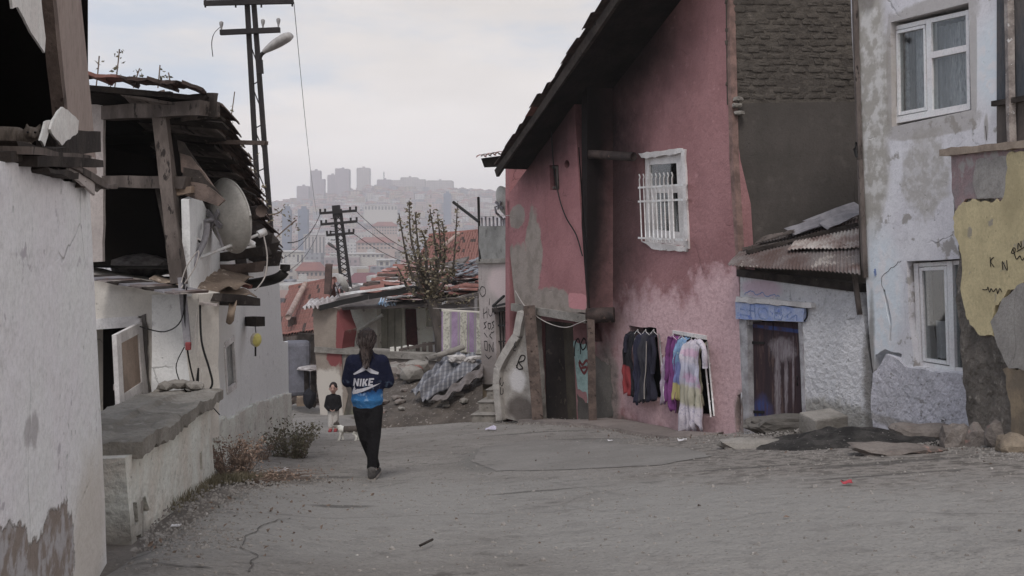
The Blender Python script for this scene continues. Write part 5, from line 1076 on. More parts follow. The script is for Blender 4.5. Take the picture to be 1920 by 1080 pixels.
slab('plywood_sheet', PL1, rough(PL1.pts([(84, -40), (148, -40), (158, 60), (168, 160), (177, 260), (182, 326), (150, 326), (118, 318), (110, 200)], -.22), .1, .002, 3), .02, PLY, near, o=-.22)
beam('corner_post', PL1.wp(84, -40, -.16), PL1.wp(112, 212, -.16), .05, .05, WOODB, near, jag=.004, cuts=8)
beam('corner_post', PL1.wp(94, -40, -.18), PL1.wp(120, 205, -.18), .025, .03, WOODB, near, jag=.003, cuts=8)
slab('torn_sheet', PL1, rough(PL1.pts([(18, -30), (74, -30), (86, 72), (84, 98), (74, 84), (58, 62), (46, 36), (34, 14), (24, 16)], -.13), .03, .004, 6), .008, TORN, near, o=-.13)
slab('torn_sheet', PL1, rough(PL1.pts([(118, 202), (134, 212), (148, 226), (146, 250), (136, 256), (117, 272), (104, 258), (95, 244), (100, 226), (108, 212)], -.04), .02, .004, 2), .008, TORN, near, o=-.04)
slab('torn_sheet', PL1, rough(PL1.pts([(86, 228), (100, 226), (92, 246), (84, 276), (76, 262)], -.05), .02, .003, 4), .008, TORN, near, o=-.05)
e_ = PL1.W(PL1.at(165, 300, -.3)[0], 0, -.3); s_ = PL1.W(-1.6, 0, -.3)
room_w([s_, e_, e_ + Vector((-1.5, .6, 0)), s_ + Vector((-2, .2, 0))], .12, 1.7, DARK, near)
for k, (x0, y0, x1, y1, w_, h_, o_, mt_) in enumerate(((86, 268, 176, 266, .10, .07, -.12, WOODD), (-30, 296, 96, 284, .12, .03, -.05, WOODD), (0, 282, 128, 296, .16, .02, -.03, WOOD), (20, 302, 160, 306, .14, .03, -.02, WOODD), (118, 306, 192, 350, .05, .025, .02, WOOD), (128, 308, 176, 352, .06, .012, .03, PALE), (150, 346, 214, 350, .03, .02, .02, WOOD), (60, 318, 120, 330, .10, .02, .0, WOODD), (140, 296, 166, 298, .05, .02, -.06, PALE), (-40, 270, 60, 288, .2, .02, -.10, WOODD))):
    beam('broken_plank', PL1.wp(x0, y0, o_), PL1.wp(x1, y1, o_), w_, h_, mt_, near, up=-PL1.y if k in (0, 5) else (0, 0, 1), jag=.008, cuts=6, seed=k)
for k in range(9): rock('plaster_crumb', PL1.wp(70 + 14 * k, 322 + 3.6 * k, -.06), .022, .02, .012 + .006 * (k % 3), [PALE, WOODD, CONC][k % 3], near, k, sub=1)
rag = mat('grey_rag', A(92, 86, 84), A(66, 60, 58), ns=12, bump=.5)

# ------------------------------------------------------------------ second house on the left (ruined upper floor)
ruin = thing('ruined_house', 'white house with collapsed open upper floor, broken roof boards and old door', 'house', (-3.4, 9.6, zg(-3.4, 9.6)))
E = PLF.ell
FW = mat('tan_stained_whitewash', A(164, 157, 148), A(150, 143, 134), tex=.6, age=.7, ns=1.3, c3=A(150, 146, 142), c3s=4, c3t=.58, c3w=.2, bump=.5, bs=10, layers=[dict(c=A(92, 82, 74), e=[E(170, 505, 360, 550)], na=1, ns=3, soft=.4, k=.6), dict(c=A(98, 92, 86), e=[E(262, 600, 280, 790)], na=1.2, ns=6, soft=.3, k=.9)])
E = PLS.ell
SW = mat('blue_white_limewash', A(190, 184, 186), A(178, 173, 175), tex=.5, age=.6, ns=1.0, c3=A(126, 122, 124), c3s=3.5, c3t=.62, c3w=.1, bump=.4, bs=10, bd=.03, lumps=1, ls=3, layers=[dict(c=A(142, 136, 128), e=[E(405, 560, 440, 700)], na=1.2, ns=1.5, soft=.4, k=.5)])
SWL = mat('yellowed_roughcast', A(176, 170, 160), A(160, 154, 146), tex=.7, age=.7, ns=1.2, c3=A(100, 94, 86), c3s=6, c3t=.6, c3w=.1, bump=.8, bs=9, bd=.05, lumps=1, ls=5)
dh = PLF.pts([(150, 618), (250, 612), (262, 612), (279, 830), (150, 860)])
slab('front_wall', PLF, rough(PLF.pts([(120, 500), (180, 512), (260, 526), (345, 546), (372, 552), (372, 830), (120, 900)]), .2, .01, 4), .3, FW, ruin, holes=[(dh, None)])
rf_ = [PLF.W(-.6, 0, -.31), PLF.W(.86, 0, -.31), PLS.W(1.6, 0, -.4), PLS.W(2.0, 0, -2.2)]
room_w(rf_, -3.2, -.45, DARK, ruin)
sh_ = rough(PLS.pts([(420, 646), (437, 632), (442, 722), (425, 734)]), .12, .008, 4)
hol = rough(PLS.pts([(496, 823), (503, 820), (504, 842), (498, 846)]), .06, .02, 4)
slab('upper_street_wall', PLS, rough(PLS.pts([(352, 372), (372, 366), (408, 440), (450, 482), (450, 560), (356, 556)]), .25, .012, 9), .07, SW, ruin, o=.012)
slab('street_wall', PLS, rough(PLS.pts([(358, 552), (440, 552), (446, 484), (522, 490), (527, 600), (531, 640), (540, 640), (543, 830), (510, 870), (420, 960), (358, 980)]), .25, .012, 7), .35, SW, ruin, holes=[(sh_, None), (hol, .2)])
patch('roughcast_base', PLS, [(398, 810), (408, 788), (430, 782), (455, 765), (500, 748), (541, 738), (543, 835), (510, 872), (420, 960), (398, 960)], .05, SWL, ruin, amp=.03, step=.1)
room(PLS, 1.7, 4.6, -2.6, -.6, 1.0, DARK, ruin, o=-.36)
wf = None
for a, b in (((420, 648), (437, 634)), ((437, 634), (442, 722)), ((442, 722), (425, 734)), ((425, 734), (420, 648))):
    o = beam('window' if wf is None else 'frame_bar', PLS.wp(*a, .0), PLS.wp(*b, .0), .07, .03, WHITEF, wf or ruin, up=-PLS.y); wf = wf or o
def bag(s, t):
    p = PLS.wp(423 + 17 * s, 730 - 42 * t - 6 * s, -.22 + .08 * math.sin(s * 3.14) * (1 - t)); return p + Vector((0, 0, .03 * nz(s * 6, t * 6)))
grid('dark_cloth', bag, 14, 14, mat('dark_cloth', (.02, .02, .024), bump=.3), ruin)
# door frame and leaf
slab('door_head', PLF, PLF.pts([(150, 600), (262, 592), (262, 612), (150, 620)]), .14, WHITEF, ruin, o=.03)
slab('door_jamb', PLF, rough(PLF.pts([(246, 600), (266, 596), (286, 810), (262, 815)]), .2, .008, 3), .14, WHITEF, ruin, o=.035)
hA, hB = PLF.wp(262, 604, .06), PLF.wp(276, 790, .06); fA, fB = P(214, 628, 8.62), P(224, 830, 8.62)
def leafp(s, t): return hA.lerp(fA, s).lerp(hB.lerp(fB, s), t)
leafn = (fA - hA).cross(hB - hA).normalized() * .02
lf = None
for (s0, t0, s1, t1) in ((0, 0, .16, 1), (.84, 0, 1, 1), (.16, 0, .84, .10), (.16, .58, .84, .68), (.16, .92, .84, 1)):
    q = [leafp(s0, t0), leafp(s1, t0), leafp(s1, t1), leafp(s0, t1)]; o = prism('door' if lf is None else 'door_rail', [v - leafn for v in q], [v + leafn for v in q], WHITEF, lf or ruin); lf = lf or o
q = [leafp(.16, .1), leafp(.84, .1), leafp(.84, .58), leafp(.16, .58)]; prism('door_panel', [v - leafn * .3 for v in q], [v + leafn * .3 for v in q], mat('tan_hardboard', A(124, 106, 92), A(108, 92, 80), ns=3, bump=.2), lf)
q = [leafp(.16, .68), leafp(.84, .68), leafp(.84, .92), leafp(.16, .92)]; prism('door_panel', [v - leafn * .3 for v in q], [v + leafn * .3 for v in q], WHITEF, lf)
beam('door_bar', leafp(.1, .52) - leafn * 2, leafp(.9, .5) - leafn * 2, .03, .05, PALE, lf)
slab('broken_edge', PLF, rough(PLF.pts([(262, 590), (276, 588), (281, 640), (276, 660), (284, 740), (288, 770), (280, 778), (272, 690), (266, 640)]), .06, .02, 8), .05, CONCD, ruin, o=.012)
# upper storey
slab('pale_panel', PLF, rough(PLF.pts([(130, 198), (176, 195), (205, 200), (205, 420), (204, 490), (130, 494)]), .15, .006, 3), .03, PALE, ruin, o=.08)
rf_ = [PLF.W(-.7, 0, -.05), PLF.W(.86, 0, -.05), PLS.W(1.6, 0, -.4), PLS.W(1.6, 0, -2.2)]
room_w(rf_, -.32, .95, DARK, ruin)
rock('rubbish_heap', PLF.wp(268, 500, -.9), .35, .3, .14, rag, ruin, 5); 
beam('top_beam', PLF.wp(200, 212, .1), PLF.wp(386, 203, .14), .13, .13, WOOD, ruin, jag=.012, cuts=8)
beam('mid_beam', PLF.wp(200, 340, .04), PLF.wp(352, 343, .08), .1, .11, WOOD, ruin, jag=.012, cuts=8)
beam('leaning_post', PLF.wp(302, 222, .12), PLF.wp(336, 530, .16), .12, .12, WOOD, ruin, jag=.012, cuts=10)
beam('leaning_post', PLF.wp(300, 170, .1), PLF.wp(318, 220, .1), .06, .06, WOODB, ruin, jag=.01)
beam('split_stud', PLF.wp(293, 345, .02), PLF.wp(318, 470, .02), .03, .03, WOODD, ruin, jag=.006)
beam('roof_lath', PLF.wp(172, 182, .1), PLF.wp(322, 176, .12), .05, .04, WOOD, ruin, jag=.006); beam('roof_lath', PLF.wp(180, 189, .06), PLF.wp(300, 186, .06), .03, .03, WHITEF, ruin)
def vup(px, py, d): return P(px, py, d)
# broad roof falling away along the street
nA = P(110, 168, 9.3); nB = P(398, 196, 9.05); fB_ = P(512, 492, 15.0); fA_ = P(330, 500, 15.4)
def rp(s, t, h=0.0): return nA.lerp(nB, s).lerp(fA_.lerp(fB_, s), t) + Vector((0, 0, h))
rq = random.Random(9)
q = [rp(0, 0), rp(.93, 0), rp(.95, .5), rp(.95, 1), rp(0, 1)]
prism('roof_deck', q, [v + Vector((0, 0, .05)) for v in q], ROOFW, ruin)
for i in range(30):
    t = i / 30; e = .94 + rq.uniform(-.02, .12) * (1 - .3 * t)
    beam('roof_board', rp(.45, t, -.03), rp(e, t + rq.uniform(-.004, .008), -.04 + rq.uniform(-.03, .02)), .17, .022, WOODD if i % 3 else WOOD, ruin, up=(0, .3, 1), jag=.012, seed=i)
beam('roof_board', PLF.wp(330, 204, .0), P(402, 196, 9.0), .03, .22, WOODD, ruin, jag=.02, cuts=6); beam('roof_board', P(340, 214, 9.2), P(410, 204, 9.0), .03, .14, WOOD, ruin, jag=.02, cuts=6)
beam('stray_batten', P(390, 266, 10.0), P(499, 268, 9.6), .05, .04, WOODB, ruin, jag=.006)
for k in range(4): slab('gable_board', PLF, rough(PLF.pts([(334 + 8 * k, 262 + 26 * k), (346 + 16 * k, 268 + 26 * k), (404 + 8 * k, 352 + 8 * k), (398 + 6 * k, 368 + 6 * k), (340 + 4 * k, 300 + 22 * k)]), .1, .006, k), .02, WOODB if k % 2 else WOODD, ruin, o=.02 + .012 * k)
for i in range(8): beam('flat_tile', rp(.14 + .1 * i, -.03, .07 + .02 * (i % 2)), rp(.24 + .1 * i + .02 * (i % 3), -.03 + .01 * (i % 2), .065 + .02 * ((i + 1) % 2)), .3, .03, TILE if i in (1, 2) else TILEK, ruin, jag=.01, seed=i)
beam('roof_edge', rp(.1, -.01, .02), rp(.97, -.01, .02), .08, .05, WOODD, ruin, jag=.01, cuts=8)
for i in range(34):
    t = .06 + i * .0275
    for s in (.97, .89):
        if rq.random() < .12: continue
        inst('roof_tile', TMEK, ruin, frame_m(rp(s + rq.uniform(-.02, .03), t, .10 + rq.uniform(0, .03)), (1, -.1 + rq.uniform(-.1, .1), rq.uniform(-.1, .1)), (.1, 1, -.3), (0, .3, 1), 1.05))
for i in range(8): beam('broken_lath', rp(.9, .35 + .07 * i, -.06), rp(1.06 + rq.uniform(-.05, .06), .36 + .07 * i, -.12 + rq.uniform(-.05, .05)), .05, .02, WOODD, ruin, jag=.01, seed=i)
tube('rafter_end', [P(446, 400, 11.6), P(490, 396, 11.0)], .07, WOODB, ruin, 8); beam('rafter_end', P(400, 350, 10.6), P(470, 420, 10.8), .07, .08, WOODD, ruin, jag=.01)
for k, (x0, y0, x1, y1, d, w_) in enumerate(((418, 482, 500, 470, 10.6, .12), (424, 506, 488, 500, 10.6, .13), (430, 440, 500, 452, 11.8, .2), (452, 420, 505, 470, 12.5, .3), (470, 470, 515, 486, 13, .25), (440, 390, 452, 500, 11, .1))): beam('jumbled_timber', P(x0, y0, d + .2), P(x1, y1, d), w_, w_ * .8, WOODD if k != 1 else WOODB, ruin, jag=.02, seed=k)
tube('log_end', [P(451, 519, 11.2), P(452, 519, 10.7)], .085, mat('sawn_log', A(92, 86, 78), A(66, 58, 52), ns=6), ruin, 10)
slab('ochre_board', PLF, PLF.pts([(330, 356), (372, 350), (372, 362), (332, 370)]), .05, mat('ochre_board', A(112, 92, 74), A(92, 76, 62), ns=5), ruin, o=.1)
tube('stove_pipe', curvepts([P(466, 533, 11.2), P(500, 527, 11.0), P(522, 520, 10.9), P(533, 510, 10.9), P(535, 496, 10.9)], 4), .055, BLACK, ruin, 12)
# canopy strip between the floors
for k in range(9):
    x0 = 168 + 21 * k; y0 = 512 + 3.6 * k
    beam('canopy_sheet', PLF.wp(x0, y0 + 4, .26), PLF.wp(x0 + 24, y0 + 8, .28), .4, .014, [WOODD, GREYTIN, RUST][k % 3], ruin, jag=.012, seed=k, cuts=2)
CARD = mat('wet_cardboard', A(122, 104, 86), A(98, 82, 68), ns=4, c3=A(140, 124, 108), c3s=8, bump=.5)
for k, (x0, y0, x1, y1, d, dz) in enumerate(((372, 548, 470, 530, 9.3, 0), (390, 560, 482, 548, 9.4, -.02), (400, 538, 476, 520, 9.7, .02))):
    def cf(s, t, x0=x0, y0=y0, x1=x1, y1=y1, d=d, k=k):
        p = P(x0, y0, d).lerp(P(x1, y1, d + .9), s) + Vector((-.5, .1, .12)) * (1 - t); p.z += .05 * nz(s * 4 + k * 3, t * 3) - .10 * max(0, t - .75) * 4 * max(0, nz(s * 3, k * 2.2) + .3); return p
    grid('cardboard_sheet', cf, 26, 10, CARD, ruin, solid=.01)
beam('soffit', P(378, 556, 9.35), P(455, 566, 10.2), .4, .08, WOODD, ruin, jag=.02); beam('loose_slat', P(372, 568, 9.2), P(408, 572, 9.2), .05, .02, PALE, ruin); beam('stub_beam', P(466, 602, 12.8), P(488, 603, 12.4), .12, .12, WOODD, ruin)
def flap(s, t): return P(430 + 14 * s - 6 * t, 566 + 38 * t - 4 * s + 6 * math.sin(s * 3), 9.6 - .1 * math.sin(t * 3))
grid('cardboard_flap', flap, 8, 8, CARD, ruin, solid=.008)
beam('red_batten', P(408, 520, 10.6), P(470, 538, 10.4), .05, .04, mat('red_painted_wood', A(112, 62, 52), A(90, 52, 46), ns=6), ruin)
# wires on the corner
for k, (pts_, r, mt_) in enumerate((([(345, 520), (346, 580), (352, 660), (366, 720), (372, 690), (370, 740)], .008, CABLE), ([(375, 572), (378, 640), (392, 690), (398, 720), (386, 738)], .010, CABLE), ([(350, 540), (340, 600), (308, 622), (262, 612)], .006, CABLE), ([(346, 650), (330, 690), (350, 735), (386, 752), (412, 778)], .005, CABLE), ([(372, 560), (366, 640), (376, 700), (376, 745)], .005, CABLEW), ([(340, 530), (350, 500), (372, 470), (366, 500), (340, 540)], .006, CABLEW))):
    tube('cable', curvepts([P(x, y, 8.95) for x, y in pts_], 5), r, mt_, ruin, 5)
beam('conduit', P(340, 520, 8.98), P(352, 648, 8.95), .06, .03, GREYTIN, ruin)
tag(box('meter_box', P(353, 649, 8.93), (.045, .04, .07), mat('red_plastic', A(120, 42, 44), bump=.1), None, bev=.006), 'small red plastic box hanging on the cables by the door', 'box')
# parapet in front
par = thing('parapet_wall', 'low white rough parapet wall with grey concrete top on the left', 'wall', (-2.1, 6.0, zg(-2.1, 6)))
E = PLD.ell
PARW = mat('yellow_white_roughcast', A(180, 172, 160), A(162, 154, 143), tex=.8, age=.7, ns=1.8, c3=A(96, 88, 80), c3s=8, c3t=.62, c3w=.06, bump=.9, bs=10, bd=.045, lumps=1.2, ls=7, layers=[dict(c=A(104, 96, 88), e=[E(235, 970, 275, 1060)], na=1.1, ns=4, soft=.35, k=.6)])
h1_ = rough(PLD.pts([(264, 938), (272, 930), (280, 955), (272, 968), (263, 962)]), .03, .008, 3); h2_ = rough(PLD.pts([(249, 944), (257, 942), (260, 980), (253, 986)]), .02, .005, 5); h3_ = rough(PLD.pts([(255, 1004), (264, 1002), (267, 1030), (261, 1034)]), .02, .005, 7); h4_ = rough(PLD.pts([(374, 850), (378, 846), (380, 880), (375, 884)]), .04, .006, 9)
slab('body', PLD, rough(PLD.pts([(234, 858), (300, 820), (394, 768), (400, 860), (408, 960), (330, 1050), (262, 1100), (252, 1100), (246, 1000), (240, 930)]), .08, .01, 3), .45, PARW, par, holes=[(h1_, .12), (h2_, .12), (h3_, .12), (h4_, .08)])
slab('end_wall', Plane((-2.45, 5.18), (-1.93, 5.1)), [(0, -1.8), (.46, -1.8), (.46, -1.40), (.3, -1.36), (0, -1.36)], .2, CONC, par)
room(Plane((-2.45, 5.2), (-1.97, 5.12)), 0, .3, -1.4, -1.1, .3, DARK, par, o=0, name='hollow')
def capf(s, t):
    u = lerp(-.06, PLD.len + .02, s); z = lerp(PLD.at(236, 842)[1], PLD.at(392, 756)[1], s); o_ = lerp(.05, -.55, t)
    return PLD.W(u, z + .035 * nz(s * 6, t * 2) + .018 * nz(s * 20, t * 6) + .008 * nz(s * 60, t * 14) + (.02 if t > .5 else 0), o_ + .02 * nz(s * 12, 3))
def capmesh():
    n, m = 120, 20; V = [capf(i / n, j / m) for j in range(m + 1) for i in range(n + 1)]; V2 = [v - Vector((0, 0, .085 + .02 * nz(v.x * 8, v.y * 8))) for v in V]; w = n + 1; k = len(V)
    Fc = [(j * w + i, j * w + i + 1, (j + 1) * w + i + 1, (j + 1) * w + i) for j in range(m) for i in range(n)]; Fc += [tuple(a + k for a in reversed(f)) for f in Fc]
    Fc += [(i, i + 1, k + i + 1, k + i) for i in range(n)] + [(m * w + i, m * w + i + 1, k + m * w + i + 1, k + m * w + i) for i in range(n)] + [(j * w, (j + 1) * w, k + (j + 1) * w, k + j * w) for j in range(m)] + [(j * w + n, (j + 1) * w + n, k + (j + 1) * w + n, k + j * w + n) for j in range(m)]
    obj('coping', V + V2, Fc, mat('mossy_coping', A(126, 119, 110, .52), A(104, 98, 89, .52), age=.5, ns=2.5, c3=A(134, 128, 120, .6), c3s=6, c3t=.56, c3w=.12, bump=1, bs=16, bd=.06), par)
capmesh()
for k in range(8): rock('loose_lump', capf(.93 + .01 * (k % 4), .35 + .07 * k) + Vector((0, .05 * (k % 3), .05)), .09, .07, .045, CONC, par, k, sub=1)
# hanging float
hb = thing('hanging_float', 'yellow and white plastic float hanging on the left house wall', 'float', P(480, 637, 12.3))
FY = mat('white_yellow_plastic', A(160, 150, 132), A(146, 136, 120), ns=4, bump=.1, rough=.5, layers=[dict(c=A(164, 152, 40), e=[(.05, .08, .07, .10)], na=.5, ns=9, soft=.1)])
rock('ball', P(480, 637, 12.25), .075, .07, .09, FY, hb, 2, amp=.12)
tube('string', [P(478, 606, 12.5), P(480, 625, 12.25)], .006, CABLE, hb, 4); tube('tail', [P(479, 648, 12.25), P(479, 668, 12.25)], .012, BLACK, hb, 5)
# satellite dish of the ruin
dt, foot = dish('satellite_dish', 'large grey satellite dish on the ruined house, seen from behind', P(406, 410, 9.9), .375, (.62, .72, .18), 0, DISH, squash=.92)
tube('mount_pole', curvepts([P(388, 418, 9.55), P(384, 450, 9.5), P(358, 500, 9.3), P(338, 532, 9.15)], 4), .03, GREYTIN, dt, 8); tube('stay_rod', [P(326, 424, 9.2), P(376, 452, 9.5)], .018, IRONW, dt, 6); tube('stay_rod', [P(340, 420, 9.3), P(378, 456, 9.5)], .012, BLACK, dt, 6)
tube('arm', [P(362, 488, 9.55), P(484, 440, 10.3)], .016, IRONW, dt, 6); tube('arm_brace', [P(404, 425, 9.8), P(420, 470, 9.9)], .014, GREYTIN, dt, 6); tube('receiver', [P(484, 440, 10.3), P(498, 434, 10.35)], .04, IRONW, dt, 8)
tube('dish_cable', curvepts([P(494, 440, 10.3), P(501, 480, 10.2), P(496, 520, 10.1), P(478, 545, 9.9)], 5), .008, CABLEW, dt, 5)

# ------------------------------------------------------------------ poles and wires
STL = mat('dark_painted_steel', (.022, .020, .021), (.035, .03, .03), ns=3, bump=.2, rough=.7)
pole = thing('lattice_pole', 'tall dark two legged power pole with lamp behind the left house', 'power pole', P(528, 800, 20))
la, lb = P(462, -20, 20), P(494, 560, 20.2); ra, rb = P(474, -20, 20), P(535, 790, 20.2); la2 = la + (lb - la) * 1.4
beam('leg', la, la2, .09, .09, STL, pole, up=(0, 1, 0)); beam('leg', ra, rb, .09, .09, STL, pole, up=(0, 1, 0))
zz = [(0.12, 0.16), (0.22, 0.26), (0.32, 0.36), (0.41, 0.46), (0.51, 0.56), (.62, .67)]
for a, b in zz:
    tube('brace', [la.lerp(la2, a), ra.lerp(rb, b + .02)], .012, STL, pole, 5); tube('brace', [ra.lerp(rb, b + .05), la.lerp(la2, a + .1)], .012, STL, pole, 5)
INS = mat('white_porcelain', A(110, 108, 108), A(80, 78, 78), ns=8, bump=0, rough=.4)
def insul(p, par): tube('insulator', [p, p + Vector((0, 0, .05)), p + Vector((0, 0, .1)), p + Vector((0, 0, .15)), p + Vector((0, 0, .17))], [.015, .022, .038, .042, .02], INS, par, 8)
ca = beam('crossarm', P(383, 6, 19.9), P(550, 2, 19.9), .09, .1, STL, pole); cb = beam('crossarm', P(413, 61, 19.9), P(525, 56, 19.9), .09, .1, STL, pole)
for x, y in ((415, 56), (493, 52), (522, 50)): insul(P(x, y, 19.9), pole)
for x, y in ((385, 6), (442, 6), (490, 6), (548, 4)): tube('bolt', [P(x, y + 8, 19.9), P(x, y - 8, 19.9)], .02, STL, pole, 6)
tube('broken_wire', curvepts([P(414, 50, 19.9), P(402, 62, 19.9), P(397, 80, 19.9), P(399, 106, 19.9)], 5), .008, CABLE, pole, 4)
tube('lamp_arm', curvepts([P(488, 138, 19.8), P(487, 118, 19.8), P(489, 104, 19.8), P(498, 96, 19.8)], 5), .04, STL, pole, 8)
beam('lamp_bracket', P(487, 112, 19.8), P(489, 138, 19.8), .1, .09, STL, pole)
def lamp_head(pr, a, b, w, mt):
    a = Vector(a); b = Vector(b); d = (b - a); n = 12; V = []; Fc = []
    up = Vector((0, -.25, 1)); s = d.normalized().cross(up).normalized(); u2 = s.cross(d.normalized())
    for i in range(n + 1):
        t = i / n; r = w * (.45 + .55 * math.sin(min(1, t * 1.6) * 1.57)) * (1 if t < .85 else 1 - (t - .85) * 2.2)
        for k in range(12):
            g = 2 * math.pi * k / 12; V.append(a + d * t + s * math.cos(g) * r + u2 * math.sin(g) * r * (.62 if math.sin(g) > 0 else .45))
    for i in range(n):
        for k in range(12): Fc.append((i * 12 + k, i * 12 + (k + 1) % 12, (i + 1) * 12 + (k + 1) % 12, (i + 1) * 12 + k))
    Fc += [tuple(range(12)), tuple(n * 12 + k for k in range(12))]; return obj('lamp_head', V, Fc, mt, pr, smooth=True)
lamp_head(pole, P(496, 97, 19.8), P(545, 67, 19.6), .19, mat('grey_lamp_housing', A(128, 124, 122), A(110, 106, 104), ns=4, bump=.1, rough=.6))
tag(tube('power_line', sag(P(551, 4, 19.9), P(594, 402, 55), .5, 20), .007, CABLE, None, 4), 'thin power line running from the tall pole down to the lattice pole', 'cable')
p2 = thing('lattice_pole', 'shorter steel lattice pole with three crossarms above the patched roof', 'power pole', P(646, 700, 55))
for x0, x1 in ((627, 640), (638, 657)): beam('leg', P(x0, 392, 55), P(x1 + (x1 - x0) * .6, 620, 55), .16, .16, STL, p2, up=(0, 1, 0))
beam('cap', P(630, 385, 55), P(632, 408, 55), .42, .3, STL, p2, up=(0, 1, 0))
for i in range(13):
    f = lambda x0, x1, k: P(x0 + (x1 - x0) * k, 392 + 135 * k, 55); k0, k1 = i / 12.5, (i + 1) / 12.5
    tube('brace', [f(627, 640, k0), f(638, 657, k1)], .03, STL, p2, 4); tube('brace', [f(638, 657, k0), f(627, 640, k1)], .03, STL, p2, 4)
for x0, y0, x1, y1 in ((599, 400, 669, 395), (601, 421, 670, 415), (612, 441, 664, 437)):
    beam('crossarm', P(x0, y0, 54.8), P(x1, y1, 54.8), .12, .14, STL, p2)
    for k in (.02, .15, .82, .98): tube('insulator', [P(lerp(x0, x1, k), lerp(y0, y1, k) - 1, 54.8), P(lerp(x0, x1, k), lerp(y0, y1, k) - 8, 54.8)], .06, BLACK, p2, 6)
for y in (410, 424, 434, 450): beam('step_iron', P(620, y, 54.8), P(628, y, 54.8), .05, .05, STL, p2)
lamp_head(p2, P(629, 466, 54.8), P(615, 456, 54.6), .16, mat('dark_lamp_housing', A(74, 72, 72), bump=0)); tube('lamp_arm', [P(634, 470, 54.8), P(629, 466, 54.8)], .05, STL, p2, 5)
for k, (a, b, s) in enumerate((((601, 399, 54.8), (480, 500, 22), .6), ((602, 420, 54.8), (470, 520, 20), .8), ((668, 396, 54.8), (860, 470, 75), 1.2), ((669, 416, 54.8), (900, 470, 80), 1.5), ((663, 438, 54.8), (880, 480, 80), 1.3), ((540, 455, 30), (600, 402, 54.8), .4))):
    tag(tube('power_line', sag(P(*a), P(*b), s, 18), .02 if k > 1 else .012, CABLE, None, 4), ['upper left wire from the shorter lattice pole to the ruined house', 'lower left wire from the shorter lattice pole to the ruined house', 'top right wire leaving the shorter lattice pole over the city', 'middle right wire leaving the shorter lattice pole over the city', 'lowest right wire leaving the shorter lattice pole over the city', 'short black wire hanging left of the shorter lattice pole'][k], 'cable')
tag(tube('aerial_line', sag(P(850, 405, 30), P(955, 404, 18), .02), .006, CABLEW, None, 4), 'pale thin wire crossing in front of the right dish', 'cable')

# ------------------------------------------------------------------ red roofed houses
def tiled_house(label, c00, c10, c01, nu, nv, wall_col, zb, seed, me=TME, ridge=True):
    c00, c10, c01 = map(Vector, (c00, c10, c01)); h = thing('tiled_house', label, 'house', (c00.x, c00.y, zb)); c11 = c10 + c01 - c00
    tiles_on(c00, c10, c01, nu, nv, h, me, jit=.012, seed=seed, alt=TMEK, altp=.06)
    dz = Vector((0, 0, .06)); prism('roof_deck', [c00, c10, c11, c01], [v - dz for v in (c00, c10, c11, c01)], TILEK, h)
    back = (c01 - c00); back.z = 0; e = back * .12; lo = zb - 1
    f = [c00 + e - dz, c10 + e - dz, c10 + back * 1.8 - dz * 2, c00 + back * 1.8 - dz * 2]
    for q in f: q.z = c00.z - .1
    prism('walls', f, [Vector((q.x, q.y, lo)) for q in f], wall_col, h)
    bk_ = [c01, c11, c11 + back + Vector((0, 0, c00.z - c01.z)), c01 + back + Vector((0, 0, c00.z - c01.z))]; prism('roof_back', bk_, [v - dz for v in bk_], TILE, h)
    if ridge: tube('ridge', [c01 + dz, c11 + dz], .12, TILE, h, 8)
    beam('eave_board', c00 - dz * 2, c10 - dz * 2, .05, .14, WOOD, h); return h
WB = mat('dim_plaster', A(96, 84, 80), A(80, 70, 66), ns=2, bump=.3)
th = tiled_house('red tiled house below the street beyond the left pole', P(505, 634, 33), P(600, 620, 31.5), P(545, 543, 38.5), 18, 10, WB, zg(-7.5, 34) - 1, 3)
tube('hip_ridge', [P(540, 606, 32.2) + Vector((0, 0, .2)), P(572, 545, 37) + Vector((0, 0, .25))], .1, mat('pale_mortar_ridge', A(140, 118, 108), A(118, 96, 88), ns=6), th, 7)
tube('vent_pipe', [P(548, 594, 33), P(547, 660, 33)], .14, WB, th, 8)
t2 = tiled_house('red tiled roof house behind the patched roof and the tree', P(770, 516, 33.5), P(912, 505, 32.5), P(806, 446, 40), 26, 11, WB, zg(-2, 36) - 1, 6)
tube('mortar_ridge', [P(830, 476, 35) + Vector((0, 0, .25)), P(860, 450, 37.5) + Vector((0, 0, .25))], .07, mat('pale_mortar_line', A(140, 118, 108), bump=.2), t2, 6)

# ------------------------------------------------------------------ yard beyond the left house corner
tag(box('grey_sacks', P(556, 690, 27.5), (.75, .6, 1.5), mat('blue_grey_tarp', A(92, 92, 102), A(78, 78, 86), ns=3, bump=.4), None, rz=.2, bev=.12), 'upright blue grey tarpaulin bundle beyond the left house', 'bundle')
yw = thing('yard_wall', 'low crumbling brown wall at the end of the alley', 'wall', P(565, 745, 28.5)); YWM = mat('brown_yard_plaster', A(92, 80, 72), A(76, 66, 60), ns=2, bump=.5)
for r_ in range(5):
    for i in range(7): rock('yard_stone', P(542 + 8.5 * i + (4 if r_ % 2 else 0), 752 - 11 * r_, 28.6), .075, .12, .085, [YWM, STONE, CONC][(i * 3 + r_) % 3], yw, i + 7 * r_, sub=1, flat=.6, amp=.2)
tag(rock('sheet_roof', P(586, 690, 27.2), .35, .4, .06, WHITES[1], None, 3, flat=.4), 'small pale sheet balanced on dark poles beyond the alley', 'sheet')
for k, (x, y0, y1, lb_) in enumerate(((575, 690, 760, 'left dark post under the pale sheet in the alley'), (588, 695, 762, 'right dark post under the pale sheet in the alley'))): tag(beam('post', P(x, y0, 27.3), P(x, y1, 27.3), .12, .12, WOODD, None, jag=.02), lb_, 'post')
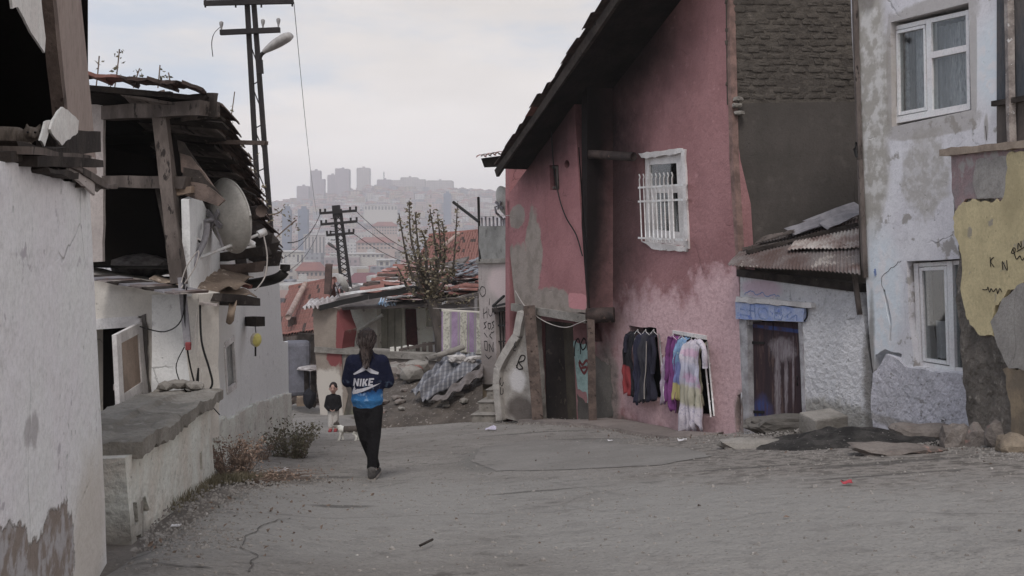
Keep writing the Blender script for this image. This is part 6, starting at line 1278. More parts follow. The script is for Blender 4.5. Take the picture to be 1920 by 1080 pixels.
sk = rock('dark_sack', P(580, 748, 26.6), .17, .15, .26, mat('black_sack', (.03, .03, .036), bump=.4), None, 8, amp=.25); tag(sk, 'dark stuffed sack standing in the alley', 'sack')
tag(box('carton', P(564, 752, 27.0), (.22, .2, .26), CARD, None, rz=.2, bev=.01), 'small brown carton beside the dark sack', 'carton')
tag(box('yard_planks', P(592, 655, 30.5), (1.2, .1, .9), WOODD, None, rz=-.1, ry=.1, bev=.01), 'dark leaning boards below the red roof', 'boards')
# ------------------------------------------------------------------ girl walking away
SKIN = mat('skin', A(150, 112, 98), A(140, 104, 90), ns=6, bump=.1, bs=60, rough=.6)
HAIRM = mat('dark_brown_hair', A(40, 30, 28), A(26, 20, 20), ns=9, bump=.6, bs=60, bd=.01, stretch=(4, 4, .6), rough=.6)
TRK = mat('black_trousers', (.014, .013, .015), (.02, .019, .021), ns=6, bump=.9, bs=9, bd=.04)
def gradient_shirt():
    m = mat('navy_to_blue_tie_dye', A(22, 26, 46), A(28, 32, 54), ns=3, bump=.9, bs=7, bd=.05)
    nt = m.node_tree; N = nt.nodes.new; L = nt.links.new; b = nt.nodes['Principled BSDF']; src = b.inputs['Base Color'].links[0].from_socket
    tc = N('ShaderNodeTexCoord'); sp = N('ShaderNodeSeparateXYZ'); L(tc.outputs['Object'], sp.inputs[0]); n = N('ShaderNodeTexNoise'); n.inputs['Scale'].default_value = 9; n.inputs['Detail'].default_value = 6; L(tc.outputs['Object'], n.inputs['Vector'])
    ad = N('ShaderNodeMath'); ad.operation = 'MULTIPLY_ADD'; L(n.outputs['Fac'], ad.inputs[0]); ad.inputs[1].default_value = .22; L(sp.outputs['Z'], ad.inputs[2])
    cr = N('ShaderNodeValToRGB'); L(ad.outputs[0], cr.inputs[0]); e = cr.color_ramp.elements; e[0].position = .905; e[0].color = (.045, .17, .38, 1); e[1].position = 1.06; e[1].color = (.012, .014, .034, 1); q = e.new(.985); q.color = (.022, .08, .22, 1)
    n2 = N('ShaderNodeTexNoise'); n2.inputs['Scale'].default_value = 22; n2.inputs['Detail'].default_value = 5; L(tc.outputs['Object'], n2.inputs['Vector'])
    r = N('ShaderNodeMapRange'); r.inputs[1].default_value = .56; r.inputs[2].default_value = .72; L(n2.outputs['Fac'], r.inputs[0])
    r2 = N('ShaderNodeMapRange'); r2.inputs[1].default_value = 1.0; r2.inputs[2].default_value = .86; r2.inputs[3].default_value = 0; r2.inputs[4].default_value = .75; L(sp.outputs['Z'], r2.inputs[0])
    mu = N('ShaderNodeMath'); mu.operation = 'MULTIPLY'; L(r.outputs[0], mu.inputs[0]); L(r2.outputs[0], mu.inputs[1])
    mx = N('ShaderNodeMix'); mx.data_type = 'RGBA'; L(mu.outputs[0], mx.inputs[0]); L(cr.outputs[0], mx.inputs[6]); mx.inputs[7].default_value = (.30, .42, .58, 1); L(mx.outputs[2], b.inputs['Base Color']); return m
gpos = P(697, 901, 9.9); gpos.z = sg(gpos.x, gpos.y)
girl = thing('person', 'person walking away in a navy to blue printed sweatshirt and black trousers, arms folded', 'person', gpos)
GM = Matrix.Translation(gpos)
gx = -.045
body = capsules('body', [((gx, 0, 1.24), .045, (gx + .005, .01, 1.32), .045), ((gx, .02, 1.38), (.085, .10), (gx, .02, 1.40), (.08, .095)), ((gx, 0, .75), (.12, .09), (gx, 0, 1.18), (.13, .085)),
     ((gx - .15, 0, 1.17), .045, (gx - .20, .03, .96), .04), ((gx - .20, .03, .96), .038, (gx - .04, .20, .97), .03), ((gx + .15, 0, 1.17), .045, (gx + .20, .03, .95), .04), ((gx + .20, .03, .95), .038, (gx + .04, .21, .99), .03),
     ((gx - .02, .21, .98), (.035, .016), (gx + .02, .22, .99), (.03, .014)),
     ((gx - .06, 0, .72), .085, (gx - .01, .03, .40), .055), ((gx - .01, .03, .40), .052, (-0.01, .36, .02), .036), ((gx + .065, 0, .72), .085, (gx + .06, 0, .40), .055), ((gx + .06, 0, .40), .052, (.005, -.03, .09), .036)], SKIN, girl, GM, voxel=.014)
for i in range(4): capsules('finger', [((gx + .02 + .0 * i, .222, 1.005 - .012 * i), .008, (gx + .06, .225, 1.01 - .012 * i), .007), ((gx + .06, .225, 1.01 - .012 * i), .007, (gx + .085, .215, 1.0 - .012 * i), .006)], SKIN, body, GM, voxel=.004, smooth=2)
shirt = capsules('sweatshirt', [((gx, 0, .80), (.155, .115), (gx + .005, 0, 1.02), (.165, .115)), ((gx, 0, 1.0), (.165, .11), (gx, .0, 1.17), (.155, .095)), ((gx - .06, 0, 1.18), .075, (gx + .06, 0, 1.18), .075), ((gx, .01, 1.2), .075, (gx, .01, 1.25), .065),
     ((gx - .14, 0, 1.165), .078, (gx - .195, .03, .985), .068), ((gx - .195, .03, .97), .066, (gx - .03, .2, .975), .05), ((gx + .14, 0, 1.165), .078, (gx + .20, .03, .975), .07), ((gx + .20, .03, .96), .066, (gx + .03, .21, .99), .05),
     ((gx, 0, .745), (.148, .105), (gx, 0, .79), (.165, .125))], gradient_shirt(), girl, GM, voxel=.011, smooth=6)
capsules('trousers', [((gx, 0, .70), (.135, .10), (gx, 0, .80), (.14, .10)), ((gx - .06, 0, .70), .088, (gx - .02, .02, .42), .07), ((gx - .02, .02, .42), .07, (-0.012, .34, .06), .048), ((gx + .07, 0, .70), .09, (gx + .065, -.01, .42), .072), ((gx + .065, -.01, .42), .07, (.008, -.03, .14), .05), ((.008, -.03, .15), .05, (.006, -.03, .125), .053)], TRK, girl, GM, voxel=.011, smooth=5)
SHO = mat('grey_shoe_canvas', A(70, 66, 64), A(48, 46, 46), ns=12, bump=.4); SOLE = mat('pale_rubber_sole', A(122, 114, 106), bump=.2)
for (x, y, z, nm) in ((.01, -.02, 0.0, 'near'), (-.02, .40, -.07, 'far')):
    M = Matrix.Translation(gpos + Vector((x, y, z))); sh = capsules('shoe', [((0, -.05, .055), (.042, .05), (.004, .10, .045), (.045, .038)), ((0, -.05, .10), .042, (0, -.03, .06), .045)], SHO, girl, M, voxel=.008, smooth=3)
    capsules('sole', [((0, -.06, .018), (.044, .018), (.006, .13, .016), (.05, .016))], SOLE, sh, M, voxel=.007, smooth=2); tube('ankle_band', [Vector(M.translation) + Vector((0, -.03, .10 + z * 0)), Vector(M.translation) + Vector((0, -.03, .125))], .046, mat('grey_sock', A(120, 114, 110), bump=.2), sh, 10)
hair = capsules('hair', [((gx, .005, 1.395), (.098, .115), (gx, .0, 1.41), (.092, .105)), ((gx - .004, -.03, 1.35), (.085, .085), (gx - .004, -.015, 1.40), (.095, .10)), ((gx + .0, -.075, 1.33), (.07, .045), (gx + .004, -.10, 1.20), (.055, .035)), ((gx + .004, -.10, 1.20), (.05, .032), (gx + .008, -.11, 1.145), (.03, .02)), ((gx + .008, -.11, 1.15), (.025, .018), (gx + .01, -.115, 1.11), (.012, .01))], HAIRM, girl, GM, voxel=.009, smooth=3)
rh = random.Random(4)
for i in range(7):
    a = rh.uniform(-.7, .7); p = gpos + Vector((gx + .10 * math.sin(a), -.10 * math.cos(a), 1.38 - rh.random() * .05)); tube('hair_strand', curvepts([p, p + Vector((.02 * math.sin(a), -.02, -.08)), p + Vector((.03 * math.sin(a) + rh.uniform(-.02, .02), -.01, -.13))], 3), .004, HAIRM, hair, 4)
HAIRL = mat('brown_hair_strand', A(62, 48, 43), A(44, 34, 31), ns=20, bump=0, rough=.45, spec=.4)
for i in range(46):
    a = rh.uniform(-1.5, 1.5); z0 = rh.uniform(1.40, 1.485); rr_ = .1 * math.sqrt(max(.02, 1 - ((z0 - 1.40) / .105) ** 2)); p0 = gpos + Vector((gx + (rr_ + .003) * math.sin(a), .004 - (rr_ + .012) * math.cos(a), z0)); p2 = gpos + Vector((gx + .03 * math.sin(a) + rh.uniform(-.02, .02), -.125, 1.30 + rh.uniform(-.03, .02))); p1 = p0.lerp(p2, .5) + Vector((.018 * math.sin(a), -.022, 0)); p3 = gpos + Vector((gx + rh.uniform(-.03, .045), -.15, 1.17 + rh.uniform(-.05, .05)))
    tube('hair_strand', curvepts([p0, p1, p2, p3], 4), .0045, HAIRL if i % 3 else HAIRM, hair, 4)
LOGO = mat('white_print', A(140, 138, 146), bump=0)
def decal(name, poly, parent_shirt):
    """flat print pressed onto the back of the shirt: poly in (x, z) of the figure"""
    pts2 = rough(poly, .012, 0); V = []; tri = tessellate_polygon([[Vector((x, z, 0)) for x, z in pts2]]); bm = bmesh.new(); vs = [bm.verts.new((x, -.22, z)) for x, z in pts2]
    for t in tri:
        try: bm.faces.new([vs[i] for i in t])
        except ValueError: pass
    bmesh.ops.subdivide_edges(bm, edges=bm.edges[:], cuts=2, use_grid_fill=True); me = bpy.data.meshes.new(name); bm.to_mesh(me); bm.free(); me.materials.append(LOGO)
    o = link(bpy.data.objects.new(name, me), parent_shirt, GM); m = o.modifiers.new('press', 'SHRINKWRAP'); m.target = parent_shirt; m.wrap_method = 'PROJECT'; m.use_project_y = True; m.use_positive_direction = True; m.use_negative_direction = False; m.offset = .004; m.use_project_x = False; m.use_project_z = False
    return o
def px2(x, y): return ((x - 697) / F * 9.9, (901 - y) / F * 9.9)
def pp_(L): return [px2(x, y) for x, y in L]
# leaping figure
decal('print', pp_([(664, 702), (676, 694), (682, 689), (683, 684), (687, 682), (692, 683), (693, 688), (700, 693), (712, 699), (711, 703), (698, 700), (689, 694), (680, 698), (666, 704)]), shirt)
decal('print', pp_([(686, 685), (689, 679), (692, 675), (694, 676), (692, 681), (690, 686)]), shirt)
for L_ in ([(664, 724), (666, 710), (669, 710), (672, 718), (674, 710), (677, 710), (675, 724), (672, 724), (669, 716), (667, 724)], [(677, 724), (679, 710), (682, 710), (680, 724)], [(682, 724), (684, 710), (687, 710), (686, 716), (690, 710), (694, 710), (689, 716), (692, 723), (688, 723), (686, 718), (685, 724)], [(693, 723), (695, 709), (704, 709), (704, 712), (698, 712), (697.6, 714.6), (702, 714.6), (701.6, 717.4), (697.2, 717.4), (696.8, 720), (702, 720), (701.6, 723)]):
    decal('print', pp_(L_), shirt)
decal('print', pp_([(667, 723.5), (664, 731), (662, 737), (664, 740), (672, 738), (688, 732), (704, 725), (716, 719), (704, 722), (686, 727), (676, 729), (669, 729)]), shirt)

# ------------------------------------------------------------------ child facing the camera
cpos = gp(625, 808); cpos = P(625, 808, 20.0); cpos.z = sg(cpos.x, cpos.y)
child = thing('person', 'small child in black sweater, pale trousers and red shoes facing up the street', 'person', cpos); CM = Matrix.Translation(cpos)
cb = capsules('body', [((0, 0, .86), (.075, .08), (0, 0, .91), (.075, .085)), ((0, -.01, .83), (.058, .06), (0, -.01, .85), (.06, .065)), ((0, .01, .74), .04, (0, .01, .82), .038), ((0, 0, .48), (.10, .07), (0, 0, .68), (.11, .07)), ((-.10, 0, .69), .035, (-.13, -.01, .5), .03), ((-.13, -.01, .5), .028, (-.06, -.09, .46), .024), ((.10, 0, .69), .035, (.12, .0, .5), .03), ((.12, 0, .5), .028, (.06, -.08, .46), .024), ((-.05, 0, .46), .06, (-.045, -.06, .08), .04), ((.05, 0, .46), .06, (.055, -.02, .08), .04), ((0, -.075, .862), .012, (0, -.085, .848), .014), ((-.078, 0, .865), .016, (-.08, .005, .85), .014), ((.078, 0, .865), .016, (.08, .005, .85), .014)], SKIN, child, CM, voxel=.010, smooth=3)
EYE = mat('dark_eye', (.02, .014, .012), bump=0, rough=.3)
for s in (-1, 1):
    rock('eye', cpos + Vector((.03 * s, -.074, .875)), .011, .008, .008, EYE, cb, 1, sub=1, amp=0); beam('eyebrow', cpos + Vector((.018 * s, -.08, .897)), cpos + Vector((.044 * s, -.074, .896)), .006, .006, HAIRM, cb)
beam('mouth', cpos + Vector((-.018, -.071, .818)), cpos + Vector((.018, -.071, .818)), .006, .007, mat('lip', A(120, 74, 70), bump=0), cb)
capsules('hair', [((0, .012, .90), (.085, .088), (0, .012, .925), (.078, .085)), ((-.05, -.045, .925), .028, (.05, -.045, .93), .028), ((0, .04, .86), (.075, .05), (0, .03, .90), (.08, .06))], HAIRM, child, CM, voxel=.009, smooth=2)
capsules('sweater', [((0, 0, .46), (.125, .09), (0, 0, .66), (.125, .085)), ((-.05, 0, .70), .055, (.05, 0, .70), .055), ((-.10, 0, .69), .055, (-.14, -.01, .52), .048), ((-.14, -.01, .52), .047, (-.075, -.085, .465), .04), ((.10, 0, .69), .055, (.13, 0, .52), .048), ((.13, 0, .52), .047, (.07, -.075, .465), .04), ((0, .005, .72), .05, (0, .005, .745), .045)], mat('black_knit', (.014, .013, .015), (.02, .019, .021), ns=9, bump=.3), child, CM, voxel=.010, smooth=4)
capsules('trousers', [((0, 0, .40), (.115, .085), (0, 0, .48), (.115, .085)), ((-.052, 0, .42), .066, (-.045, -.055, .12), .052), ((.055, 0, .42), .066, (.055, -.02, .12), .05)], mat('pale_grey_trousers', A(142, 136, 130), A(122, 116, 110), ns=5, bump=.4), child, CM, voxel=.010, smooth=4)
RSH = mat('red_shoe', A(128, 36, 40), bump=.2)
for x, y_ in ((-.047, -.05), (.055, -.01)): capsules('shoe', [((x, y_ + .01, .05), .038, (x, y_ - .09, .03), (.036, .026)), ((x, y_ + .01, .08), .036, (x, y_ + .01, .05), .038)], RSH, child, CM, voxel=.009, smooth=2)
# other hand details
for s in (-1, 1):
    for i in range(4): capsules('finger', [((.05 * s - .01 * i * s, -.10, .455 - .006 * i), .009, (.03 * s - .01 * i * s, -.112, .45 - .006 * i), .008)], SKIN, cb, CM, voxel=.005, smooth=1)

# ------------------------------------------------------------------ cats
def cat_mat(name, lo, hi, saddle=False):
    m = mat(name, hi, tuple(v * .6 for v in hi), ns=14, bump=.4, bs=80, bd=.006, stretch=(4, 1, 1)); nt = m.node_tree; N = nt.nodes.new; L = nt.links.new; b = nt.nodes['Principled BSDF']; src = b.inputs['Base Color'].links[0].from_socket
    tc = N('ShaderNodeTexCoord'); sp = N('ShaderNodeSeparateXYZ'); L(tc.outputs['Object'], sp.inputs[0]); n = N('ShaderNodeTexNoise'); n.inputs['Scale'].default_value = 12; L(tc.outputs['Object'], n.inputs['Vector'])
    ad = N('ShaderNodeMath'); ad.operation = 'MULTIPLY_ADD'; L(n.outputs['Fac'], ad.inputs[0]); ad.inputs[1].default_value = .08; L(sp.outputs['Z'], ad.inputs[2]); r = N('ShaderNodeMapRange'); r.inputs[1].default_value = lo; r.inputs[2].default_value = lo + .015; L(ad.outputs[0], r.inputs[0])
    if saddle:
        g1 = N('ShaderNodeMath'); g1.operation = 'LESS_THAN'; L(sp.outputs['X'], g1.inputs[0]); g1.inputs[1].default_value = .07; g2 = N('ShaderNodeMath'); g2.operation = 'GREATER_THAN'; L(sp.outputs['Z'], g2.inputs[0]); g2.inputs[1].default_value = .29
        g3 = N('ShaderNodeMath'); g3.operation = 'MAXIMUM'; L(g1.outputs[0], g3.inputs[0]); L(g2.outputs[0], g3.inputs[1]); g4 = N('ShaderNodeMath'); g4.operation = 'MULTIPLY'; L(g3.outputs[0], g4.inputs[0]); L(r.outputs[0], g4.inputs[1]); r = g4
    mx = N('ShaderNodeMix'); mx.data_type = 'RGBA'; L(r.outputs[0], mx.inputs[0]); mx.inputs[6].default_value = (*A(176, 168, 160), 1); L(src, mx.inputs[7]); L(mx.outputs[2], b.inputs['Base Color']); return m
kpos = P(652, 838, 16.6); kpos.z = sg(kpos.x, kpos.y)
k1 = thing('cat', 'white and grey tabby cat walking on the street beside the person', 'cat', kpos); KM = Matrix.Translation(kpos) @ Matrix.Rotation(math.pi, 4, 'Z') @ Matrix.Scale(.92, 4)
# cat faces +x in its own frame, turned to look left in the picture
cbod = capsules('body', [((-.14, 0, .21), (.066, .075), (.0, 0, .20), (.068, .072)), ((.0, 0, .20), (.068, .072), (.12, 0, .205), (.062, .068)), ((.12, 0, .22), .058, (.18, 0, .27), .042), ((.20, 0, .295), .052, (.215, 0, .292), .048), ((.245, 0, .278), .024, (.258, 0, .274), .018),
      ((.125, .03, .19), .03, (.13, .03, .10), .024), ((.13, .03, .10), .022, (.15, .03, .02), .018), ((.15, .03, .016), .015, (.168, .03, .014), .013), ((.115, -.03, .19), .03, (.105, -.03, .10), .024), ((.105, -.03, .10), .022, (.09, -.03, .02), .018), ((.09, -.03, .016), .015, (.108, -.03, .014), .013),
      ((-.14, .032, .20), .042, (-.115, .032, .13), .026), ((-.115, .032, .13), .023, (-.165, .032, .08), .015), ((-.165, .032, .08), .021, (-.155, .032, .02), .017), ((-.155, .032, .016), .014, (-.135, .032, .014), .013), ((-.145, -.032, .20), .042, (-.135, -.032, .13), .026), ((-.135, -.032, .13), .023, (-.195, -.032, .08), .015), ((-.195, -.032, .08), .021, (-.20, -.032, .02), .017), ((-.2, -.032, .016), .014, (-.18, -.032, .014), .013),
      ((.198, .028, .325), .018, (.194, .036, .368), .005), ((.198, -.028, .325), .018, (.194, -.036, .368), .005)], cat_mat('tabby_and_white_fur', .20, A(76, 68, 62), True), k1, KM, voxel=.0065, smooth=2)
capsules('tail', [((-.18, 0, .235), .018, (-.26, .01, .22), .015), ((-.26, .01, .22), .015, (-.33, .02, .16), .011)], mat('dark_tabby_fur', A(60, 54, 50), bump=.3), k1, KM, voxel=.006, smooth=2)
for s in (-1, 1): rock('eye', KM @ Vector((.252, .02 * s, .305)), .005, .005, .006, EYE, cbod, 1, sub=1, amp=0)
lp = PL1.wp(34, 276, -.16); k2 = thing('cat', 'tabby cat resting on the broken boards of the near house', 'cat', lp); LM = Matrix.Translation(lp + Vector((-.04, .06, .0))) @ Matrix.Rotation(.2, 4, 'Z') @ Matrix.Scale(.62, 4)
capsules('body', [((-.2, .04, .06), (.075, .06), (.0, .03, .06), (.07, .06)), ((.0, .03, .06), (.06, .055), (.06, .0, .065), (.045, .045)), ((.085, -.01, .085), .045, (.10, -.03, .082), .042), ((.115, -.065, .068), .02, (.118, -.072, .064), .017), ((.065, .0, .12), .015, (.06, .005, .148), .004), ((.125, .0, .12), .015, (.132, .005, .146), .004), ((.03, -.06, .018), .022, (.10, -.1, .014), .018), ((-.2, -.03, .02), .03, (-.1, -.06, .016), .02)], cat_mat('lying_tabby_fur', .045, A(96, 84, 74)), k2, LM, voxel=.007, smooth=2)
for s in (-1, 1): rock('eye', LM @ Vector((.105 + .02 * s, -.07, .09)), .006, .005, .005, EYE, k2, 1, sub=1, amp=0)

# ------------------------------------------------------------------ plants
LFG = mat('dusty_green_leaf', A(82, 80, 60, .6), A(104, 96, 76, .6), ns=12, bump=0); LFB = mat('dry_brown_leaf', A(140, 116, 96, .6), A(112, 88, 74, .6), ns=12, bump=0); LFO = mat('olive_leaf', A(112, 102, 76, .6), A(86, 76, 58, .6), ns=9, bump=0); STEM = mat('dry_stem', A(112, 94, 82, .6), A(92, 76, 66, .6), ns=8, bump=0); GRS = mat('dull_grass', A(112, 102, 78, .6), A(88, 82, 60, .6), ns=6, bump=0)
def bush(name, label, cat, base, w, h, n, lf, leafs, lm, sm, seed, lean=(0, 0, 0), lo=.15):
    rr = random.Random(seed); b = thing(name, label, cat, base); V = []; Fc = []; spots = []
    for i in range(n):
        a = rr.uniform(0, 6.28); r = rr.random() ** .6; p0 = Vector(base) + Vector((math.cos(a) * r * w * .35, math.sin(a) * r * w * .35, 0)); L_ = h * rr.uniform(.5, 1.0)
        tip = p0 + Vector((math.cos(a) * r * w * .5, math.sin(a) * r * w * .5, L_)) + Vector(lean) * L_; mid = p0.lerp(tip, .5) + Vector((rr.uniform(-.05, .05), rr.uniform(-.05, .05), .05 * h)); pts_ = curvepts([p0, mid, tip], 4)
        tubegeo(pts_, [.004 * (1 - .7 * k / 8) for k in range(9)], 3, V, Fc, False)
        for k in range(leafs): t = rr.uniform(lo, 1.0); q = pts_[min(8, int(t * 8))]; spots.append(q + Vector((rr.uniform(-1, 1), rr.uniform(-1, 1), rr.uniform(-1, 1))) * .03)
    obj('stems', V, Fc, sm, b)['kind'] = 'stuff'; leaves('foliage', spots, lm, b, lf, .5, seed)['kind'] = 'stuff'; return b
def gz(px, py, d): p = P(px, py, d); p.z = zg(p.x, p.y) - .02; return p
bush('weed_bush', 'dusty green weed bush at the foot of the left house wall', 'bush', gz(545, 848, 12.6), .5, .55, 60, .045, 26, LFG, STEM, 3)
bush('weed_bush', 'reddish brown dry weed growing against the left wall', 'bush', gz(440, 925, 9.6), .42, .42, 70, .035, 22, LFB, STEM, 5)
bush('dry_grass_tuft', 'tuft of flattened dry brown stalks in front of the reddish weed', 'weed', gz(470, 938, 9.3), .4, .45, 60, .03, 8, LFB, STEM, 7, lean=(1.2, -.3, -.75))
bush('weed_bush', 'small dark weed at the end corner of the parapet', 'bush', gz(490, 845, 11.8), .2, .35, 16, .035, 14, LFB, STEM, 9)
def grass(name, label, pts_, n, h, seed):
    rr = random.Random(seed); V = []; Fc = []
    for i in range(n):
        t = rr.random() * (len(pts_) - 1); k = int(t); p = Vector(pts_[k]).lerp(pts_[k + 1], t - k) + Vector((rr.gauss(0, .05), rr.gauss(0, .08), 0)); p.z = zg(p.x, p.y) - .01; hh = h * rr.uniform(.4, 1); a = rr.uniform(0, 6.28); w = .005; q = len(V); e = Vector((rr.uniform(-.5, .5), rr.uniform(-.5, .5), 1)) * hh
        V.extend([p + Vector((math.cos(a) * w, math.sin(a) * w, 0)), p - Vector((math.cos(a) * w, math.sin(a) * w, 0)), p + e]); Fc.append((q, q + 1, q + 2))
    tag(obj(name, V, Fc, GRS), label, 'grass', kind='stuff')
gl = [gz(300, 1000, 6.2), gz(345, 955, 7.2), gz(400, 920, 8.6), gz(450, 930, 9.2), gz(520, 930, 9.4)]
grass('grass_strip', 'thin dull grass along the foot of the parapet and left wall', gl, 2600, .10, 3)
# roof weeds
def sprig(label, pts_, n, lf, seed, d, mt=LFG, rad=.03, r=.006):
    t = thing('roof_sprig', label, 'plant', P(*pts_[0], d)); c = curvepts([P(x, y, d) for x, y in pts_], 5); tube('stem', c, r, STEM, t, 4); rr = random.Random(seed)
    sp = [c[int(rr.uniform(.35, 1) * (len(c) - 1))] + Vector((rr.uniform(-1, 1), rr.uniform(-1, 1), rr.uniform(-1, 1))) * rad for _ in range(n)]; leaves('foliage', sp, mt, t, lf, .45, seed)
for k, (lb, pts_, n) in enumerate((('leftmost thin weed on the ruined roof', [(180, 165), (184, 130), (186, 105)], 6), ('tallest leafy weed on the ruined roof', [(215, 165), (220, 130), (224, 92)], 22), ('third weed from the left on the ruined roof', [(250, 165), (256, 145), (262, 128)], 12), ('thin fourth weed on the ruined roof', [(296, 165), (298, 145), (300, 122)], 5), ('rightmost small weed on the ruined roof peak', [(318, 168), (318, 150), (316, 136)], 12), ('low weed between the taller roof weeds', [(205, 166), (212, 152), (214, 146)], 7))): sprig(lb, pts_, n, .05, k + 3, 9.4)
sprig('tall thin sprig rising behind the broken roof boards', [(424, 268), (434, 215), (440, 172)], 5, .07, 21, 11.5); sprig('short sprig beside the broken roof boards', [(418, 255), (420, 235), (424, 222)], 8, .05, 22, 11)
for k, (lb, pts_) in enumerate((('upper leafy branch between ruined roof and pole', [(455, 330), (448, 300), (452, 275)]), ('middle leafy branch between ruined roof and pole', [(460, 360), (470, 320), (468, 290)]), ('lower leafy branch between ruined roof and pole', [(490, 405), (520, 400), (530, 392)]), ('long bare twig with leaves reaching over the city', [(518, 445), (540, 425), (556, 412)]), ('thin twig left of the long leafy twig', [(500, 400), (490, 370), (478, 345)]))): sprig(lb, pts_, 26, .07, 30 + k, 15, mt=LFO, rad=.12, r=.012)
# poplar-like tree
tree = thing('tree', 'slender tree with upright thin leafy branches beside the hanging rug', 'tree', P(832, 690, 24.9))
tk = curvepts([P(834, 705, 24.9), P(828, 640, 24.9), P(815, 585, 25), P(803, 545, 25.1)], 5); TRUNKM = mat('grey_bark', A(72, 64, 58), A(52, 46, 42), ns=8, bump=.8, bs=14, stretch=(1, 1, .3)); tr = tube('trunk', tk, [.2 - .1 * i / 15 for i in range(16)], TRUNKM, tree, 10)
rr = random.Random(12); sp = []; br = [[(808, 560), (775, 520), (762, 480), (748, 400)], [(806, 555), (784, 500), (770, 440), (767, 376)], [(806, 550), (790, 500), (784, 460), (778, 398)], [(806, 550), (800, 500), (798, 455), (790, 432)], [(808, 550), (818, 500), (815, 450), (806, 392)], [(808, 552), (822, 500), (826, 460), (820, 402)], [(810, 552), (830, 505), (834, 465), (830, 416)], [(812, 560), (840, 520), (850, 500), (858, 380)], [(806, 565), (770, 545), (755, 520), (745, 500)], [(812, 565), (850, 560), (870, 565), (890, 560)], [(806, 560), (812, 530), (808, 505), (806, 490)], [(806, 560), (790, 540), (785, 520), (780, 505)]]
for k, b_ in enumerate(br):
    dd = 25 + rr.uniform(-.6, .6); c = curvepts([P(x, y, dd if i else 25.05) for i, (x, y) in enumerate(b_)], 6); n = len(c); tube('branch', c, [.05 * (1 - .9 * i / n) + .004 for i in range(n)], TRUNKM, tr, 6)
    for i in range(160 if k < 8 else 60): t = rr.uniform(.06, 1) if k < 8 else rr.uniform(.1, 1); q = c[int(t * (n - 1))]; w = .085 * (1.3 - t); sp.append(q + Vector((rr.gauss(0, w), rr.gauss(0, w), rr.gauss(0, .08))))
for i in range(120): sp.append(P(rr.gauss(808, 13), rr.gauss(540, 24), 25 + rr.gauss(0, .35)))
leaves('crown', sp, LFO, tree, .10, .6, 4)
# ------------------------------------------------------------------ the city across the valley
def city_mat(name, wall, win, sx=3.2, sz=3.0):
    m = mat(name, wall, tuple(v * .8 for v in wall), ns=.15, bump=0); nt = m.node_tree; N = nt.nodes.new; L = nt.links.new; b = nt.nodes['Principled BSDF']; src = b.inputs['Base Color'].links[0].from_socket
    tc = N('ShaderNodeTexCoord'); sp = N('ShaderNodeSeparateXYZ'); L(tc.outputs['Object'], sp.inputs[0])
    def mth(op, a, bb):
        n = N('ShaderNodeMath'); n.operation = op
        for i, q in enumerate((a, bb)):
            if isinstance(q, (int, float)): n.inputs[i].default_value = q
            else: L(q, n.inputs[i])
        return n.outputs[0]
    h = mth('ADD', sp.outputs['X'], sp.outputs['Y']); fx = mth('FRACT', mth('DIVIDE', h, sx), 0); fz = mth('FRACT', mth('DIVIDE', sp.outputs['Z'], sz), 0)
    mk = mth('MULTIPLY', mth('MULTIPLY', mth('GREATER_THAN', fx, .3), mth('LESS_THAN', fx, .72)), mth('MULTIPLY', mth('GREATER_THAN', fz, .35), mth('LESS_THAN', fz, .8)))
    mx = N('ShaderNodeMix'); mx.data_type = 'RGBA'; L(mk, mx.inputs[0]); L(src, mx.inputs[6]); mx.inputs[7].default_value = (*win, 1); L(mx.outputs[2], b.inputs['Base Color']); return m
CM_ = [city_mat('cream_block', (.50, .46, .42), (.12, .12, .13)), city_mat('pink_block', (.46, .34, .31), (.11, .10, .11)), city_mat('white_block', (.62, .60, .58), (.16, .16, .18)), city_mat('grey_block', (.30, .30, .32), (.10, .10, .12)), city_mat('ochre_block', (.44, .36, .28), (.12, .11, .1)), city_mat('mauve_block', (.36, .29, .30), (.1, .1, .11))]
RF = [mat('far_red_roof', (.26, .11, .09), (.2, .09, .08), ns=.2, bump=0), mat('far_brown_roof', (.18, .12, .11), bump=0), mat('far_pale_roof', (.5, .48, .46), bump=0)]
def body_mesh(w, d, h, mt):
    V = [(a * w / 2, b * d / 2, c) for c in (-14, h) for b in (-1, 1) for a in (-1, 1)]; me = bpy.data.meshes.new('block_walls'); me.from_pydata(V, [], [(4, 5, 7, 6), (0, 1, 5, 4), (2, 6, 7, 3), (0, 4, 6, 2), (1, 3, 7, 5)]); me.materials.append(mt); return me
def roof_mesh(w, d, h, rh, mt):
    e = .6; V = [(-w / 2 - e, -d / 2 - e, h), (w / 2 + e, -d / 2 - e, h), (w / 2 + e, d / 2 + e, h), (-w / 2 - e, d / 2 + e, h), (-w / 2 * .45, 0, h + rh), (w / 2 * .45, 0, h + rh)]; me = bpy.data.meshes.new('block_roof'); me.from_pydata(V, [], [(0, 1, 5, 4), (1, 2, 5), (2, 3, 4, 5), (3, 0, 4), (0, 3, 2, 1)]); me.materials.append(mt); return me
def flat_mesh(w, d, h, mt):
    V = [(a * w / 2, b * d / 2, h + c) for c in (.02, .9) for b in (-1, 1) for a in (-1, 1)] + [(a * 2.0, 2 + b * 2, h + c) for c in (.9, 3.6) for b in (-1, 1) for a in (-1, 1)]; f = [(4, 5, 7, 6), (0, 1, 5, 4), (2, 6, 7, 3), (0, 4, 6, 2), (1, 3, 7, 5)]; me = bpy.data.meshes.new('block_parapet'); me.from_pydata(V, [], f + [tuple(i + 8 for i in q) for q in f]); me.materials.append(mt); return me
rc = random.Random(31); VAR = []
names = [('cream', 0), ('pink', 1), ('white', 2), ('grey', 3), ('ochre', 4), ('mauve', 5)]
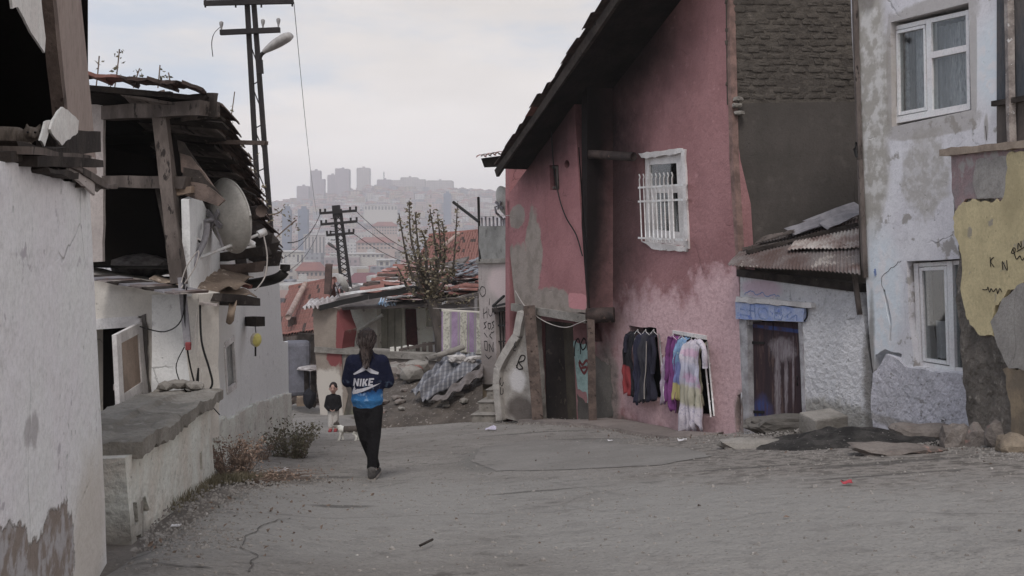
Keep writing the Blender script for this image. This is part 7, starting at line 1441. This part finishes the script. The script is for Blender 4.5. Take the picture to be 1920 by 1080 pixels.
for nm, i in names:
    for (w, d, h, kind) in ((14, 11, 13, 'red'), (20, 12, 19, 'flat'), (10, 9, 7, 'red')):
        bm_ = body_mesh(w, d, h, CM_[i]); rm = roof_mesh(w, d, h, 3.0, RF[rc.randrange(2)]) if kind == 'red' else flat_mesh(w, d, h, RF[2] if i != 3 else CM_[3])
        VAR.append((bm_, rm, '%s %s %s across the hazy valley' % ({13: 'middling', 19: 'tall', 7: 'small'}[h], nm, 'house with hipped roof' if kind == 'red' else 'block with flat roof'), nm + ' ' + kind + str(h)))
def block(v, x, y, rz, s=1.0):
    t = thing('city_block', v[2], 'building', (x, y, zg(x, y)), 'distant ' + v[3] + ' buildings'); M = Matrix.Translation((x, y, zg(x, y))) @ Matrix.Rotation(rz, 4, 'Z') @ Matrix.Scale(s, 4); inst('walls', v[0], t, M); inst('roof', v[1], t, M)
placed = []
def free(x, y, r):
    for a, b in placed:
        if abs(a - x) < r and abs(b - y) < r: return False
    placed.append((x, y)); return True
n = 0; tries = 0
while n < 290 and tries < 20000:
    tries += 1; y = rc.choice((rc.uniform(130, 420), rc.uniform(420, 800), rc.uniform(600, 1150))); a = rc.uniform(-.27, .03) if rc.random() < .85 else rc.uniform(-.45, .2); x = a * y
    if not free(x, y, 17 if y < 600 else 21): continue
    block(VAR[rc.randrange(len(VAR))], x, y, rc.uniform(-.5, .5), rc.uniform(.8, 1.15)); n += 1
# the packed far slope: one mass
def far_mass():
    V = []; Fc = []; mi = []; rm = random.Random(8); used = {}
    for k in range(5200):
        y = rm.uniform(1080, 1990); a = rm.uniform(-.46, .22) if rm.random() < .3 else rm.uniform(-.27, .02); x = a * y; key = (int(x / 15), int(y / 15))
        if key in used: continue
        used[key] = 1; w, d, h = rm.uniform(8, 18), rm.uniform(8, 13), rm.choice((6, 9, 9, 12, 15)); z = zg(x, y); r = rm.uniform(-.5, .5); ca, sa = math.cos(r), math.sin(r); q = len(V); ci = rm.randrange(6)
        for c in (-12, h):
            for b_, a_ in ((-1, -1), (-1, 1), (1, 1), (1, -1)): X, Y = a_ * w / 2, b_ * d / 2; V.append((x + X * ca - Y * sa, y + X * sa + Y * ca, z + c))
        V.append((x, y, z + h + rm.choice((0.3, 2.5, 2.5))))
        for i in range(4): Fc.append((q + i, q + (i + 1) % 4, q + 4 + (i + 1) % 4, q + 4 + i)); mi.append(ci)
        for i in range(4): Fc.append((q + 4 + i, q + 4 + (i + 1) % 4, q + 8)); mi.append(6 + (0 if rm.random() < .6 else 1))
    o = obj('far_houses', V, Fc, None, None, Matrix.Identity(4)); o['kind'] = 'stuff'; o['label'] = 'countless small houses packed on the far hazy hillside'; o['category'] = 'houses'
    for m in CM_ + RF[:2]: o.data.materials.append(m)
    o.data.polygons.foreach_set('material_index', mi)
far_mass()
def tower(label, x0, x1, ytop, d, mt, steps=()):
    a = P(x0, ytop, d); b = P(x1, ytop, d); w = b.x - a.x; x = (a.x + b.x) / 2; z0 = zg(x, d); t = thing('tower_block', label, 'tower', (x, d, z0)); h = a.z - z0
    inst('walls', body_mesh(w, w * .8, h, mt), t, Matrix.Translation((x, d, z0))); inst('roof', flat_mesh(w * .9, w * .7, h, mt), t, Matrix.Translation((x, d, z0)))
    for (sx, sw, sh) in steps: inst('wing', body_mesh(w * sw, w * .7, h * sh, mt), t, Matrix.Translation((x + sx * w, d - 1, z0)))
TW = city_mat('tower_facade', (.36, .31, .33), (.2, .18, .2), 4, 3.2); TW2 = city_mat('tower_facade_pale', (.46, .42, .4), (.26, .24, .25), 4, 3.2)
tower('leftmost hilltop tower with a lower wing on its right', 583, 602, 321, 1690, TW, ((.65, .5, .75),)); tower('narrow lower hilltop tower left of the paired towers', 615, 632, 329, 1700, TW); tower('broad hilltop tower, tallest of the paired towers', 630, 656, 318, 1700, TW, ((-.2, .6, 1.03),)); tower('pale hilltop tower standing alone on the right', 670, 694, 316, 1710, TW2)
tower('wide block on the left shoulder of the far hill', 558, 580, 350, 1680, TW); tower('long flat roofed slab block right of the hilltop crest', 800, 850, 340, 1700, TW2); tower('stepped blocks on the crest left of the slab block', 752, 785, 334, 1700, TW2, ((.6, .6, .9), (-.7, .6, .85))); tower('low domed block on the crest right of the pale tower', 708, 735, 338, 1700, TW)
GLS = city_mat('blue_glass_facade', (.16, .19, .26), (.12, .15, .22), 3, 3.2)
tower('left blue glass office block in the valley', 530, 546, 394, 900, GLS); tower('right blue glass office block in the valley', 560, 578, 394, 900, GLS); tower('small blue glass block on the far right slope', 832, 846, 364, 1300, GLS)
tag(tube('mast', [P(720, 338, 1700), P(720, 322, 1700)], .9, BLACK, None, 5), 'thin mast on the far hill crest', 'mast')
# nearer recognisable buildings with real windows
def near_block(label, x0, x1, ytop, ybot, d, wall, roof, rows, cols, red=True, wx=.5, wz=.5, arch=False):
    a = P(x0, ytop, d); b = P(x1, ybot, d); w = b.x - a.x; h = a.z - b.z; x = (a.x + b.x) / 2; t = thing('apartment_block', label, 'building', (x, d, b.z - 15)); M = Matrix.Translation((x, d, b.z)) @ Matrix.Rotation(.22, 4, 'Z')
    V = [(i * w / 2, j * 6 + 6, k) for k in (-15, h) for j in (-1, 1) for i in (-1, 1)]; obj('walls', V, [(4, 5, 7, 6), (0, 1, 5, 4), (2, 6, 7, 3), (0, 4, 6, 2), (1, 3, 7, 5)], wall, t, M)
    e = .9; V = [(-w / 2 - e, -e, h), (w / 2 + e, -e, h), (w / 2 + e, 12 + e, h), (-w / 2 - e, 12 + e, h), (-w * .3, 6, h + (4 if red else .8)), (w * .3, 6, h + (4 if red else .8))]; obj('roof', V, [(0, 1, 5, 4), (1, 2, 5), (2, 3, 4, 5), (3, 0, 4), (0, 3, 2, 1)], roof, t, M)
    wv, wf_ = boxmesh((w / cols * wx, .3, h / rows * wz)); me = bpy.data.meshes.new('window'); me.from_pydata(wv, [], wf_); me.materials.append(WIN)
    for r in range(rows):
        for c in range(cols): inst('window', me, t, M @ Matrix.Translation((-w / 2 + (c + .5) * w / cols, -.05, (r + .5) * h / rows)))
WIN = mat('far_window', (.08, .075, .085), bump=0, rough=.3, spec=.5); PKW = mat('salmon_wall', (.52, .40, .35), bump=0); WHW = mat('pale_wall', (.6, .57, .52), bump=0)
near_block('salmon apartment block with rows of windows left of the lattice pole', 557, 612, 508, 556, 470, PKW, RF[0], 4, 7)
near_block('white hall with tall arched windows behind the left pole', 524, 570, 472, 500, 560, WHW, RF[2], 1, 6, False, .45, .6)
near_block('cream block with vertical stripes behind the lattice pole', 570, 610, 440, 480, 760, mat('striped_cream_wall', (.55, .5, .48), bump=0), RF[2], 1, 6, False, .4, .8)
near_block('dark red roofed block right of the lattice pole', 655, 716, 530, 552, 420, mat('grey_wall', (.42, .41, .43), bump=0), mat('maroon_roof', (.20, .07, .08), bump=0), 2, 10, True)
near_block('pale flat roofed block left of the tree', 710, 752, 488, 512, 520, WHW, RF[2], 2, 4, False)
near_block('long white roofed shed in the valley', 620, 720, 476, 484, 640, WHW, RF[2], 1, 12, False)
near_block('long pale stadium like hall under the far hill', 683, 745, 384, 396, 1250, WHW, RF[2], 1, 10, False)
near_block('rosy block in the valley left of the tree', 700, 745, 424, 440, 900, PKW, RF[0], 3, 9)
near_block('long mauve roofed block above the pale shed', 670, 740, 455, 468, 720, PKW, RF[0], 2, 10)
# far trees: dark wooded patches on the slope
def woods():
    rm = random.Random(17); sp = []
    for k in range(420):
        y = rm.uniform(500, 1500); a = rm.uniform(-.26, .02); x = a * y; c = Vector((x, y, zg(x, y) + 4))
        for i in range(14): sp.append(c + Vector((rm.gauss(0, 3), rm.gauss(0, 3), rm.gauss(0, 2.2))))
    o = leaves('far_trees', sp, mat('far_foliage', (.06, .07, .05), bump=0), None, 4.5, .8, 5); o['kind'] = 'stuff'; o['label'] = 'dark tree patches scattered among the valley houses'; o['category'] = 'trees'
woods()
# ------------------------------------------------------------------ hazy air over the valley
def haze():
    V, Fc = boxmesh((4600, 2660, 190)); m = bpy.data.materials.new('haze'); m.use_nodes = True; nt = m.node_tree; nt.nodes.remove(nt.nodes['Principled BSDF'])
    v = nt.nodes.new('ShaderNodeVolumePrincipled'); v.inputs['Color'].default_value = (.95, .95, 1.0, 1); v.inputs['Density'].default_value = 0.00054; v.inputs['Anisotropy'].default_value = 0.0
    nt.links.new(v.outputs[0], nt.nodes['Material Output'].inputs['Volume']); o = obj('haze', V, Fc, m, None, Matrix.Translation((0, 1290, 45))); o['kind'] = 'stuff'; o['label'] = 'pale lilac haze filling the valley air'; o['category'] = 'haze'
haze()
